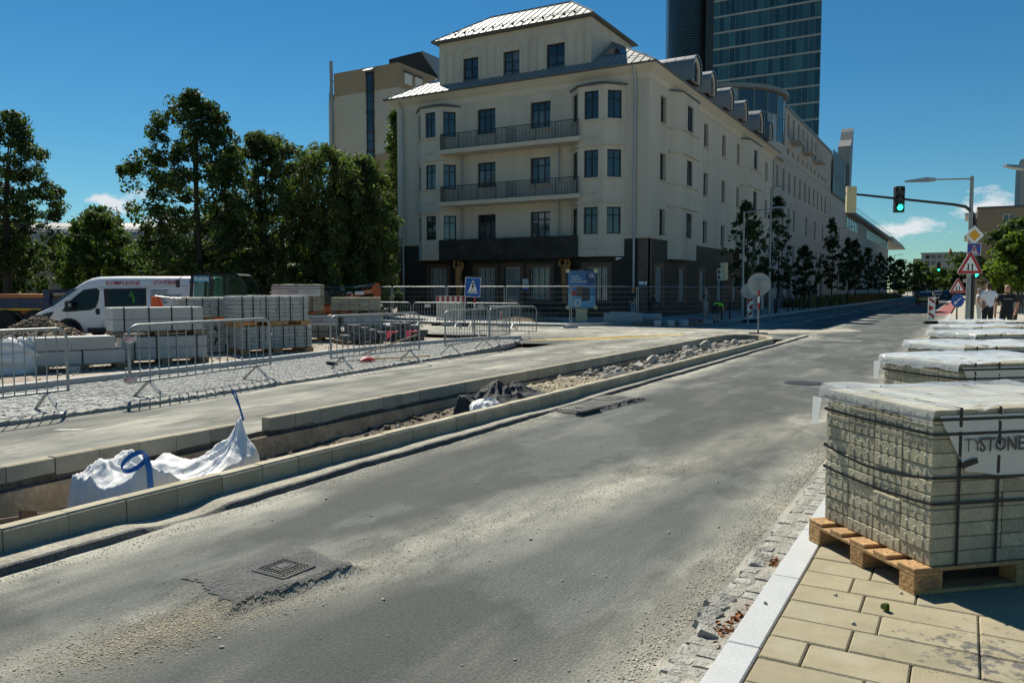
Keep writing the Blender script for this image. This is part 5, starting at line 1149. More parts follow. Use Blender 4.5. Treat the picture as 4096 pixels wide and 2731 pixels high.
for i, (lb, x, y, z, s) in enumerate([('pale angular concrete chunk beside the near end of the bed', -5.95, 3.3, -.1, .13), ('big flat concrete chunk right of the white bag', -5.85, 6.05, -.12, .17), ('grey concrete lump leaning on the haunch past the white bag', -6.3, 6.9, -.15, .2), ('tan concrete lump before the dark fleece', -6.05, 8.3, -.08, .16), ('small white stone before the dark fleece', -6.2, 8.0, 0, .07), ('pale slab fragment just past the gravel', -6.1, 15.2, .0, .3), ('white broken slab in the middle of the rubble', -6.2, 16.6, .03, .26), ('grey broken slab further along the rubble', -6.5, 18.2, .04, .3), ('pale chunk near the round end of the bed', -6.2, 20.4, .05, .28), ('tall rubble chunk close to the island nose', -6.6, 23.2, .1, .34), ('rounded rubble chunk at the island nose', -6.1, 24.6, .1, .26), ('flat chunk against the far kerb near the nose', -6.75, 21.8, .06, .25), ('mid sized chunk beside the pale chunk', -5.8, 22.0, .06, .2)]): rock(lb, x, y, z - .03, s * .62, i + 2)

# ================================================================ white bulk bag in the trench, black fleece, site bag
def folds(u, v, peaks, amp, sd):
    # creases running out from each lifted point
    z = 0.0
    for i, (pu, pv, k) in enumerate(peaks):
        du, dv = u - pu, v - pv; r = math.hypot(du, dv); th = math.atan2(dv, du); s_ = math.sin(k * th + 2.2 * fb(u * 3, v * 3, sd + i, 2) * 3 + sd); z += amp * (1 - 2 * abs(s_) ** .7) * min(1, r * 5) * math.exp(-r * 3.2)
    return z
def sheet_bag():
    # collapsed bulk bag: peaks under its raised loops, taut edges between them, sagging belly
    PK = [(.10, .13, .30, 3.2), (.93, .26, .40, 3.6), (.40, .88, .22, 3.0), (.74, .93, .12, 3.6), (.20, .80, .22, 3.4)]
    RD = [((.10, .13), (.20, .80), .05), ((.93, .26), (.40, .88), .04), ((.93, .26), (.66, .06), .07), ((.10, .13), (.5, .08), .04), ((.93, .26), (.74, .93), .04), ((.20, .80), (.62, .5), .05), ((.40, .88), (.72, .40), .05)]
    def fn(u, v):
        z = .0
        for pu, pv, h, k in PK: z = max(z, h * math.exp(-k * math.sqrt((u - pu) ** 2 * 1.5 + (v - pv) ** 2 * .9 + .0003)))
        for (a, b), (c, d), h in RD:
            L2 = (c - a) ** 2 + (d - b) ** 2; t = max(0, min(1, ((u - a) * (c - a) + (v - b) * (d - b)) / L2)); ds = math.hypot(u - a - t * (c - a), v - b - t * (d - b)); z += h * max(0, 1 - ds / .085) ** 1.2 * (1 - .5 * t)
        z += folds(u, v, [(.10, .13, 5), (.93, .26, 6), (.40, .88, 5), (.20, .80, 4)], .045, 3)
        f1 = fb(u * 3.1 + 2, v * 3.4, 2, 2); z += .05 * (.25 - abs(f1)) + .05 * (abs(fb(u * 6, v * 7, 4, 2)) * 2 - .15) + .02 * (abs(fb(u * 15, v * 13, 6, 2)) * 2)
        e = min(u, 1 - u, v, 1 - v); z -= .8 * max(0, 1 - e / .075) ** 1.25
        return (1.36 * u + .06 * fb(u * 4, v * 4, 9), 1.15 * v + .06 * fb(u * 4, v * 4, 11), z)
    return MB().grid(fn, 110, 76), fn
# bag is laid along the trench: local x along +Y of the street, local y towards the far lane
bg_, bfn = sheet_bag(); bagO = thing('bulk_bag', 'crumpled white bulk bag with blue lifting loops lying in the island trench', 'bulk bag', (-5.52, 3.88, .0), PI / 2)
bg_.build('fabric', 'bag', bagO, smooth=80)
def loop(pts, w=.045, name='lifting_loop', side=(0, .6, .8)):
    m = MB(); pts = [Vector(p) for p in pts]; n = len(pts); V = []
    for i, p in enumerate(pts):
        d = (pts[min(i + 1, n - 1)] - pts[max(i - 1, 0)]).normalized(); s = Vector(side).normalized() * w / 2; V += [p - s, p + s]
    m.add(V, [(2 * i, 2 * i + 1, 2 * i + 3, 2 * i + 2) for i in range(n - 1)]); m.add([v + Vector((.003, .003, .003)) for v in V], [(2 * i, 2 * i + 1, 2 * i + 3, 2 * i + 2) for i in range(n - 1)]); return m.build(name, 'blue_strap', bagO, smooth=60)
a = Vector(bfn(.10, .13)); loop([a + Vector((-.10 + .11 * math.cos(k), .02 * math.sin(k), -.025 + .05 * math.sin(k) + .035 * math.cos(k))) for k in np.linspace(.0, 2 * PI - .1, 24)], .036)
loop([Vector(bfn(.10 - .001 * k, .13 - .0125 * k)) + Vector((-.012, -.012, .012)) for k in range(11)], .055, 'seam_strap', (1, .1, .1))
a = Vector(bfn(.93, .26)); loop([a + Vector((.02, 0, -.03)), a + Vector((-.02, .0, .10)), a + Vector((-.07, .01, .22)), a + Vector((-.085, .02, .255)), a + Vector((-.06, .03, .262)), a + Vector((-.035, .02, .22)), a + Vector((-.005, .01, .1)), a + Vector((.03, 0, -.03))], .035, 'lifting_loop', (.85, .5, 0))
a = Vector(bfn(.45, .97)); loop([a + Vector((.05, 0, .05)), a + Vector((-.1, .03, .09)), a + Vector((-.32, .08, .06)), a + Vector((-.36, .1, .02)), a + Vector((-.2, .06, .03)), a + Vector((0, .02, .03))], .04)
m = MB(); pts = [Vector(bfn(t, .05 + .25 * t)) + Vector((0, 0, .006)) for t in np.linspace(.08, .93, 40)]; m.tube(pts, .003, 5); pts = [Vector(bfn(t, .93)) + Vector((0, 0, .006)) for t in np.linspace(.1, .9, 30)]; m.tube(pts, .003, 5); m.build('seam', 'blue_strap', bagO)
def fleece():
    PK = [(.50, .70, .52), (.72, .58, .42), (.30, .45, .26), (.13, .82, .30), (.86, .35, .22)]
    def fn(u, v):
        z = .02
        for pu, pv, h in PK: z = max(z, h * math.exp(-3.4 * math.sqrt(((u - pu) * 1.3) ** 2 + (v - pv) ** 2 + .012)) * 1.3)
        z += folds(u, v, [(.50, .70, 6), (.72, .58, 5), (.13, .82, 5), (.30, .45, 4)], .045, 8) + .07 * (abs(fb(u * 6, v * 5, 16, 2)) * 2 - .1) + .02 * abs(fb(u * 16, v * 13, 7, 2)) * 2
        e = min(u, 1 - u, v, 1 - v); z -= .5 * max(0, 1 - e / .08)
        return (1.75 * u, 1.0 * v, z * .85)
    return MB().grid(fn, 100, 64)
fo = fleece().build('geotextile_sheet', 'cloth_dark', None, (-5.5, 9.55, -.06), PI / 2, smooth=80); tag(fo, 'crumpled black geotextile sheet dumped in the island bed', 'fleece sheet')
def sack(u, v): th = u * 2 * PI; ph = v * PI; r = 1 + .5 * (abs(fb(math.cos(th) * 2 + 5, math.sin(th) * 2 + v * 4, 3)) * 2 - .2); return (.32 * r * math.sin(ph) * math.cos(th) * .8, .20 * r * math.sin(ph) * math.sin(th), .17 * r * math.cos(ph))
so = MB().grid(sack, 40, 26).build('sack', 'bag', None, (-5.72, 9.35, .02), 1.2, smooth=80); tag(so, 'white sack poking out from under the black geotextile sheet', 'sack')
s2 = MB().grid(lambda u, v: (.9 * u, .5 * v, .04 + .05 * abs(fb(u * 5, v * 6, 8)) * 2 - .06 * max(0, 1 - min(u, 1 - u, v, 1 - v) / .1)), 24, 16).build('geotextile_scrap', 'cloth_dark', None, (-5.65, 14.35, .0), 1.5, smooth=70); tag(s2, 'small black scrap of geotextile lying on the pale gravel', 'fleece scrap')
# stones bag at the left edge
t = thing('bulk_bag', 'slumped white bulk bag of stones at the left edge behind the barrier', 'bulk bag', (-18.35, 8.6, -.13), A0)
def sb(u, v):
    th = u * 2 * PI; q_ = lambda a: (abs(math.cos(a)) ** .6 * (1 if math.cos(a) > 0 else -1), abs(math.sin(a)) ** .6 * (1 if math.sin(a) > 0 else -1)); c, s = q_(th); z = v * .75
    r = 1 + .12 * math.sin(v * PI) + .16 * (abs(fb(math.cos(th) * 2.2 + 4, math.sin(th) * 2.2 + v * 2.5, 3, 3)) * 2 - .2) + .05 * math.sin(v * 15 + 5 * math.cos(2 * th)) - .30 * max(0, v - .6); return (.85 + .85 * c * r, .5 + .5 * s * r, z * (1 + .3 * fb(u * 6, 2, 6)) * (1 if v < .98 else 1))
MB().grid(sb, 64, 30).build('fabric', 'bag', t, smooth=80)
MB().grid(lambda u, v: (1.7 * u, v, .50 + .42 * abs(fb(u * 4, v * 4, 8, 3)) * 2 + .10 * math.sin(u * 8 + 3 * v) - .25 * max(0, 1 - min(u, 1 - u, v, 1 - v) / .12)), 40, 30).build('flap', 'bag', t, smooth=80)
m = MB(); m.tube([(1.2, .0, .5), (1.22, -.02, .75), (1.1, -.03, .86), (.95, -.02, .82), (.9, 0, .7)], .018, 6); m.build('lifting_loop', 'off_white', t)
MB().bar((.62, -.10, .28), (.55, -.07, .66), .10, .006).bar((.2, -.08, .5), (.3, -.06, .75), .06, .006).bar((.8, -.09, .45), (1.4, -.06, .48), .03, .006).build('strap', 'blue_strap', t)

tag(MB().tube([(-6.5, 2.55, -.12), (-6.1, 3.0, .03), (-5.75, 3.5, .06)], .012, 6).build('wooden_stake', 'wood_old'), 'thin stake lying in the near end of the island trench', 'stake')
for x, y, lb in ((-5.75, 2.75, 'left rusty angle plate in the near end of the trench'), (-5.72, 3.05, 'right rusty angle plate in the near end of the trench')): tag(MB().prism([(0, 0), (.2, .0), (.16, .16), (.03, .2)], 0, .02, 'x').build('rusty_plate', 'stone_brown', None, (x, y, -.04), .3), lb, 'steel plate', 'rusty plates in the trench')

# ================================================================ crowd barriers
BL = 2.7
def barrier_proto():
    t = thing('crowd_barrier', 'x', 'barrier', (0, 0, 0), 0, 'galvanised crowd barriers'); r = .15; z0, z1 = .27, 1.13
    pts = [(0, 0, z0 - .02)] + [(0, 0, z1 - r)] + [(r - r * math.cos(a), 0, z1 - r + r * math.sin(a)) for a in np.linspace(.25, PI / 2, 6)] + [(BL - r + r * math.sin(a), 0, z1 - r + r * math.cos(a)) for a in np.linspace(0, PI / 2 - .01, 6)] + [(BL, 0, z0 - .02)]
    MB().tube(pts, .021, 8).tube([(0, 0, z0), (BL, 0, z0)], .017, 8).build('frame', 'steel', t, smooth=60)
    bm_ = MB().tube([(0, 0, z0), (0, 0, z1 - .01)], .0085, 6).mesh('bar', 'steel', 60)
    n = 16
    for i in range(n): obj('bar', bm_, t, (BL * (i + 1) / (n + 1), 0, 0))
    for x in (.3, BL - .32):
        m = MB(); 
        for s in (-1, 1): m.bar((x, 0, z0), (x, s * .30, .012), .055, .014); m.bar((x, s * .30, .012), (x, s * .36, .006), .055, .012)
        m.build('foot', 'steel', t)
    MB().tube([(-.02, 0, .5), (-.06, 0, .5), (-.06, 0, .42)], .008, 6).tube([(BL + .02, 0, .95), (BL + .07, 0, .93), (BL + .075, 0, .85), (BL + .02, 0, .8)], .008, 6).build('hook', 'steel', t); return t
bp_ = barrier_proto()
bars = [((-10.85, 4.1), (-10.85, 6.55), 'crowd barrier cut off by the left edge in front of the white bag'), ((-10.85, 7.5), (-11.35, 10.75), 'long crowd barrier with pink tape ends in front of the granite slabs'), ((-11.25, 12.3), (-11.15, 15.2), 'crowd barrier in front of the dark paver piles and pink rags'), ((-11.3, 16.5), (-11.75, 19.35), 'crowd barrier left of the turned one before the crossing sign'), ((-11.9, 19.65), (-12.75, 22.3), 'crowd barrier turned away at the rounded end of the cobbles, with striped tag'), ((-15.0, 23.6), (-13.0, 24.6), 'crowd barrier closing the corner behind the crossing sign'),
        ((-24.6, 29.5), (-22.2, 29.6), 'rear crowd barrier nearest the orange digger arm'), ((-22.0, 29.55), (-19.3, 29.6), 'middle rear crowd barrier with a white plate'), ((-19.2, 29.6), (-16.5, 29.7), 'rear crowd barrier behind the crossing sign')]
for i, (a, b, lb) in enumerate(bars):
    o = bp_ if i == 0 else dup(bp_, (0, 0, 0), 0); o['label'] = lb; d = math.hypot(b[0] - a[0], b[1] - a[1]); o.location = (a[0], a[1], .04 if i < 5 else 0); o.rotation_euler = (0, 0, math.atan2(b[1] - a[1], b[0] - a[0])); o.scale = (d / BL, 1, 1.0)
    if i == 1:
        for xx, zz in ((-.02, .93), (-.03, .32)): MB().grid(lambda u, v: (-.09 + .2 * u, -.03 + .05 * math.sin(u * 6), (v - .5) * .09 + .02 * math.sin(9 * u)), 8, 4).build('warning_tape', 'off_white', o, (xx, 0, zz)); MB().grid(lambda u, v: (-.05 + .1 * u, -.035 + .05 * math.sin(u * 6), (v - .5) * .07), 6, 3).build('warning_tape', 'pale_pink', o, (xx, -.01, zz))
    if i == 4:
        MB().bx(1.2, 1.5, -.03, -.02, .75, 1.0).build('striped_tag', 'off_white', o); m = MB()
        for k in range(3): m.add([(1.22 + k * .09, -.033, .76), (1.27 + k * .09, -.033, .76), (1.32 + k * .06, -.033, .99), (1.27 + k * .06, -.033, .99)], [(0, 1, 2, 3)])
        m.build('stripes', 'red', o)
    if i in (6, 7, 8): MB().bx(.65, .95, -.03, -.02, .92, 1.06).build('name_plate', 'off_white', o)
# cones draped with pink rag, tools on the setts
for x, y, lb in ((-16.45, 21.0, 'left black stump draped with a bright pink rag'), (-16.1, 21.6, 'right black stump draped with a bright pink rag')):
    t = thing('draped_bollard', lb, 'bollard', (x, y, -.13), 0, 'black stumps with pink rags'); MB().lathe([(.17, 0), (.17, .03), (.10, .04), (.09, .42), (.06, .44)], 14).build('post', 'rubber', t, smooth=40)
    MB().grid(lambda u, v: (-.22 + .34 * u, -.12 + .05 * v + .03 * math.sin(9 * u), .46 - .22 * (1 - u) * v - .05 * v + .03 * math.sin(u * 11)), 12, 6).build('rag', 'pink', t, smooth=True); MB().grid(lambda u, v: (-.10 + .2 * u, -.12 + .24 * v, .455 + .03 * math.sin(u * 7) * math.sin(v * 5)), 8, 8).build('rag', 'pink', t, smooth=True)
t = thing('shovel', 'long handled shovel with rusty red blade lying on the setts', 'shovel', (-11.95, 14.0, .06), R(68)); MB().tube([(.3, 0, .05), (1.9, .02, .05)], .016, 8).build('handle', 'wood', t)
MB().grid(lambda u, v: (.36 * u - .02, (v - .5) * .26 * (1 - .5 * (1 - u) ** 3), .02 + .10 * (1 - 4 * (v - .5) ** 2) * (.3 + .7 * math.sin(u * 2.6))), 10, 8).build('blade', 'red', t, smooth=True)
t = thing('broom', 'black headed broom lying on the setts left of the shovel', 'broom', (-12.1, 13.2, .06), R(75)); MB().bx(0, .09, -.18, .18, 0, .07).build('head', 'rubber', t, bevel=.01); MB().tube([(.08, 0, .05), (1.4, .1, .06)], .013, 8).build('handle', 'wood_old', t)
o = MB().tube([(-13.4, 15.8, .06), (-14.6, 19.8, .33)], .022, 6).build('wooden_pole', 'wood_old'); tag(o, 'long wooden pole leaning across the granite kerb', 'pole')

# ================================================================ site fence round the corner
FP = [(-31.4, 31.4), (-28.1, 31.6), (-24.9, 31.7), (-21.75, 31.9), (-18.6, 32.1), (-15.35, 32.35), (-13.85, 36.7), (-11.5, 40.3), (-9.0, 43.9)]
fl_ = ['mesh fence panel farthest left behind the digger arm', 'mesh fence panel left of the house corner pier', 'mesh fence panel before the left barred window', 'mesh fence panel behind the red and white board', 'mesh fence panel in front of the entrance door', 'mesh fence panel running back past the advertising panel', 'mesh fence panel in front of the stooping worker', 'last mesh fence panel by the round sign']
for (a, b), lb in zip(zip(FP, FP[1:]), fl_):
    d = math.hypot(b[0] - a[0], b[1] - a[1]); t = thing('site_fence_panel', lb, 'fence', (a[0], a[1], 0), math.atan2(b[1] - a[1], b[0] - a[0]), 'mesh fence panels'); hz = 1.86
    MB().tube([(.05, 0, .06), (.05, 0, hz)], .021, 8).tube([(d - .05, 0, .06), (d - .05, 0, hz)], .021, 8).tube([(.05, 0, hz), (d - .05, 0, hz)], .02, 8).tube([(.05, 0, .16), (d - .05, 0, .16)], .02, 8).build('frame', 'steel', t)
    m = MB()
    for k in range(1, 7): m.bx(.05, d - .05, -.006, .006, .16 + k * .243 - .006, .16 + k * .243 + .006)
    for k in range(1, int(d / .12)): x = .05 + k * .12; m.bx(x - .0015, x + .0015, -.0015, .0015, .16, hz)
    stuff(m.build('wire_mesh', 'steel_dark' if False else 'office_metal', t))
    MB().bx(-.35, .35, -.12, .12, -.02, .14).build('base_block', 'granite', t)
o = thing('barrier_board', 'red and white plastic barrier board standing behind the crossing sign', 'barrier', (-22.1, 31.5, 0), R(8)); W_ = 1.55
MB().bx(0, W_, 0, .05, 1.13, 1.42).build('board', 'off_white', o); 
for k in range(6): MB().bx(.03 + k * .27, .17 + k * .27, -.006, -.001, 1.15, 1.40).build('red_field', 'red', o)
m = MB().bx(0, W_, .0, .05, .25, .32)
for k in range(13): m.bx(.02 + k * .122, .085 + k * .122, 0, .05, .32, 1.128)
m.build('lattice', 'off_white', o); MB().bx(-.1, .1, -.3, .35, 0, .12).bx(W_ - .1, W_ + .1, -.3, .35, 0, .12).build('foot', 'rubber', o)

# ================================================================ SIGNS
def plate(poly, t0, t1, m_, name, par, loc=(0, 0, 0), rz=0): return MB().prism(poly, t0, t1, 'y').build(name, m_, par, loc, rz)
def rrect(w, h, r, n=4):
    P = []
    for cx_, cy_, a0 in ((w / 2 - r, h / 2 - r, 0), (-w / 2 + r, h / 2 - r, PI / 2), (-w / 2 + r, -h / 2 + r, PI), (w / 2 - r, -h / 2 + r, 1.5 * PI)):
        for k in range(n + 1): a = a0 + PI / 2 * k / n; P.append((cx_ + r * math.cos(a), cy_ + r * math.sin(a)))
    return P
def rtri(w, h, r=.05, n=4):
    c = [Vector((0, h * 2 / 3)), Vector((-w / 2, -h / 3)), Vector((w / 2, -h / 3))]; P = []
    for i in range(3):
        p, a, b = c[i], c[i - 1], c[(i + 1) % 3]; u = (a - p).normalized(); v = (b - p).normalized()
        for k in range(n + 1): s = k / n; q_ = p + (u * (1 - s) + v * s) * r * 1.5; P.append((q_.x, q_.y))
    return P
def banded_pole(par, r, h, bands, m_='steel'):
    MB().tube([(0, 0, 0), (0, 0, h)], r, 10).build('pole', m_, par, smooth=60)
    for i, (a, b, c) in enumerate(bands): MB().tube([(0, 0, a), (0, 0, b)], r + .003, 10).build('band', c, par, smooth=60)
def foot_pad(par, n=2):
    MB().prism([(-.5, 0), (.5, 0), (.42, .1), (-.42, .1)], -.22, .22, 'y').build('base', 'rubber', par)
t = thing('crossing_sign', 'blue square pedestrian crossing sign on red and white banded pole', 'sign', (-15.3, 24.2, 0), R(33)); foot_pad(t); banded_pole(t, .035, 2.05, [(1.05, 1.25, 'white_paint'), (1.25, 1.5, 'red'), (.95, 1.05, 'red')])
tl = obj('panel', None, t, (-.06, -.05, 1.80)); tl.rotation_euler = (0, R(3), R(6))
plate(rrect(.56, .70, .03), 0, .012, 'white_paint', 'rim', tl); plate(rrect(.53, .67, .03), -.004, -.001, 'blue_sign', 'field', tl); plate([(-.19, -.22), (.19, -.22), (0, .27)], -.008, -.005, 'white_paint', 'triangle', tl)
m = MB(); m.disc((0, -.012, .15), .03, 14); m.prism([(-.02, .12), (.02, .12), (.035, .0), (-.03, -.01)], -.012, -.009, 'y')
for a, b, w_ in (((.0, .0), (.07, -.17), .02), ((-.005, .0), (-.07, -.17), .02), ((.0, .1), (.06, .0), .013), ((-.0, .1), (-.055, .01), .013)): m.bar((a[0], -.0105, a[1]), (b[0], -.0105, b[1]), .003, w_)
for k in range(5): x = -.155 + k * .07; m.prism([(x, -.21), (x + .035, -.21), (x + .03, -.15), (x + .005, -.15)], -.0125, -.009, 'y')
m.build('pictogram', 'black_plastic', tl)
t = thing('round_sign', 'round road sign seen from behind on red and white banded pole at the island tip', 'sign', (-7.0, 31.8, 0), R(10)); banded_pole(t, .035, 2.1, [(1.45, 1.7, 'red'), (1.2, 1.45, 'white_paint'), (.95, 1.2, 'red')])
MB().lathe([(.40, 0), (.44, .012), (.44, .025), (.02, .03)], 28).xf(Matrix.Translation((0, .06, 1.93)) @ Matrix.Rotation(PI / 2, 4, 'X')).build('plate', 'sign_back', t, smooth=40)
MB().bx(-.22, .22, -.03, .02, 2.08, 2.12).bx(-.2, .2, -.03, .02, 1.72, 1.76).build('bracket', 'steel', t); MB().bx(-.35, .35, -.2, .2, 0, .04).build('base', 'rubber', t)
t = thing('round_sign', 'smaller round sign seen from behind further back on the crossing', 'sign', (-9.15, 39.3, 0), R(10)); banded_pole(t, .035, 1.95, [(1.0, 1.3, 'red'), (.7, 1.0, 'white_paint')]); MB().lathe([(.33, 0), (.36, .012), (.36, .025), (.02, .03)], 28).xf(Matrix.Translation((0, .06, 1.65)) @ Matrix.Rotation(PI / 2, 4, 'X')).build('plate', 'sign_back', t, smooth=40)
def beacon(label, x, y, rz, flip):
    t = thing('beacon_board', label, 'beacon', (x, y, 0), rz, 'red and white beacon boards'); plate(rrect(.32, 1.12, .06), 0, .05, 'white_paint', 'board', t, (0, 0, .78)); f = -1 if flip else 1
    for z in (.37, .74, 1.1): plate([(-.13 * f, z - .02 - .08), (.13 * f, z + .10), (.13 * f, z + .24), (-.13 * f, z + .06)] if z != .74 else [(.13 * f, z - .12), (-.13 * f, z + .06), (.13 * f, z + .22)], -.006, -.001, 'red', 'chevron', t)
    MB().prism([(-.4, 0), (.4, 0), (.3, .14), (-.3, .14)], -.2, .25, 'y').build('base', 'rubber', t); return t
beacon('red and white beacon board left of the round sign', -9.9, 43.0, R(20), False); beacon('red and white beacon board at the right lane edge beyond the pallets', -1.45, 45.3, R(14), True)
# advertising panel
t = thing('advertising_panel', 'blue telecom poster panel with cream foot behind the fence', 'advert panel', (-17.05, 37.2, 0), R(29.6)); MB().prism([(-.28, 0), (.28, 0), (.28, .62), (.34, .75), (-.34, .75), (-.28, .62)], -.12, .12, 'y').build('foot', 'cream', t)
plate(rrect(1.55, 2.0, .12), -.1, .1, 'black_plastic', 'case', t, (0, 0, 1.74))
P_ = plate(rrect(1.40, 1.86, .06), -.108, -.102, 'poster_blue', 'poster', t, (0, 0, 1.74)); plate([(-.69, -.92), (.69, -.92), (.69, -.35), (-.69, -.2)], -.114, -.110, 'poster_cyan', 'sea', P_); plate([(.2, .2), (.66, .25), (.66, .85), (.18, .85)], -.113, -.110, 'poster_dark', 'phone_shadow', P_)
plate([(-.3, -.35), (.0, -.4), (.05, .15), (-.25, .2)], -.120, -.116, 'stone_brown', 'phone', P_); plate([(.0, -.62), (.42, -.55), (.4, .05), (.02, .1)], -.122, -.118, 'steel_dark', 'phone', P_); MB().disc((-.42, -.12, -.2), .14, 14).build('float', 'red', P_); MB().disc((-.2, -.121, -.7), .2, 18, t=.003).build('ring', 'off_white', P_); MB().disc((-.2, -.126, -.7), .1, 18, t=.003).build('ring_hole', 'poster_cyan', P_)
for k, s in enumerate(('Osviežte', 'sa bonusmi', 'na 5G zariadenia')): obj('lettering', text_mesh(s, .125, 'white_paint', 'lettering', .001, 1, .001), P_, (-.58, -.125, .62 - k * .13))
obj('lettering', text_mesh('O', .27, 'white_paint', 'lettering', .001, 1, .002), P_, (.38, -.125, .6)); obj('lettering', text_mesh('2', .12, 'white_paint', 'lettering', .001, 1, .001), P_, (.585, -.125, .56)); obj('lettering', text_mesh('JCDecaux', .06, 'white_paint', 'lettering', .001), t, (-.15, -.105, 2.68))
for sx in (-1, 1):
    for sz in (-1, 1): plate(rrect(.2, .2, .08), -.115, .115, 'cream', 'corner', t, (sx * .71, 0, 1.74 + sz * .93))
t = thing('notice_board', 'white site plan board standing on the footway under the street trees', 'notice board', (-11.9, 53.3, .1), R(12)); plate(rrect(.95, 1.25, .02), 0, .03, 'off_white', 'board', t, (0, 0, .95)); m = MB()
for a, b in (((-.3, .6), (.3, .6)), ((-.3, .6), (-.3, 1.2)), ((.3, .6), (.3, 1.2)), ((-.3, 1.2), (.3, 1.2)), ((0, .6), (0, 1.2)), ((-.3, .9), (.3, .9)), ((-.35, 1.4), (.35, 1.4)), ((-.25, 1.33), (.25, 1.33))): m.bar((a[0], -.006, a[1]), (b[0], -.006, b[1]), .004, .02)
m.build('plan', 'red', t); MB().bx(-.42, -.38, .0, .04, 0, .4).bx(.38, .42, 0, .04, 0, .4).build('leg', 'steel', t)

# ================================================================ LAMPS AND TRAFFIC LIGHTS
def street_lamp(label, x, y, h, arm, rz, z=.1, r=.075, head=.75, rise=0.0):
    t = thing('street_lamp', label, 'street lamp', (x, y, z), rz, 'street lamps'); MB().tube([(0, 0, 0), (0, 0, h * .35), (0, 0, h)], [r, r * .85, r * .6], 12).build('pole', 'steel', t, smooth=60)
    MB().tube([(0, 0, h - .03), (arm, 0, h + rise)], .035, 8).build('arm', 'steel', t, smooth=60)
    MB().loft([[(arm, s * .06 if abs(s) else 0, h + rise + dz) for s, dz in ((-1, -.03), (1, -.03), (1, .05), (-1, .05))], [(arm + head * .3, s * .15, h + rise + .04 + dz) for s, dz in ((-1, -.04), (1, -.04), (.7, .06), (-.7, .06))], [(arm + head, s * .10, h + rise + .10 + dz) for s, dz in ((-1, -.03), (1, -.03), (.7, .02), (-.7, .02))]]).build('head', 'steel_dull', t, smooth=40); return t
street_lamp('street lamp with long arm left of the round sign', -11.25, 46.9, 6.1, 1.5, R(28), .1, .085, .95, .18); street_lamp('taller street lamp in front of the pale office block', -11.5, 55.3, 8.4, .25, R(20), .1, .09, .75, .05)
street_lamp('third street lamp down the left side of the street', -12.2, 94, 8.4, .8, R(10), .1); street_lamp('fourth street lamp down the left side of the street', -12.2, 132, 8.4, .8, R(10), .1); street_lamp('fifth street lamp down the left side, small against the gallery', -12.2, 172, 8.4, .8, R(10), .1); street_lamp('farthest street lamp on the left, at the end of the gallery roof', -12.2, 215, 8.4, 1.6, R(10), .1)
street_lamp('street lamp whose head enters the frame at the right edge', 2.35, 26.7, 4.85, -1.2, R(29), .1, .06, -.55, .05)
def signal(par, x, y, z, rz, lit=None, body='black_plastic', hood=True, n=3, s=.3):
    H_ = n * s; t = obj('signal_head', None, par, (x, y, z), rz); plate(rrect(s * 1.15, H_ + .06, .03), 0, .18, body, 'housing', t)
    for k in range(n):
        zz = H_ / 2 - s * (k + .5); MB().disc((0, -.012, zz), s * .36, 20, t=.01).build('lens', 'lamp_green' if lit == k else 'lens_off', t)
        m = MB(); pts = [(s * .42 * math.cos(a), s * .42 * math.sin(a)) for a in np.linspace(0, PI, 12)]
        m.add([(p[0], -.002, zz + p[1]) for p in pts] + [(p[0], -.11, zz + p[1]) for p in pts], [(i, i + 1, 12 + i + 1, 12 + i) for i in range(11)]); m.build('visor', body, t, smooth=True)
    return t
t = thing('signal_gantry', 'galvanised post with curved arm carrying traffic lights and road signs over the lane', 'traffic signal', (.1, 34.55, .08), 0); CR = R(29.6)
MB().tube([(0, 0, 0), (0, 0, 1.0), (-.02, 0, 5.85)], [.10, .085, .065], 12).build('pole', 'steel', t, smooth=60); MB().tube([(.12, .12, 0), (.12, .12, 3.0)], .09, 12).build('signal_post', 'steel_dark', t, smooth=60)
MB().tube([(.12, .12, 2.9), (.14, .12, 3.8), (.12, .1, 4.25), (.0, .02, 4.55), (-.2, -.12, 4.72), (-.6, -.38, 4.8), (-4.1, -2.3, 5.22)], [.075, .07, .07, .065, .06, .05, .04], 10).build('mast_arm', 'steel_dark', t, smooth=60)
MB().tube([(-.02, 0, 5.75), (-1.25, -.7, 5.72)], .03, 8).build('lamp_arm', 'steel', t); MB().loft([[(-1.2, -.73, 5.66), (-1.2, -.63, 5.66), (-1.2, -.63, 5.78), (-1.2, -.73, 5.78)], [(-1.5, -.95, 5.63), (-1.5, -.75, 5.63), (-1.5, -.78, 5.8), (-1.5, -.92, 5.8)], [(-2.2, -1.28, 5.62), (-2.2, -1.18, 5.62), (-2.2, -1.2, 5.68), (-2.2, -1.26, 5.68)]]).build('lamp_head', 'steel_dull', t, smooth=40)
sg = signal(t, -2.32, -1.40, 4.99, CR, lit=2); signal(t, .20, .22, 2.52, CR, lit=2)
s2 = signal(t, -3.95, -2.2, 4.98, CR + PI - .12, None, 'cream')
def on_pole(name): return obj(name, None, t, (.05, -.09, 0), CR)
d = on_pole('priority_sign'); c = .33; P4 = lambda r: [(r, 0), (0, r), (-r, 0), (0, -r)]
for r_, y_, m_ in ((.36, 0, 'white_paint'), (.22, -.006, 'yellow_sign')): plate([(.09 + p[0], 3.66 + p[1]) for p in P4(r_)], y_, y_ + .005 + (.01 if y_ == 0 else 0), m_, 'plate', d)
d = on_pole('crossing_ends_sign'); plate([(.09 + p[0], 3.14 + p[1]) for p in rrect(.52, .46, .03)], .0, .012, 'white_paint', 'plate', d); plate([(.09 + p[0], 3.14 + p[1]) for p in rrect(.48, .42, .03)], -.005, -.001, 'blue_sign', 'field', d); plate([(-.06, 2.98), (.24, 2.98), (.09, 3.3)], -.009, -.006, 'white_paint', 'triangle', d)
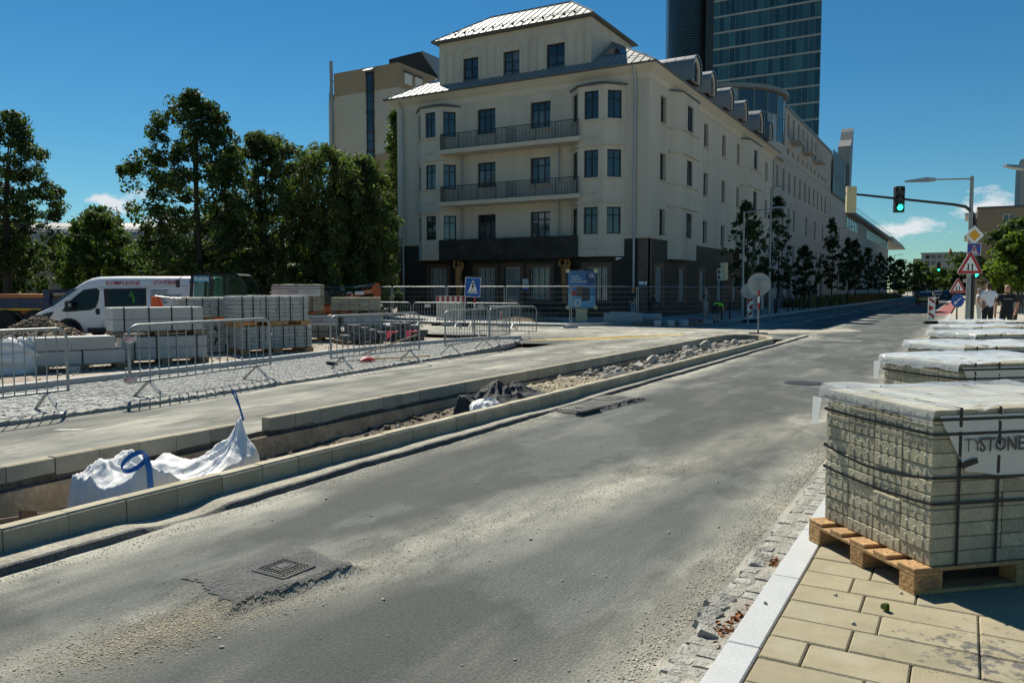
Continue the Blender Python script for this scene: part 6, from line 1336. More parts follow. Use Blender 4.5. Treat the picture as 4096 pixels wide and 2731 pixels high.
m = MB().disc((.09, -.013, 3.2), .025, 12).bar((.09, -.0115, 3.18), (.05, -.0115, 3.0), .003, .02).bar((.09, -.0115, 3.18), (.13, -.0115, 3.0), .003, .02); m.build('pictogram', 'black_plastic', d); MB().bar((-.12, -.016, 2.95), (.3, -.016, 3.33), .004, .03).bar((-.12, -.0165, 3.33), (.3, -.0165, 2.95), .004, .03).build('cross_out', 'red', d)
def tri_sign(par, cx_, cz, w_, arrows=True):
    h_ = w_ * .88; plate([(cx_ + p[0], cz + p[1]) for p in rtri(w_ * 1.04, h_ * 1.04)], .0, .015, 'white_paint', 'rim', par); plate([(cx_ + p[0], cz + p[1]) for p in rtri(w_, h_, .045)], -.005, -.001, 'red', 'border', par); plate([(cx_ + p[0], cz + p[1]) for p in rtri(w_ * .62, h_ * .62, .01)], -.009, -.006, 'white_paint', 'field', par)
    m = MB(); s = w_ / .9
    for dx, up in ((-.07, -1), (.07, 1)):
        z_ = cz - .045 * s; m.prism([(cx_ + (dx - .022) * s, z_ - up * .12 * s), (cx_ + (dx + .022) * s, z_ - up * .12 * s), (cx_ + (dx + .022) * s, z_ + up * .05 * s), (cx_ + (dx - .022) * s, z_ + up * .05 * s)], -.014, -.010, 'y'); m.prism([(cx_ + (dx - .05) * s, z_ + up * .05 * s), (cx_ + (dx + .05) * s, z_ + up * .05 * s), (cx_ + dx * s, z_ + up * .13 * s)], -.014, -.010, 'y')
    m.build('arrows', 'black_plastic', par)
d = on_pole('two_way_sign'); d.location.y = -.14; tri_sign(d, -.03, 2.52, .98)
t2 = thing('signal_post', 'corner traffic light post with cream signal boxes by the house footway', 'traffic signal', (-11.55, 43.6, .1), R(20)); MB().tube([(0, 0, 0), (0, 0, 3.2)], .07, 10).build('pole', 'steel_dark', t2, smooth=60); signal(t2, .12, -.1, 2.6, PI * .75, None, 'cream'); signal(t2, -.18, -.05, 2.45, -.9, None, 'off_white', n=2)
o = MB().tube([(-7.6, 33.0, 5.1), (-9, 38, 4.8), (-10.4, 44, 4.5), (-11.2, 47.0, 4.55)], .012, 5).build('overhead_cable', 'steel_dark'); tag(o, 'thin cable sagging from the signal arm to the left street lamp', 'cable')
t = thing('work_sign', 'temporary triangle and blue arrow signs on a folding frame beside the cycle lane', 'sign', (-.35, 48.0, .08), CR); tri_sign(t, 0, 1.75, .9); MB().disc((0, -.02, 1.05), .34, 24, t=.012).build('arrow_plate', 'blue_sign', t); m = MB().bar((.16, -.025, 1.22), (-.14, -.025, .92), .004, .05); m.prism([(-.2, .86), (-.02, .9), (-.16, 1.04)], -.028, -.022, 'y'); m.build('arrow', 'white_paint', t)
MB().tube([(0, .03, 0), (0, .03, 1.9)], .03, 8).bx(-.35, .35, -.05, .1, 0, .06).tube([(.3, .5, 0), (0, .03, 1.3)], .02, 6).build('frame', 'steel_dark', t)
t = thing('road_signal', 'small far traffic light over the street with green lit', 'traffic signal', (1.0, 130, .08), R(10)); MB().tube([(0, 0, 0), (0, 0, 5), (-4.4, 0, 5.4)], .08, 8).build('mast_arm', 'steel_dull', t); signal(t, -4.5, -.1, 4.9, 0, lit=2, s=.4)

# bollards on the left footway
for i, y in enumerate((43.9, 51.3, 55.8, 60.5, 62.3, 65.2, 69.2, 73.5)):
    o = MB().lathe([(.05, 0), (.05, .95), (.055, .96), (.055, 1.0), (.03, 1.03)], 10).build('bollard', 'steel_dark', None, (-11.2, y, .1), smooth=40); tag(o, ('%s grey bollard along the left footway edge, counted from the corner' % ['first', 'second', 'third', 'fourth', 'fifth', 'sixth', 'seventh', 'eighth'][i]), 'bollard', 'bollards on the left footway')

# manhole covers
def manhole(label, x, y, z, rz, w_=.27, h_=.25):
    t = thing('manhole_cover', label, 'manhole cover', (x, y, z), rz, 'manhole covers'); MB().bx(-w_ / 2, w_ / 2, -h_ / 2, h_ / 2, -.02, .004).build('frame', 'asphalt_old', t); MB().bx(-w_ / 2 + .02, w_ / 2 - .02, -h_ / 2 + .02, h_ / 2 - .02, -.01, .008).build('lid', 'asphalt', t); m = MB(); n = 9
    for i in range(n):
        for j in range(n):
            if 2 < i < 6 and 2 < j < 6: continue
            xx = -w_ / 2 + .035 + (w_ - .07) * i / (n - 1); yy = -h_ / 2 + .035 + (h_ - .07) * j / (n - 1); m.lathe([(.009, 0), (.007, .007)], 6, (xx, yy, .008))
    m.build('studs', 'asphalt_old', t); MB().bx(-.05, .05, -.06, .06, .008, .013).bx(-.03, .03, -.035, .035, .0131, .017).build('name_plate', 'asphalt_old', t); return t
manhole('square iron manhole cover on the raised patch in the near lane', -3.44, 3.33, .066, -.18 + R(8)); manhole('square cover on the long raised patch by the island kerb, nearer one', -4.62, 10.0, .064, -.12, .42, .55); manhole('square cover on the long raised patch by the island kerb, farther one', -4.66, 11.15, .064, -.12, .38, .5)
t = thing('manhole_cover', 'round iron manhole cover in the lane beside the pallets', 'manhole cover', (-2.5, 15.2, .0), 0, 'manhole covers'); MB().lathe([(.36, 0), (.36, .008), (.33, .01)], 28).build('frame', 'steel_dark', t); MB().lathe([(.31, .0), (.31, .013), (.02, .014)], 28).build('lid', 'steel_dark', t)
mm = MB(); mm.lathe([(.62, 0), (.61, .003)], 30, (-2.48, 15.1, .001), sx=.8, sy=.9); struct(mm.build('road_patch', 'asphalt_old'))

# litter by the gutter: dry leaves and a green husk
def leaf_bit(u): pass
v, f = [], []; rr = random.Random(5)
for k in range(150):
    y = rr.gauss(3.95, .14) if k < 100 else rr.gauss(4.95, .05); x = -.965 + rr.gauss(0, .022); z = .012 + rr.random() * .03; s = rr.uniform(.012, .03); a = rr.random() * 6; n_ = Vector((rr.gauss(0, .6), rr.gauss(0, .6), 1)).normalized(); u_ = n_.orthogonal().normalized(); w_ = n_.cross(u_); c_ = Vector((x, y, z)); i0 = len(v)
    uu = u_ * math.cos(a) + w_ * math.sin(a); ww = n_.cross(uu); v += [c_ - uu * s, c_ + ww * s * .5 + n_ * s * .3, c_ + uu * s, c_ - ww * s * .5 + n_ * s * .3]; f.append((i0, i0 + 1, i0 + 2, i0 + 3))
m = MB().add(v, f); o = stuff(m.build('dry_leaves', 'dead_leaf')); tag(o, 'dry brown leaves caught between the gutter setts', 'leaves')
t = rock('green chestnut husk lying on the sandy pavers', -.30, 4.36, ZP + .02, .026, 77, 'leaf', 'chestnut_husk', 'husk', (1, 1, .8)); t['group'] = 'litter'; t.data.materials.clear(); t.data.materials.append(MT['leaf_bright'])
for i, (x, y, s) in enumerate(((-.55, 4.45, .012), (-.25, 4.65, .011), (-.85, 4.15, .012), (-.42, 4.1, .013))): q_ = rock('small pebble on the pavers, %s' % ['left of the husk', 'right of the husk', 'on the granite kerb', 'in front of the husk'][i], x, y, ZP + .006, s, 60 + i, 'gravel', 'pebble', 'pebble'); q_['group'] = 'litter'
# ================================================================ VEHICLES
def wheel_mesh():
    t = MB().lathe([(.20, 0), (.30, .01), (.335, .05), (.335, .17), (.30, .21), (.20, .22)], 22).xf(Matrix.Rotation(PI / 2, 4, 'X')); r = MB().lathe([(.03, .03), (.12, .045), (.19, .02), (.205, .0), (.205, .10)], 18).xf(Matrix.Rotation(PI / 2, 4, 'X'))
    return t.mesh('tyre', 'rubber', 50), r.mesh('rim', 'steel_dull', 50)
TY, RM = wheel_mesh()
def wheel(par, x, y, z, s=1.0, far=False):
    w_ = obj('wheel', TY, par, (x, y, z)); w_.scale = (s, s, s); obj('rim', RM, w_, (0, -.005, 0))
    if far: w_.rotation_euler = (0, 0, PI)
# ---- white works van
van = thing('works_van', 'white high roof works van with red and grey lettering parked behind the soil heap', 'van', (-30.62, 17.59, -.13), R(29.606))
VP = [(0, .62), (.05, .78), (.16, .88), (.35, 1.02), (.80, 1.20), (1.25, 1.57), (1.63, 1.88), (1.96, 2.13), (2.29, 2.28), (2.62, 2.335), (3.4, 2.35), (6.6, 2.35), (6.87, 2.30), (6.92, 2.1)]
vx = [p[0] for p in VP]; vz = [p[1] for p in VP]
def vhw(z): return 1.0 - max(0, z - 1.05) * .095
def vtap(x): return float(np.interp(x, [0, .12, .45, 1.0, 6.6, 6.92], [.74, .86, .96, 1, 1, .97]))
secs = []
for x in [0, .05, .16, .35, .6, .8, 1.25, 1.63, 1.96, 2.29, 2.62, 3.4, 4.6, 5.6, 6.6, 6.87, 6.92]:
    zt = float(np.interp(x, vx, vz)); k = vtap(x); half = [(.90, .26), (.98, .36), (1.0, .55), (1.0, min(1.05, zt * .80)), (vhw(zt * .9), zt * .90), (vhw(zt) * .93, zt * .965), (vhw(zt) * .72, zt * .995)]
    secs.append([(x, -w_ * k, z) for w_, z in half] + [(x, 0, zt)] + [(x, w_ * k, z) for w_, z in half[::-1]])
MB().loft(secs).build('body', 'van_white', van, smooth=50)
S = .00413
def vp(px, py): return ((px - 245) * S, (800 - py) * S)
def vside(poly, name, m_, off=.008, par=None):
    P = [vp(*p) for p in poly]
    def yy(x, z): return -vhw(z) * vtap(x) - off
    return MB().add([(x, yy(x, z), z) for x, z in P], [tuple(range(len(P)))]).build(name, m_, par or van)
vside([(575, 535), (640, 462), (700, 405), (760, 362), (865, 348), (885, 368), (878, 440), (858, 500), (820, 525), (610, 542)], 'door_window', 'clear_glass'); vside([(560, 545), (632, 455), (700, 395), (757, 352), (870, 338), (898, 360), (890, 445), (868, 512), (825, 536), (610, 552)], 'window_seal', 'black_plastic', .004)
vside([(932, 345), (1315, 338), (1318, 498), (945, 507)], 'side_window', 'black_plastic', .005); vside([(975, 365), (1300, 360), (1303, 482), (985, 490)], 'side_glass', 'clear_glass', .009)
vside([(1172, 372), (1186, 368), (1200, 398), (1216, 440), (1212, 470), (1196, 474), (1192, 430), (1176, 408), (1158, 412), (1156, 402), (1174, 396)], 'hanging_vest', 'hi_vis', .007)
hd = vside([(868, 522), (898, 520), (904, 545), (900, 575), (872, 577), (863, 550)], 'door_handle', 'black_plastic', .02)
vside([(785, 695), (1900, 676), (1900, 716), (790, 738)], 'sill_strip', 'black_plastic', .012)
for a, b in (((604, 545), (608, 600)), ((915, 330), (912, 690)), ((925, 330), (1700, 322)), ((930, 507), (928, 690)), ((1330, 335), (1335, 690)), ((880, 335), (922, 330))):
    (x0, z0), (x1, z1) = vp(*a), vp(*b); MB().bar((x0, -vhw(z0) * vtap(x0) - .003, z0), (x1, -vhw(z1) * vtap(x1) - .003, z1), .004, .012).build('panel_gap', 'black_plastic', van)
arch = [(620 + 128 * math.cos(a), 735 - 128 * math.sin(a)) for a in np.linspace(-.1, PI + .1, 18)]; vside(arch, 'wheel_arch', 'black_plastic', .006)
arch2 = [(1600 + 118 * math.cos(a), 735 - 118 * math.sin(a)) for a in np.linspace(-.1, PI + .1, 18)]; vside(arch2, 'wheel_arch', 'black_plastic', .006)
for x in (vp(620, 0)[0], vp(1600, 0)[0]): wheel(van, x, -.98, .34, 1.02); wheel(van, x, .98, .34, 1.02, True)
b = MB(); rings = []
for x, w_ in ((-.03, .70), (.02, .84), (.25, .945), (.62, 1.012)): rings.append([(x, -w_, .25), (x, w_, .25), (x, w_, .74), (x, -w_, .74)] if x < .5 else [(x, -w_, .25), (x, w_, .25), (x, w_, .55), (x, -w_, .55)])
b.loft(rings).build('bumper', 'black_plastic', van, smooth=40); MB().loft([[(-.05, -.55, .46), (-.05, .55, .46), (-.05, .55, .72), (-.05, -.55, .72)], [(.08, -.6, .44), (.08, .6, .44), (.08, .6, .76), (.08, -.6, .76)]]).build('grille', 'steel_dark', van)
vside([(300, 620), (340, 588), (430, 565), (492, 553), (450, 597), (350, 622)], 'headlight', 'clear_glass', .02); vside([(300, 622), (340, 585), (430, 560), (496, 549), (452, 601), (350, 626)], 'headlight_housing', 'steel_dark', .012)
def wsc(x, yk, off): zt = float(np.interp(x, vx, vz)); return (x - off * .6, yk, zt + off * .8)
ws = []
for x in (.86, 1.25, 1.60):
    k = .86 - (x - .86) * .08; ws.append([wsc(x, -k, .012 - .02), wsc(x, -k * .6, .012), wsc(x, 0, .016), wsc(x, k * .6, .012), wsc(x, k, -.008)])
MB().add([p for r_ in ws for p in r_], [(i * 5 + j, i * 5 + j + 1, i * 5 + j + 6, i * 5 + j + 5) for i in range(2) for j in range(4)]).build('windscreen', 'car_glass', van, smooth=True)
vside([(445, 512), (470, 508), (705, 345), (640, 345)], 'windscreen_edge', 'car_glass', .002)
mx_, mz_ = vp(650, 490); m = MB().bx(mx_ - .13, mx_ + .11, -1.26, -1.07, mz_ - .14, mz_ + .16); mo = m.build('mirror', 'black_plastic', van, bevel=.04); MB().bx(mx_ + .02, mx_ + .115, -1.263, -1.2, mz_ - .06, mz_ + .06).build('mirror_glass', 'steel', mo)
MB().tube([vp(682, 312)[:1] + (-.3,) + (2.1,), (1.82, -.3, 2.2)], .01, 5).build('aerial', 'black_plastic', van)
def vtext(body, px, py, size, m_, fx=1.0, b_=0.0):
    x, z = vp(px, py); o = obj('lettering', text_mesh(body, size, m_, 'lettering', .001, fx, b_), van, (x, -vhw(z) - .016, z)); o.rotation_euler = (-.095, 0, 0)
vtext('KOMPLEXNÉ', 952, 312, .215, 'red_text', 1.03, .0018); vtext('STAVEBNÉ', 1378, 306, .215, 'red_text', .87, .0018); vtext('PRÁCE', 1700, 303, .2, 'grey_text', .55, .003)
for k, s in enumerate(('- ZAMERANIE STAVBY', '- HRUBÁ VÝSTAVBA', '- ZATEPLENIE RODINNÝCH DOMOV', '- MALIARSKE PRÁCE', '- ÚPRAVA PLÔCH', '- ZÁMKOVÉ DLAŽBY')): vtext(s, 1342, 368 + k * 21.5, .088, 'grey_text', .83, .0015)
# ---- mini digger with glazed cab
def digger_base(t, x0, x1, y0, y1):
    for yy in (y0, y1 - .35):
        MB().prism(rrect(x1 - x0, .5, .22), yy, yy + .35, 'y').xf(Matrix.Translation(((x0 + x1) / 2, 0, .25))).build('track', 'rubber', t)
    MB().bx((x0 + x1) / 2 - .4, (x0 + x1) / 2 + .4, y0 + .3, y1 - .3, .3, .55).build('undercarriage', 'steel_dark', t)
ex1 = thing('mini_digger', 'mini digger with green glazed cab and orange boom between van and sett stacks', 'excavator', (-21.9, 17.4, -.13), R(29.606))
digger_base(ex1, -.2, 2.1, -.2, 1.5); MB().loft([[(-.1, -.2, .55), (2.2, -.2, .55), (2.2, 1.5, .55), (-.1, 1.5, .55)], [(-.1, -.2, 1.05), (2.25, -.2, 1.05), (2.25, 1.5, 1.05), (-.1, 1.5, 1.05)], [(-.05, -.15, 1.15), (2.2, -.15, 1.15), (2.2, 1.45, 1.15), (-.05, 1.45, 1.15)]]).build('body', 'orange_paint', ex1, bevel=.04)
m = MB(); zr = 2.30; Y0, Y1 = -.15, 1.05
for yy in (Y0, Y1): m.bar((.03, yy, 1.15), (.12, yy, zr), .07, .08); m.bar((.70, yy, 1.15), (.73, yy, zr), .06, .10); m.bar((1.3, yy, 1.15), (1.3, yy, zr), .06, .11); m.tube([(1.92, yy, 1.15), (1.9, yy, 1.6), (1.82, yy, 2.0), (1.62, yy, zr - .03)], .025, 6)
m.loft([[(.08, Y0 - .03, zr), (1.65, Y0 - .03, zr), (1.65, Y1 + .03, zr), (.08, Y1 + .03, zr)], [(.15, Y0, zr + .06), (1.55, Y0, zr + .06), (1.55, Y1, zr + .06), (.15, Y1, zr + .06)]]); m.build('cab_frame', 'black_plastic', ex1)
for nm, pts in (('pane', [(.12, 1.17), (.69, 1.17), (.71, 2.28), (.19, 2.28)]), ('pane', [(.77, 1.17), (1.25, 1.17), (1.25, 2.27), (.78, 2.27)]), ('pane', [(1.36, 1.17), (1.90, 1.17), (1.88, 1.6), (1.80, 2.0), (1.60, 2.27), (1.36, 2.27)])):
    for yy in (Y0 + .01, Y1 - .01): MB().prism(pts, yy, yy + .006, 'y').build(nm, 'cab_glass', ex1)
MB().bx(.17, .71, Y0 - .012, Y0 - .004, 2.1, 2.28).build('sun_strip', 'poster_cyan', ex1); o = obj('lettering', text_mesh('Kubota', .15, 'white_paint', 'lettering', .001, 1, .001), ex1, (.2, Y0 - .02, 2.15))
MB().bx(.95, 1.45, .2, .7, 1.15, 1.35).bx(1.25, 1.45, .2, .7, 1.35, 1.85).build('seat', 'black_plastic', ex1, bevel=.05); MB().tube([(.45, .2, 1.2), (.5, .3, 1.5)], .02, 6).lathe([(.13, 0), (.15, .02)], 14, (.5, .3, 1.5)).build('steering_wheel', 'black_plastic', ex1)
for x, z in ((-.25, 2.05), (.85, 2.1)): MB().bx(x - .06, x + .06, -.42, -.36, z - .14, z + .12).build('mirror', 'black_plastic', ex1, bevel=.02); MB().tube([(x, -.38, z + .1), (x + .15, -.3, 2.32), (x + .35, -.15, 2.32)], .012, 5).build('mirror_arm', 'black_plastic', ex1)
m = MB(); m.prism([(-1.42, 1.05), (-1.12, 1.05), (-1.08, 1.35), (-1.2, 1.62), (-1.40, 1.62)], .2, .42, 'y'); m.build('dipper', 'orange_paint', ex1, bevel=.02); MB().prism([(-1.0, 1.15), (-.3, 1.62), (0, 1.6), (0, 1.3), (-.3, 1.32), (-.85, 1.0)], .2, .42, 'y').prism([(-.55, 1.15), (-.1, 1.45), (-.05, 1.2), (-.4, 1.0)], -.05, .1, 'y').build('boom', 'orange_paint', ex1, bevel=.02)
MB().tube([(-1.3, .3, 1.62), (-.35, .3, 1.5)], .035, 8).tube([(-.7, .3, 1.55), (-.1, .3, 1.46)], .055, 8).build('ram', 'steel', ex1); MB().tube([(-1.5, .3, 1.15), (-1.58, .3, 1.12), (-1.6, .3, 1.2), (-1.52, .3, 1.25)], .015, 6).tube([(-.95, .1, 1.2), (-.85, .1, 1.28), (-.78, .1, 1.2), (-.85, .1, 1.12)], .015, 6).build('hose', 'rubber', ex1)
MB().bx(-1.62, -1.05, .05, .57, .2, .9).build('bucket', 'steel_dark', ex1, bevel=.08)
ex2 = thing('mini_digger', 'orange digger with raised arm standing by the house corner behind the fence', 'excavator', (-27.98, 30.15, -.05), R(29.606)); digger_base(ex2, -.9, 1.3, 0, 1.6); MB().bx(-.9, 1.1, .05, 1.55, .55, 1.05).build('body', 'orange_paint', ex2, bevel=.12)
MB().grid(lambda u, v: (-.55 + .55 * u, .02, .95 + .28 * math.sin(PI * u) * v), 10, 3).build('guard', 'off_white', ex2)
m = MB(); 
for x, z0, z1 in ((-.35, 1.0, 1.78), (.25, 1.0, 1.72), (1.15, .95, 1.5)): m.bar((x, .1, z0), (x + .02, .1, z1), .05, .06); m.bar((x, 1.1, z0), (x + .02, 1.1, z1), .05, .06)
m.loft([[(-.4, .05, 1.76), (.35, .05, 1.72), (.35, 1.15, 1.72), (-.4, 1.15, 1.76)], [(-.3, .1, 1.84), (.3, .1, 1.79), (.3, 1.1, 1.79), (-.3, 1.1, 1.84)]]); m.prism([(.3, 1.78), (1.2, 1.55), (1.2, 1.48), (.3, 1.68)], .05, 1.15, 'y'); m.build('cab_frame', 'black_plastic', ex2)
MB().prism([(-.33, 1.02), (1.12, 1.02), (1.12, 1.48), (.3, 1.7), (-.33, 1.74)], .09, .095, 'y').build('pane', 'cab_glass', ex2)
MB().prism([(1.15, 1.35), (1.5, 1.65), (2.35, 1.83), (2.45, 1.75), (2.45, 1.6), (1.55, 1.42), (1.3, 1.2)], .3, .55, 'y').build('boom', 'orange_paint', ex2, bevel=.02); MB().prism([(2.35, 1.9), (2.55, 2.12), (2.72, 2.1), (2.78, 1.6), (2.66, .3), (2.5, .3), (2.42, 1.45)], .3, .5, 'y').build('dipper', 'orange_paint', ex2, bevel=.02)
MB().tube([(1.45, .42, 1.9), (2.5, .42, 2.05)], .03, 8).tube([(1.4, .42, 1.88), (2.0, .42, 1.98)], .05, 8).build('ram', 'steel', ex2); MB().bx(1.5, 1.95, .285, .298, 1.52, 1.68).build('decal', 'white_paint', ex2); obj('lettering', text_mesh('Kubota', .13, 'white_paint', 'lettering', .001), ex2, (2.0, .29, 1.62))
o = MB().disc((1.25, .1, 1.5), .17, 20, t=.02).build('round_plate', 'off_white', ex2); MB().disc((1.25, .094, 1.5), .12, 20, t=.005).build('plate_centre', 'red', o); MB().bx(2.3, 2.85, .2, .7, -.05, .4).build('bucket', 'steel_dark', ex2, bevel=.06)
# ---- tipper lorry
tr = thing('tipper_lorry', 'dark blue and orange tipper lorry at the left edge behind the van', 'lorry', (-34.9, 18.6, -.13), R(29.606)); MB().bx(-4.5, 1.7, 0, 2.3, .98, 1.5).build('tipper_body', 'truck_blue', tr, bevel=.02); MB().bx(-4.5, 1.75, -.03, 2.33, 1.5, 1.66).build('rim', 'truck_orange', tr); MB().bx(-4.5, 1.4, -.012, -.002, .98, 1.06).build('stripe', 'yellow_sign', tr); MB().bx(-4.5, 1.3, .1, 2.2, .78, .97).build('subframe', 'truck_orange', tr)
MB().bx(1.55, 1.78, -.05, 2.35, .7, 1.85).build('headboard', 'truck_blue', tr); MB().bx(1.8, 2.7, .1, 2.2, .95, 1.5).build('crate', 'truck_orange', tr); MB().bx(1.8, 2.72, .08, .098, 1.15, 1.5).build('side_flap', 'truck_blue', tr); MB().bx(-4.5, 2.7, .7, 1.6, .4, .75).build('chassis', 'steel_dark', tr); MB().bx(1.8, 2.6, .1, 2.2, 1.5, 1.7).build('load', 'soil_heap', tr, bevel=.08)
for x in (-3.4, -.1, 1.2): wheel(tr, x, .1, .5, 1.5)
MB().prism([(-.9, .55), (-.65, .95), (.45, .95), (.7, .55), (.6, .55), (.4, .86), (-.6, .86), (-.8, .55)], -.02, .6, 'y').build('mudguard', 'black_plastic', tr)
# ---- cars on the street
def car(label, x, y, rz, paint, L_=4.2, W_=1.76, H_=1.48, roof=None, rear=True, sign=False):
    t = thing('car', label, 'car', (x, y, 0), rz, 'cars on the street'); hw = W_ / 2; secs = []
    for u, zt, k in ((0, .62, .86), (.03, .9, .95), (.10, .98, 1), (.35, 1.0, 1), (.68, .95, 1), (.9, .82, .95), (1, .55, .8)):
        xx = u * L_; secs.append([(xx, -hw * k, .22), (xx, -hw * k, .6 * min(1, zt)), (xx, -hw * k * .93, zt * .95), (xx, -hw * .6 * k, zt), (xx, hw * .6 * k, zt), (xx, hw * k * .93, zt * .95), (xx, hw * k, .6 * min(1, zt)), (xx, hw * k, .22)])
    MB().loft(secs).build('body', paint, t, smooth=40)
    gl = [(.04 * L_, .95, .90), (.13 * L_, H_ - .08, .76), (.2 * L_, H_, .74), (.42 * L_, H_, .74), (.52 * L_, H_ - .06, .74), (.70 * L_, .95, .88)]
    MB().loft([[(xx, -hw * k, .90), (xx, -hw * k * .93, z), (xx, hw * k * .93, z), (xx, hw * k, .90)] for xx, z, k in gl]).build('glasshouse', 'car_glass', t, smooth=35)
    MB().loft([[(xx, -hw * k * .96, z + .004), (xx, -hw * k * .9, z + .03), (xx, hw * k * .9, z + .03), (xx, hw * k * .96, z + .004)] for xx, z, k in gl[1:5]]).build('roof', roof or paint, t, smooth=35)
    for xx in (.19 * L_, .80 * L_): wheel(t, xx, -hw + .05, .33, .97); wheel(t, xx, hw - .05, .33, .97, True)
    for s in (-1, 1): MB().bx(-.01, .12, s * hw * .86 - .11, s * hw * .86 + .11, .78, 1.02).build('tail_light' if rear else 'head_lamp', 'tail_light' if rear else 'white_paint', t)
    MB().bx(-.012, .0, -.26, .26, .62, .74).build('number_plate', 'off_white', t); MB().bx(-.03, .06, -hw * .84, hw * .84, .26, .48).build('bumper', 'black_plastic', t)
    for s in (-1, 1): MB().bx(.62 * L_, .66 * L_, s * (hw + .08) - .09, s * (hw + .08) + .09, .95, 1.07).build('mirror', 'black_plastic', t)
    return t
car('yellow hatchback driving away down the street', -3.95, 102.3, R(86), 'taxi_yellow', 4.1, 1.75, 1.5); car('black car driving away beyond the yellow hatchback', -2.9, 160, R(90), 'car_black', 4.4, 1.8, 1.6); car('silver car coming towards us between the yellow and black cars', -5.5, 208, R(88), 'car_silver', 4.3, 1.8, 1.5, rear=False)
for i, (x, y, p_) in enumerate(((-8.6, 228, 'car_silver'), (-8.4, 242, 'white_paint'), (-1.9, 236, 'car_silver'), (-6.4, 246, 'car_black'), (-3.6, 250, 'white_paint'), (1.2, 240, 'car_silver'), (-9.8, 214, 'car_black'))): car('tiny %s car parked at the far end of the street, %s' % ({'car_silver': 'silver', 'white_paint': 'white', 'car_black': 'dark'}[p_], ['left side', 'left side further on', 'by the cycle lane', 'in the middle', 'right of the middle', 'on the right', 'by the planting'][i]), x, y, R(90), p_)

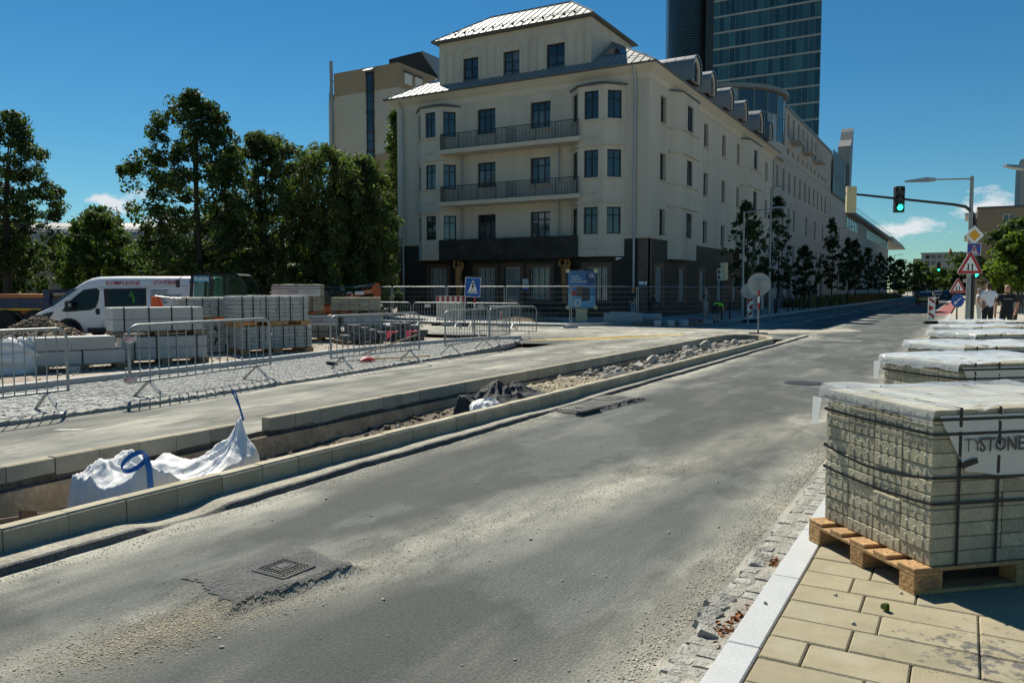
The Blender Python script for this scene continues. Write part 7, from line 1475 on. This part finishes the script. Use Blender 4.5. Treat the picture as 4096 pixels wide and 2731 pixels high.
# ================================================================ PEOPLE
def person(label, x, y, z, rz, J=None, shirt='shirt_white', sleeves='skin', legs='cloth_black', shins=None, hairm='hair', bald=False, height=1.8, cap=None, extra=None):
    j = dict(pelvis=(0, 0, .96), waist=(0, .0, 1.10), chest=(0, .0, 1.32), nb=(0, .02, 1.48), neck=(0, .0, 1.55), jaw=(0, -.03, 1.61), skull=(0, .0, 1.69), crown=(0, .01, 1.755), nose=(0, -.115, 1.655),
             ls=(-.19, .0, 1.43), le=(-.25, .03, 1.14), lw=(-.26, -.04, .90), lh=(-.26, -.06, .82), rs=(.19, .0, 1.43), re=(.25, .03, 1.14), rw=(.26, -.04, .90), rh=(.26, -.06, .82),
             lhip=(-.10, 0, .90), lk=(-.11, -.02, .50), la=(-.11, .03, .09), lt=(-.12, -.14, .035), rhip=(.10, 0, .90), rk=(.11, -.02, .50), ra=(.11, .03, .09), rt=(.12, -.14, .035))
    rad = dict(pelvis=(.165, .125), waist=(.15, .11), chest=(.185, .125), nb=(.10, .085), neck=(.056, .06), jaw=(.066, .075), skull=(.080, .098), crown=(.055, .065), nose=(.014, .014), ls=(.068, .07), le=(.043, .043), lw=(.030, .028), lh=(.04, .024), lhip=(.095, .10), lk=(.062, .065), la=(.042, .045), lt=(.04, .03))
    for k in list(rad):
        if k[0] == 'l': rad['r' + k[1:]] = rad[k]
    if J: j.update(J)
    bones = [('pelvis', 'waist', 'shirt'), ('waist', 'chest', 'shirt'), ('chest', 'nb', 'shirt'), ('nb', 'neck', 'skin'), ('neck', 'jaw', 'skin'), ('jaw', 'skull', 'skin'), ('skull', 'crown', 'hair'), ('jaw', 'nose', 'skin')]
    for s in 'lr': bones += [('chest', s + 's', 'shirt'), (s + 's', s + 'e', 'slv'), (s + 'e', s + 'w', 'arm'), (s + 'w', s + 'h', 'skin'), ('pelvis', s + 'hip', 'leg'), (s + 'hip', s + 'k', 'leg'), (s + 'k', s + 'a', 'shin'), (s + 'a', s + 't', 'shoe')]
    j = {k: Vector(v) for k, v in j.items()}
    for s in 'lr':     # fingers and thumb, each its own short chain from the palm
        d = (j[s + 'h'] - j[s + 'w']).normalized(); side = d.cross(Vector((1, .2, 0))).normalized()
        for i, (o_, ln) in enumerate(((-.03, .075), (-.01, .09), (.012, .085), (.032, .065))):
            a = '%sf%d' % (s, i); j[a] = j[s + 'h'] + side * o_ + d * ln * .5; j[a + 't'] = j[a] + d * ln * .5 + Vector((0, -.015, 0)); rad[a] = rad[a + 't'] = (.009, .009); bones += [(s + 'h', a, 'skin'), (a, a + 't', 'skin')]
        a = s + 'th'; j[a] = j[s + 'w'] + d * .05 + side * -.05; rad[a] = (.010, .010); bones.append((s + 'w', a, 'skin'))
    names = list(j); idx = {k: i for i, k in enumerate(names)}; me = bpy.data.meshes.new('person'); me.from_pydata([j[k] for k in names], [(idx[a], idx[b]) for a, b, _ in bones], [])
    o = bpy.data.objects.new('person_tmp', me); o.modifiers.new('s', 'SKIN'); sv = me.skin_vertices[0].data
    for k in names: sv[idx[k]].radius = rad[k]; sv[idx[k]].use_root = (k == 'pelvis')
    o.modifiers.new('d', 'SUBSURF').levels = 2; o.modifiers['d'].render_levels = 2
    body = eval_mesh(o)
    mats = dict(shirt=shirt, skin='skin', hair='skin' if bald else hairm, slv=shirt, arm=sleeves, leg=legs, shin=shins or legs, shoe='black_plastic'); ml = sorted(set(mats.values()) | {hairm}); body.materials.clear()
    for m_ in ml: body.materials.append(MT[m_])
    segs = [(j[a], j[b], c, a) for a, b, c in bones]
    for p in body.polygons:
        c = p.center; best = (9, None)
        for a, b, k, an in segs:
            ab = b - a; t_ = max(0, min(1, (c - a).dot(ab) / max(ab.length_squared, 1e-9))); dd = (c - (a + ab * t_)).length
            if dd < best[0]: best = (dd, k, t_, an)
        k = best[1]; mm = mats[k]
        if k == 'slv' and best[2] > .62: mm = sleeves
        if k == 'shirt' and c.z < j['pelvis'].z + .02 and best[3] == 'pelvis' and best[2] < .15: mm = legs
        if k in ('skin',) and not bald and (c - j['skull']).length < .15 and (c.y > j['skull'].y + .02 or c.z > j['skull'].z + .05): mm = hairm
        p.material_index = ml.index(mm); p.use_smooth = True
    t = obj('person', body, None, (x, y, z), rz); t.scale = (height / 1.8,) * 3; tag(t, label, 'person', 'people')
    if cap: MB().lathe([(.10, 0), (.105, .05), (.08, .10), (.02, .125)], 14, tuple(j['skull'] + Vector((0, 0, .0)))).add([tuple(j['skull'] + Vector(v_)) for v_ in ((-.08, -.06, .01), (.08, -.06, .01), (.06, -.19, 0), (-.06, -.19, 0))], [(0, 1, 2, 3)]).build('cap', cap, t, smooth=50)
    if extra: extra(t, j)
    return t
FACE = R(29.6)
def shirt_line(t, j): MB().bx(-.11, .11, -.128, -.122, 1.335, 1.355).build('chest_print', 'pale_text', t)
person('man in white shirt and dark trousers seen from behind, hands on hips', .68, 31.3, .08, FACE + PI + .15, dict(le=(-.40, .02, 1.20), lw=(-.22, -.05, 1.03), lh=(-.17, -.09, 1.0), re=(.40, .02, 1.20), rw=(.22, -.05, 1.03), rh=(.17, -.09, 1.0)), 'shirt_white', 'skin', 'cloth_black', height=1.93)
person('balding man in black t-shirt and shorts facing us beside the pallet row', 1.06, 27.3, .08, FACE - .35, dict(le=(-.27, .04, 1.16), lw=(-.30, -.05, .92), lh=(-.30, -.08, .84), re=(.30, .10, 1.18), rw=(.24, .08, .95), rh=(.2, .05, .88)), 'cloth_black', 'skin', 'cloth_black', 'skin', 'hair', True, 1.82, None, shirt_line)
person('grey haired person in white t-shirt reaching left beyond the white shirted man', .48, 36.4, .08, FACE + .9, dict(le=(-.36, -.2, 1.26), lw=(-.55, -.4, 1.12), lh=(-.62, -.46, 1.1)), 'off_white', 'skin', 'off_white', 'skin', 'cloth_grey', False, 1.74)
person('stooping worker in lime hi-vis shirt and black shorts behind the fence', -11.35, 41.6, .0, FACE + 2.2, dict(pelvis=(0, .12, .90), waist=(0, -.02, .99), chest=(0, -.24, .98), nb=(0, -.38, .92), neck=(0, -.44, .88), jaw=(0, -.49, .82), skull=(0, -.55, .80), crown=(0, -.60, .79), nose=(0, -.50, .71), ls=(-.17, -.33, .95), le=(-.2, -.36, .68), lw=(-.16, -.42, .45), lh=(-.14, -.45, .36), rs=(.17, -.33, .95), re=(.2, -.36, .68), rw=(.16, -.42, .45), rh=(.14, -.45, .36), lhip=(-.1, .12, .84), rhip=(.1, .12, .84), lk=(-.14, .0, .48), rk=(.14, .0, .48)), 'hi_vis', 'skin', 'cloth_black', 'skin', height=1.8)
person('worker in black shirt and grey shorts standing behind the stooping one', -12.55, 43.9, .1, FACE + .5, dict(re=(.26, -.1, 1.2), rw=(.1, -.22, 1.32), rh=(.05, -.2, 1.4)), 'cloth_black', 'skin', 'cloth_grey', 'skin', height=1.66)
person('worker in orange cap and grey trousers at the house corner behind the fence', -16.2, 42.3, .1, FACE - 1.0, None, 'cloth_black', 'skin', 'cloth_grey', None, height=1.72, cap='cap_orange')
person('worker in dark clothes bending beside the orange capped one', -15.3, 42.7, .1, FACE + 1.2, dict(chest=(0, -.10, 1.27), nb=(0, -.16, 1.42), neck=(0, -.2, 1.48), jaw=(0, -.25, 1.52), skull=(0, -.25, 1.6), crown=(0, -.25, 1.66), nose=(0, -.35, 1.55), ls=(-.19, -.13, 1.37), rs=(.19, -.13, 1.37), le=(-.22, -.2, 1.1), re=(.22, -.2, 1.1), lw=(-.18, -.35, .9), rw=(.18, -.35, .9), lh=(-.18, -.4, .84), rh=(.18, -.4, .84)), 'cloth_black', 'cloth_black', 'cloth_black', None, height=1.62)
sp = person('dark bronze figure on the far right footway in front of a white wall', 3.2, 62, .08, FACE, None, 'bronze', 'bronze', 'bronze', None, 'bronze', True, 1.6)
sp['category'] = 'statue'; sp['group'] = 'statues'; sp.name = 'bronze_figure'
for s in sp.data.materials: pass
sp.data.materials.clear(); sp.data.materials.append(MT['bronze'])
o = MB().bx(0, 7, 0, .4, 0, 3.0).bx(-.1, 7.1, -.1, .5, 3.0, 3.15).build('garden_wall', 'plaster', None, (3.0, 66, .08), R(15)); tag(o, 'pale rendered wall on the right behind the trees', 'wall')

# rubble, kerb ends and pipe left along the dug-up footway behind the fence
for i, (x, y, a, lb) in enumerate(((-12.6, 35.6, .3, 'white topped kerb offcut lying by the fence foot, left one'), (-12.05, 36.0, .7, 'white topped kerb offcut lying by the fence foot, middle one'), (-11.6, 36.9, 1.0, 'white topped kerb offcut lying by the fence foot, right one'))): tag(MB().bx(0, .32, 0, .35, 0, .28).build('kerb_offcut', 'granite_pale', None, (x, y, 0), a, bevel=.02), lb, 'kerb offcut', 'kerb offcuts')
tag(MB().bx(0, 2.0, 0, .6, 0, .42).bx(.3, 1.6, .1, .5, .42, .5).build('concrete_block', 'granite', None, (-16.0, 37.6, .1), .35, bevel=.03), 'long concrete block lying on the footway behind the fence', 'concrete block')
tag(MB().tube([(-14.6, 38.9, .3), (-13.6, 39.5, .3)], .2, 14).build('concrete_pipe', 'granite', smooth=50), 'short concrete pipe lying behind the fence', 'pipe')
tag(MB().grid(lambda u, v: (1.4 * u, .7 * v, .12 * abs(fb(u * 4, v * 5, 4)) * 2 + .1 * math.sin(PI * v) * math.sin(PI * u)), 14, 10).build('red_tarpaulin', 'red', None, (-12.6, 39.3, .1), .5, smooth=True), 'crumpled red tarpaulin on the footway by the workers', 'tarpaulin')
tag(heap(-20.0, 36.5, 2.2, 1.0, .5, 12, 'soil_heap', 'soil_heap', .08, 30), 'low dark spoil heap in front of the house entrance', 'soil heap'); tag(heap(-15.6, 40.5, 1.6, 1.0, .45, 14, 'rubble', 'rubble_heap', .08, 30), 'low rubble heap at the feet of the corner workers', 'rubble heap')
tag(heap(-20.9, 31.2, .5, .4, .28, 15, 'gravel_tan', 'sand_heap', 0, 24), 'small sand heap beside the red and white board', 'sand heap')
tag(MB().bx(0, 3.4, 0, .5, 0, .14).build('timber_baulk', 'wood_old', None, (-13.9, 36.2, 0), R(30)), 'timber baulk lying along the fence foot', 'timber')

# ================================================================ TREES
def leaf_cloud(C, rad, per, size, rng, elong=1.5, droop=0.0):
    n = len(C) * per; c = np.repeat(C, per, 0); rr_ = np.repeat(rad, per)
    d = rng.normal(0, 1, (n, 3)); d /= np.linalg.norm(d, axis=1)[:, None]; k = rng.uniform(.15, 1, n) ** .5; P = c + d * (k * rr_)[:, None] * np.array([1, 1, .8]); P[:, 2] -= droop * np.abs(rng.normal(0, 1, n)) * rr_
    nrm = d * .6 + rng.normal(0, .6, (n, 3)) + np.array([0, 0, .5]); nrm /= np.linalg.norm(nrm, axis=1)[:, None]
    t = np.cross(nrm, rng.normal(0, 1, (n, 3))); t[:, 2] -= droop * 1.5; t /= np.linalg.norm(t, axis=1)[:, None]; b = np.cross(nrm, t); s = size * rng.uniform(.6, 1.3, n)[:, None]
    V = np.stack([P - t * s * elong * .5, P + b * s * .42 + nrm * s * .08, P + t * s * elong * .5, P - b * s * .42 + nrm * s * .08], 1).reshape(-1, 3)
    return V
def crown_mesh(V, m_, name='crown'):
    n = len(V) // 4; me = bpy.data.meshes.new(name); me.vertices.add(len(V)); me.vertices.foreach_set('co', V.astype(np.float32).reshape(-1)); me.loops.add(n * 4); me.loops.foreach_set('vertex_index', np.arange(n * 4, dtype=np.int32)); me.polygons.add(n); me.polygons.foreach_set('loop_start', np.arange(0, n * 4, 4, dtype=np.int32)); me.materials.append(MT[m_]); me.update(calc_edges=True); return me
def tree(label, x, y, z, H, base, env, ncl, per, leaf, m_, seed, lean=(0, 0), trunk=.18, clr=.55, name='tree', droop=0, group='park trees', forks=1, elong=1.5, cat='tree'):
    # env: list of (height fraction of the crown, radius); clumps hang on limbs that leave a leaning, forking trunk
    rng = np.random.default_rng(seed); t = thing(name, label, cat, (x, y, z), rng.uniform(0, 6.28) * 0, group)
    et = [e[0] for e in env]; er = [e[1] for e in env]; ph = rng.uniform(0, 6.28, 3)
    C = []
    while len(C) < ncl:
        u = rng.uniform(0, 1); a = rng.uniform(0, 6.28); R_ = np.interp(u, et, er) * (1 + .22 * math.sin(2 * a + ph[0] + 4 * u) + .18 * math.sin(3 * a + ph[1] - 6 * u)); q_ = rng.uniform(0, 1) ** .42
        zz = base + u * (H - base); C.append((R_ * q_ * math.cos(a) + lean[0] * zz / H, R_ * q_ * math.sin(a) + lean[1] * zz / H, zz))
    C = np.array(C); rad = clr * rng.uniform(.55, 1.25, len(C))
    obj('crown', crown_mesh(leaf_cloud(C, rad, per, leaf, rng, elong, droop), m_), t)
    m = MB(); stems = []
    for f in range(forks):
        dx, dy = (rng.uniform(-.5, .5) * (f > 0) + lean[0], rng.uniform(-.5, .5) * (f > 0) + lean[1]); pts = [Vector((dx * k * k * 1.0 + .12 * math.sin(3 * k + f), dy * k * k + .1 * math.cos(4 * k + f), H * .86 * k)) for k in np.linspace(0, 1, 9)]; m.tube(pts, [trunk * (1 - .85 * k) for k in np.linspace(0, 1, 9)], 8); stems += [(p, i) for i, p in enumerate(pts) if i > 1]
    order = rng.permutation(len(C))[:min(len(C), 46)]
    for i in order:
        c = Vector(C[i]); cand = [p for p, k in stems if p.z < c.z - .15] or [stems[0][0]]; p = min(cand, key=lambda q_: (q_ - c).length + .35 * abs(q_.z - (c.z - (c.xy - q_.xy).length * .8))); mid = p.lerp(c, .5) + Vector((rng.uniform(-.1, .1), rng.uniform(-.1, .1), -.12 * (c - p).length)); r0 = max(.018, trunk * .34 * (1 - p.z / H)); m.tube([p, mid, c], [r0, r0 * .6, .008], 5, caps=False)
    m.build('trunk', 'bark', t, smooth=60); return t
EV = [(0, .35), (.2, .85), (.45, 1), (.7, .8), (.9, .4), (1, .08)]
def E(r, k=1.0): return [(a, b * r) for a, b in EV]
tree('tall dark tree at the left edge above the lorry', -43.6, 23.2, -.1, 10.9, 2.6, E(2.4), 150, 100, .145, 'leaf_dark', 1, (.6, .3), .22, .52, forks=2)
tree('low bushy tree between the left edge tree and the tall ragged one', -43.4, 28.2, -.1, 6.1, .8, [(0, 1.6), (.3, 2.3), (.6, 2.0), (.85, 1.1), (1, .2)], 200, 100, .125, 'leaf_mid', 2, (0, 0), .14, .46)
tree('tallest ragged broadleaf tree in the park behind the van', -35.1, 28.4, -.1, 11.9, 2.3, [(0, 2.0), (.15, 3.1), (.4, 3.7), (.6, 3.0), (.8, 1.9), (.93, .9), (1, .15)], 290, 105, .14, 'leaf_dark', 3, (-.1, 0), .24, .5, forks=3)
tree('silvery willow right of the tallest park tree', -34.3, 32.2, -.1, 10.4, 1.8, [(0, 2.6), (.3, 3.0), (.6, 2.8), (.85, 2.1), (1, .7)], 300, 95, .115, 'leaf_willow', 4, (.1, .2), .2, .44, droop=.35, forks=3, elong=2.4)
tree('forked willow in the middle of the park trees', -31.9, 34.6, -.1, 10.0, 1.8, [(0, 2.5), (.3, 3.0), (.65, 2.8), (.88, 2.0), (1, .6)], 300, 95, .115, 'leaf_willow', 5, (-.3, 0), .2, .5, droop=.35, forks=3, elong=2.4)
tree('rounded willow next to the corner house', -31.5, 37.3, -.1, 9.6, 1.4, [(0, 1.7), (.3, 2.0), (.6, 1.9), (.85, 1.5), (1, .5)], 300, 95, .115, 'leaf_willow', 6, (.1, 0), .18, .5, droop=.35, forks=2, elong=2.4)
tree('slim poplar rising close behind the left edge of the corner house', -37.0, 47.8, 0, 14.8, 1.0, [(0, .7), (.3, 1.05), (.6, .95), (.85, .6), (1, .1)], 110, 90, .17, 'leaf_mid', 7, (0, 0), .15, .5)
for i, (x, y, h, r, s, lb) in enumerate(((-47.2, 24.5, 5.2, 2.6, 21, 'dark thicket under the left edge tree'), (-40.8, 32.5, 4.6, 2.6, 22, 'dark thicket behind the front half of the van'), (-37.6, 34.2, 4.8, 2.6, 23, 'dark thicket behind the rear half of the van'), (-34.8, 37.2, 4.8, 2.5, 24, 'dark thicket behind the digger cab'), (-34.2, 40.4, 5.0, 2.2, 25, 'dark thicket behind the tallest paver stack'), (-36.4, 43.6, 5.0, 2.0, 26, 'dark thicket against the side of the corner house'), (-46, 33.5, 5.0, 3.0, 27, 'dark thicket filling the gap behind the bushy tree'))): tree(lb, x, y, -.1, h, .1, [(0, .8 * r), (.3, r), (.6, .9 * r), (.85, .6 * r), (1, .2)], 130, 75, .17, 'leaf_dark', s, (0, 0), .1, .52, 'thicket', 0, 'dark thickets behind the site', cat='bush')
for i, (x, y, h, r, s, lb) in enumerate(((-55, 36, 7.5, 3.6, 31, 'backing tree far behind the lorry'), (-50, 42, 8.0, 3.6, 32, 'backing tree far behind the van'), (-44, 47, 8.0, 3.6, 33, 'backing tree far behind the willows'), (-38.5, 44, 7.5, 2.6, 34, 'backing tree in front of the poplar'), (-58, 28, 7, 3.6, 35, 'backing tree beyond the left edge'))): tree(lb, x, y, -.1, h, .8, E(r), 80, 90, .24, 'leaf_dark', s, (0, 0), .18, .85, 'tree', 0, 'backing trees in the park')
ST = [(49.0, 6.9, 1.25, 41, 'first slender street tree in front of the corner house'), (58.2, 8.2, 1.15, 42, 'second, taller slender street tree along the left footway'), (69.1, 5.3, 1.25, 43, 'short dense street tree, third along the left footway'), (84.3, 8.6, 1.2, 44, 'fourth slender street tree along the left footway'), (97, 7.4, 1.4, 45, 'fifth street tree in front of the office block'), (111, 8.0, 1.5, 46, 'sixth street tree at the end of the office block'), (126, 7.6, 1.7, 47, 'seventh street tree before the gallery'), (144, 7.6, 1.9, 48, 'eighth street tree before the gallery'), (165, 7.8, 2.2, 49, 'ninth street tree before the gallery'), (190, 7.8, 2.4, 50, 'last street tree beside the gallery roof end')]
for y, h, r, s, lb in ST: tree(lb, -11.6 if y < 100 else -12.4, y, .1, h, 1.3 if h < 6 else 1.7, [(0, .6 * r), (.2, r), (.45, .95 * r), (.7, .6 * r), (.88, .3 * r), (1, .08)], 120, 22, .12 + .0006 * y, 'leaf_street', s, (0, 0), .075, .26, 'street_tree', 0, 'young street trees')
FT = [(-10.5, 225, 8.6, 4.0, 61, 'leaf_mid', 'far tree left of the street end'), (-6.5, 238, 7.6, 4.2, 62, 'leaf_bright', 'bright far tree closing the street'), (-1.5, 222, 7.2, 3.8, 63, 'leaf_mid', 'far tree right of the street centre'), (3.5, 205, 8.6, 4.4, 64, 'leaf_mid', 'far tree right of the street end'), (-16, 252, 10, 4.5, 65, 'leaf_mid', 'far tree under the gallery roof tip'), (1.2, 165, 7.4, 3.0, 66, 'leaf_mid', 'tree beside the sign post down the right footway')]
for x, y, h, r, s, m_, lb in FT: tree(lb, x, y, 0, h, 1.2, E(r), 60, 70, .4, m_, s, (0, 0), .2, .9, 'tree', 0, 'trees at the street end')
tree('bright green young tree behind the two standing men', 1.95, 42.4, .08, 4.0, 1.75, [(0, .7), (.3, 1.1), (.65, 1.0), (.9, .5), (1, .1)], 70, 80, .13, 'leaf_bright', 71, (0, 0), .09, .36, 'tree', 0, 'trees on the right footway')
tree('dark shady tree behind the bright green one', 3.3, 68, .08, 6.6, 1.6, E(3.0), 90, 90, .24, 'leaf_dark', 72, (0, 0), .2, .7, 'tree', 0, 'trees on the right footway'); tree('dark tree at the right edge in front of the brick office', 6.0, 76, .08, 7.6, 1.6, E(3.4), 90, 90, .26, 'leaf_dark', 73, (0, 0), .2, .8, 'tree', 0, 'trees on the right footway')
# dry ornamental grass bed along the left footway
n = 5200; rng = np.random.default_rng(5); gx = rng.uniform(-14.6, -11.7, n); gy = rng.uniform(74, 190, n); s = rng.uniform(.5, 1.0, n) * (1 + .3 * np.sin(gy * .7)); a = rng.uniform(0, 6.28, n); wx, wy = np.cos(a) * .05, np.sin(a) * .05; tx, ty = rng.normal(0, .2, n), rng.normal(0, .2, n)
V = np.stack([np.stack([gx - wx, gy - wy, np.full(n, .1)], 1), np.stack([gx + wx, gy + wy, np.full(n, .1)], 1), np.stack([gx + wx * .4 + tx, gy + wy * .4 + ty, .1 + s], 1), np.stack([gx - wx * .4 + tx, gy - wy * .4 + ty, .1 + s], 1)], 1).reshape(-1, 3)
o = stuff(obj('ornamental_grass', crown_mesh(V, 'grass_blades', 'ornamental_grass'))); tag(o, 'dry ornamental grass bed along the left footway', 'grass')

bpy.data.scenes.remove(TMP)
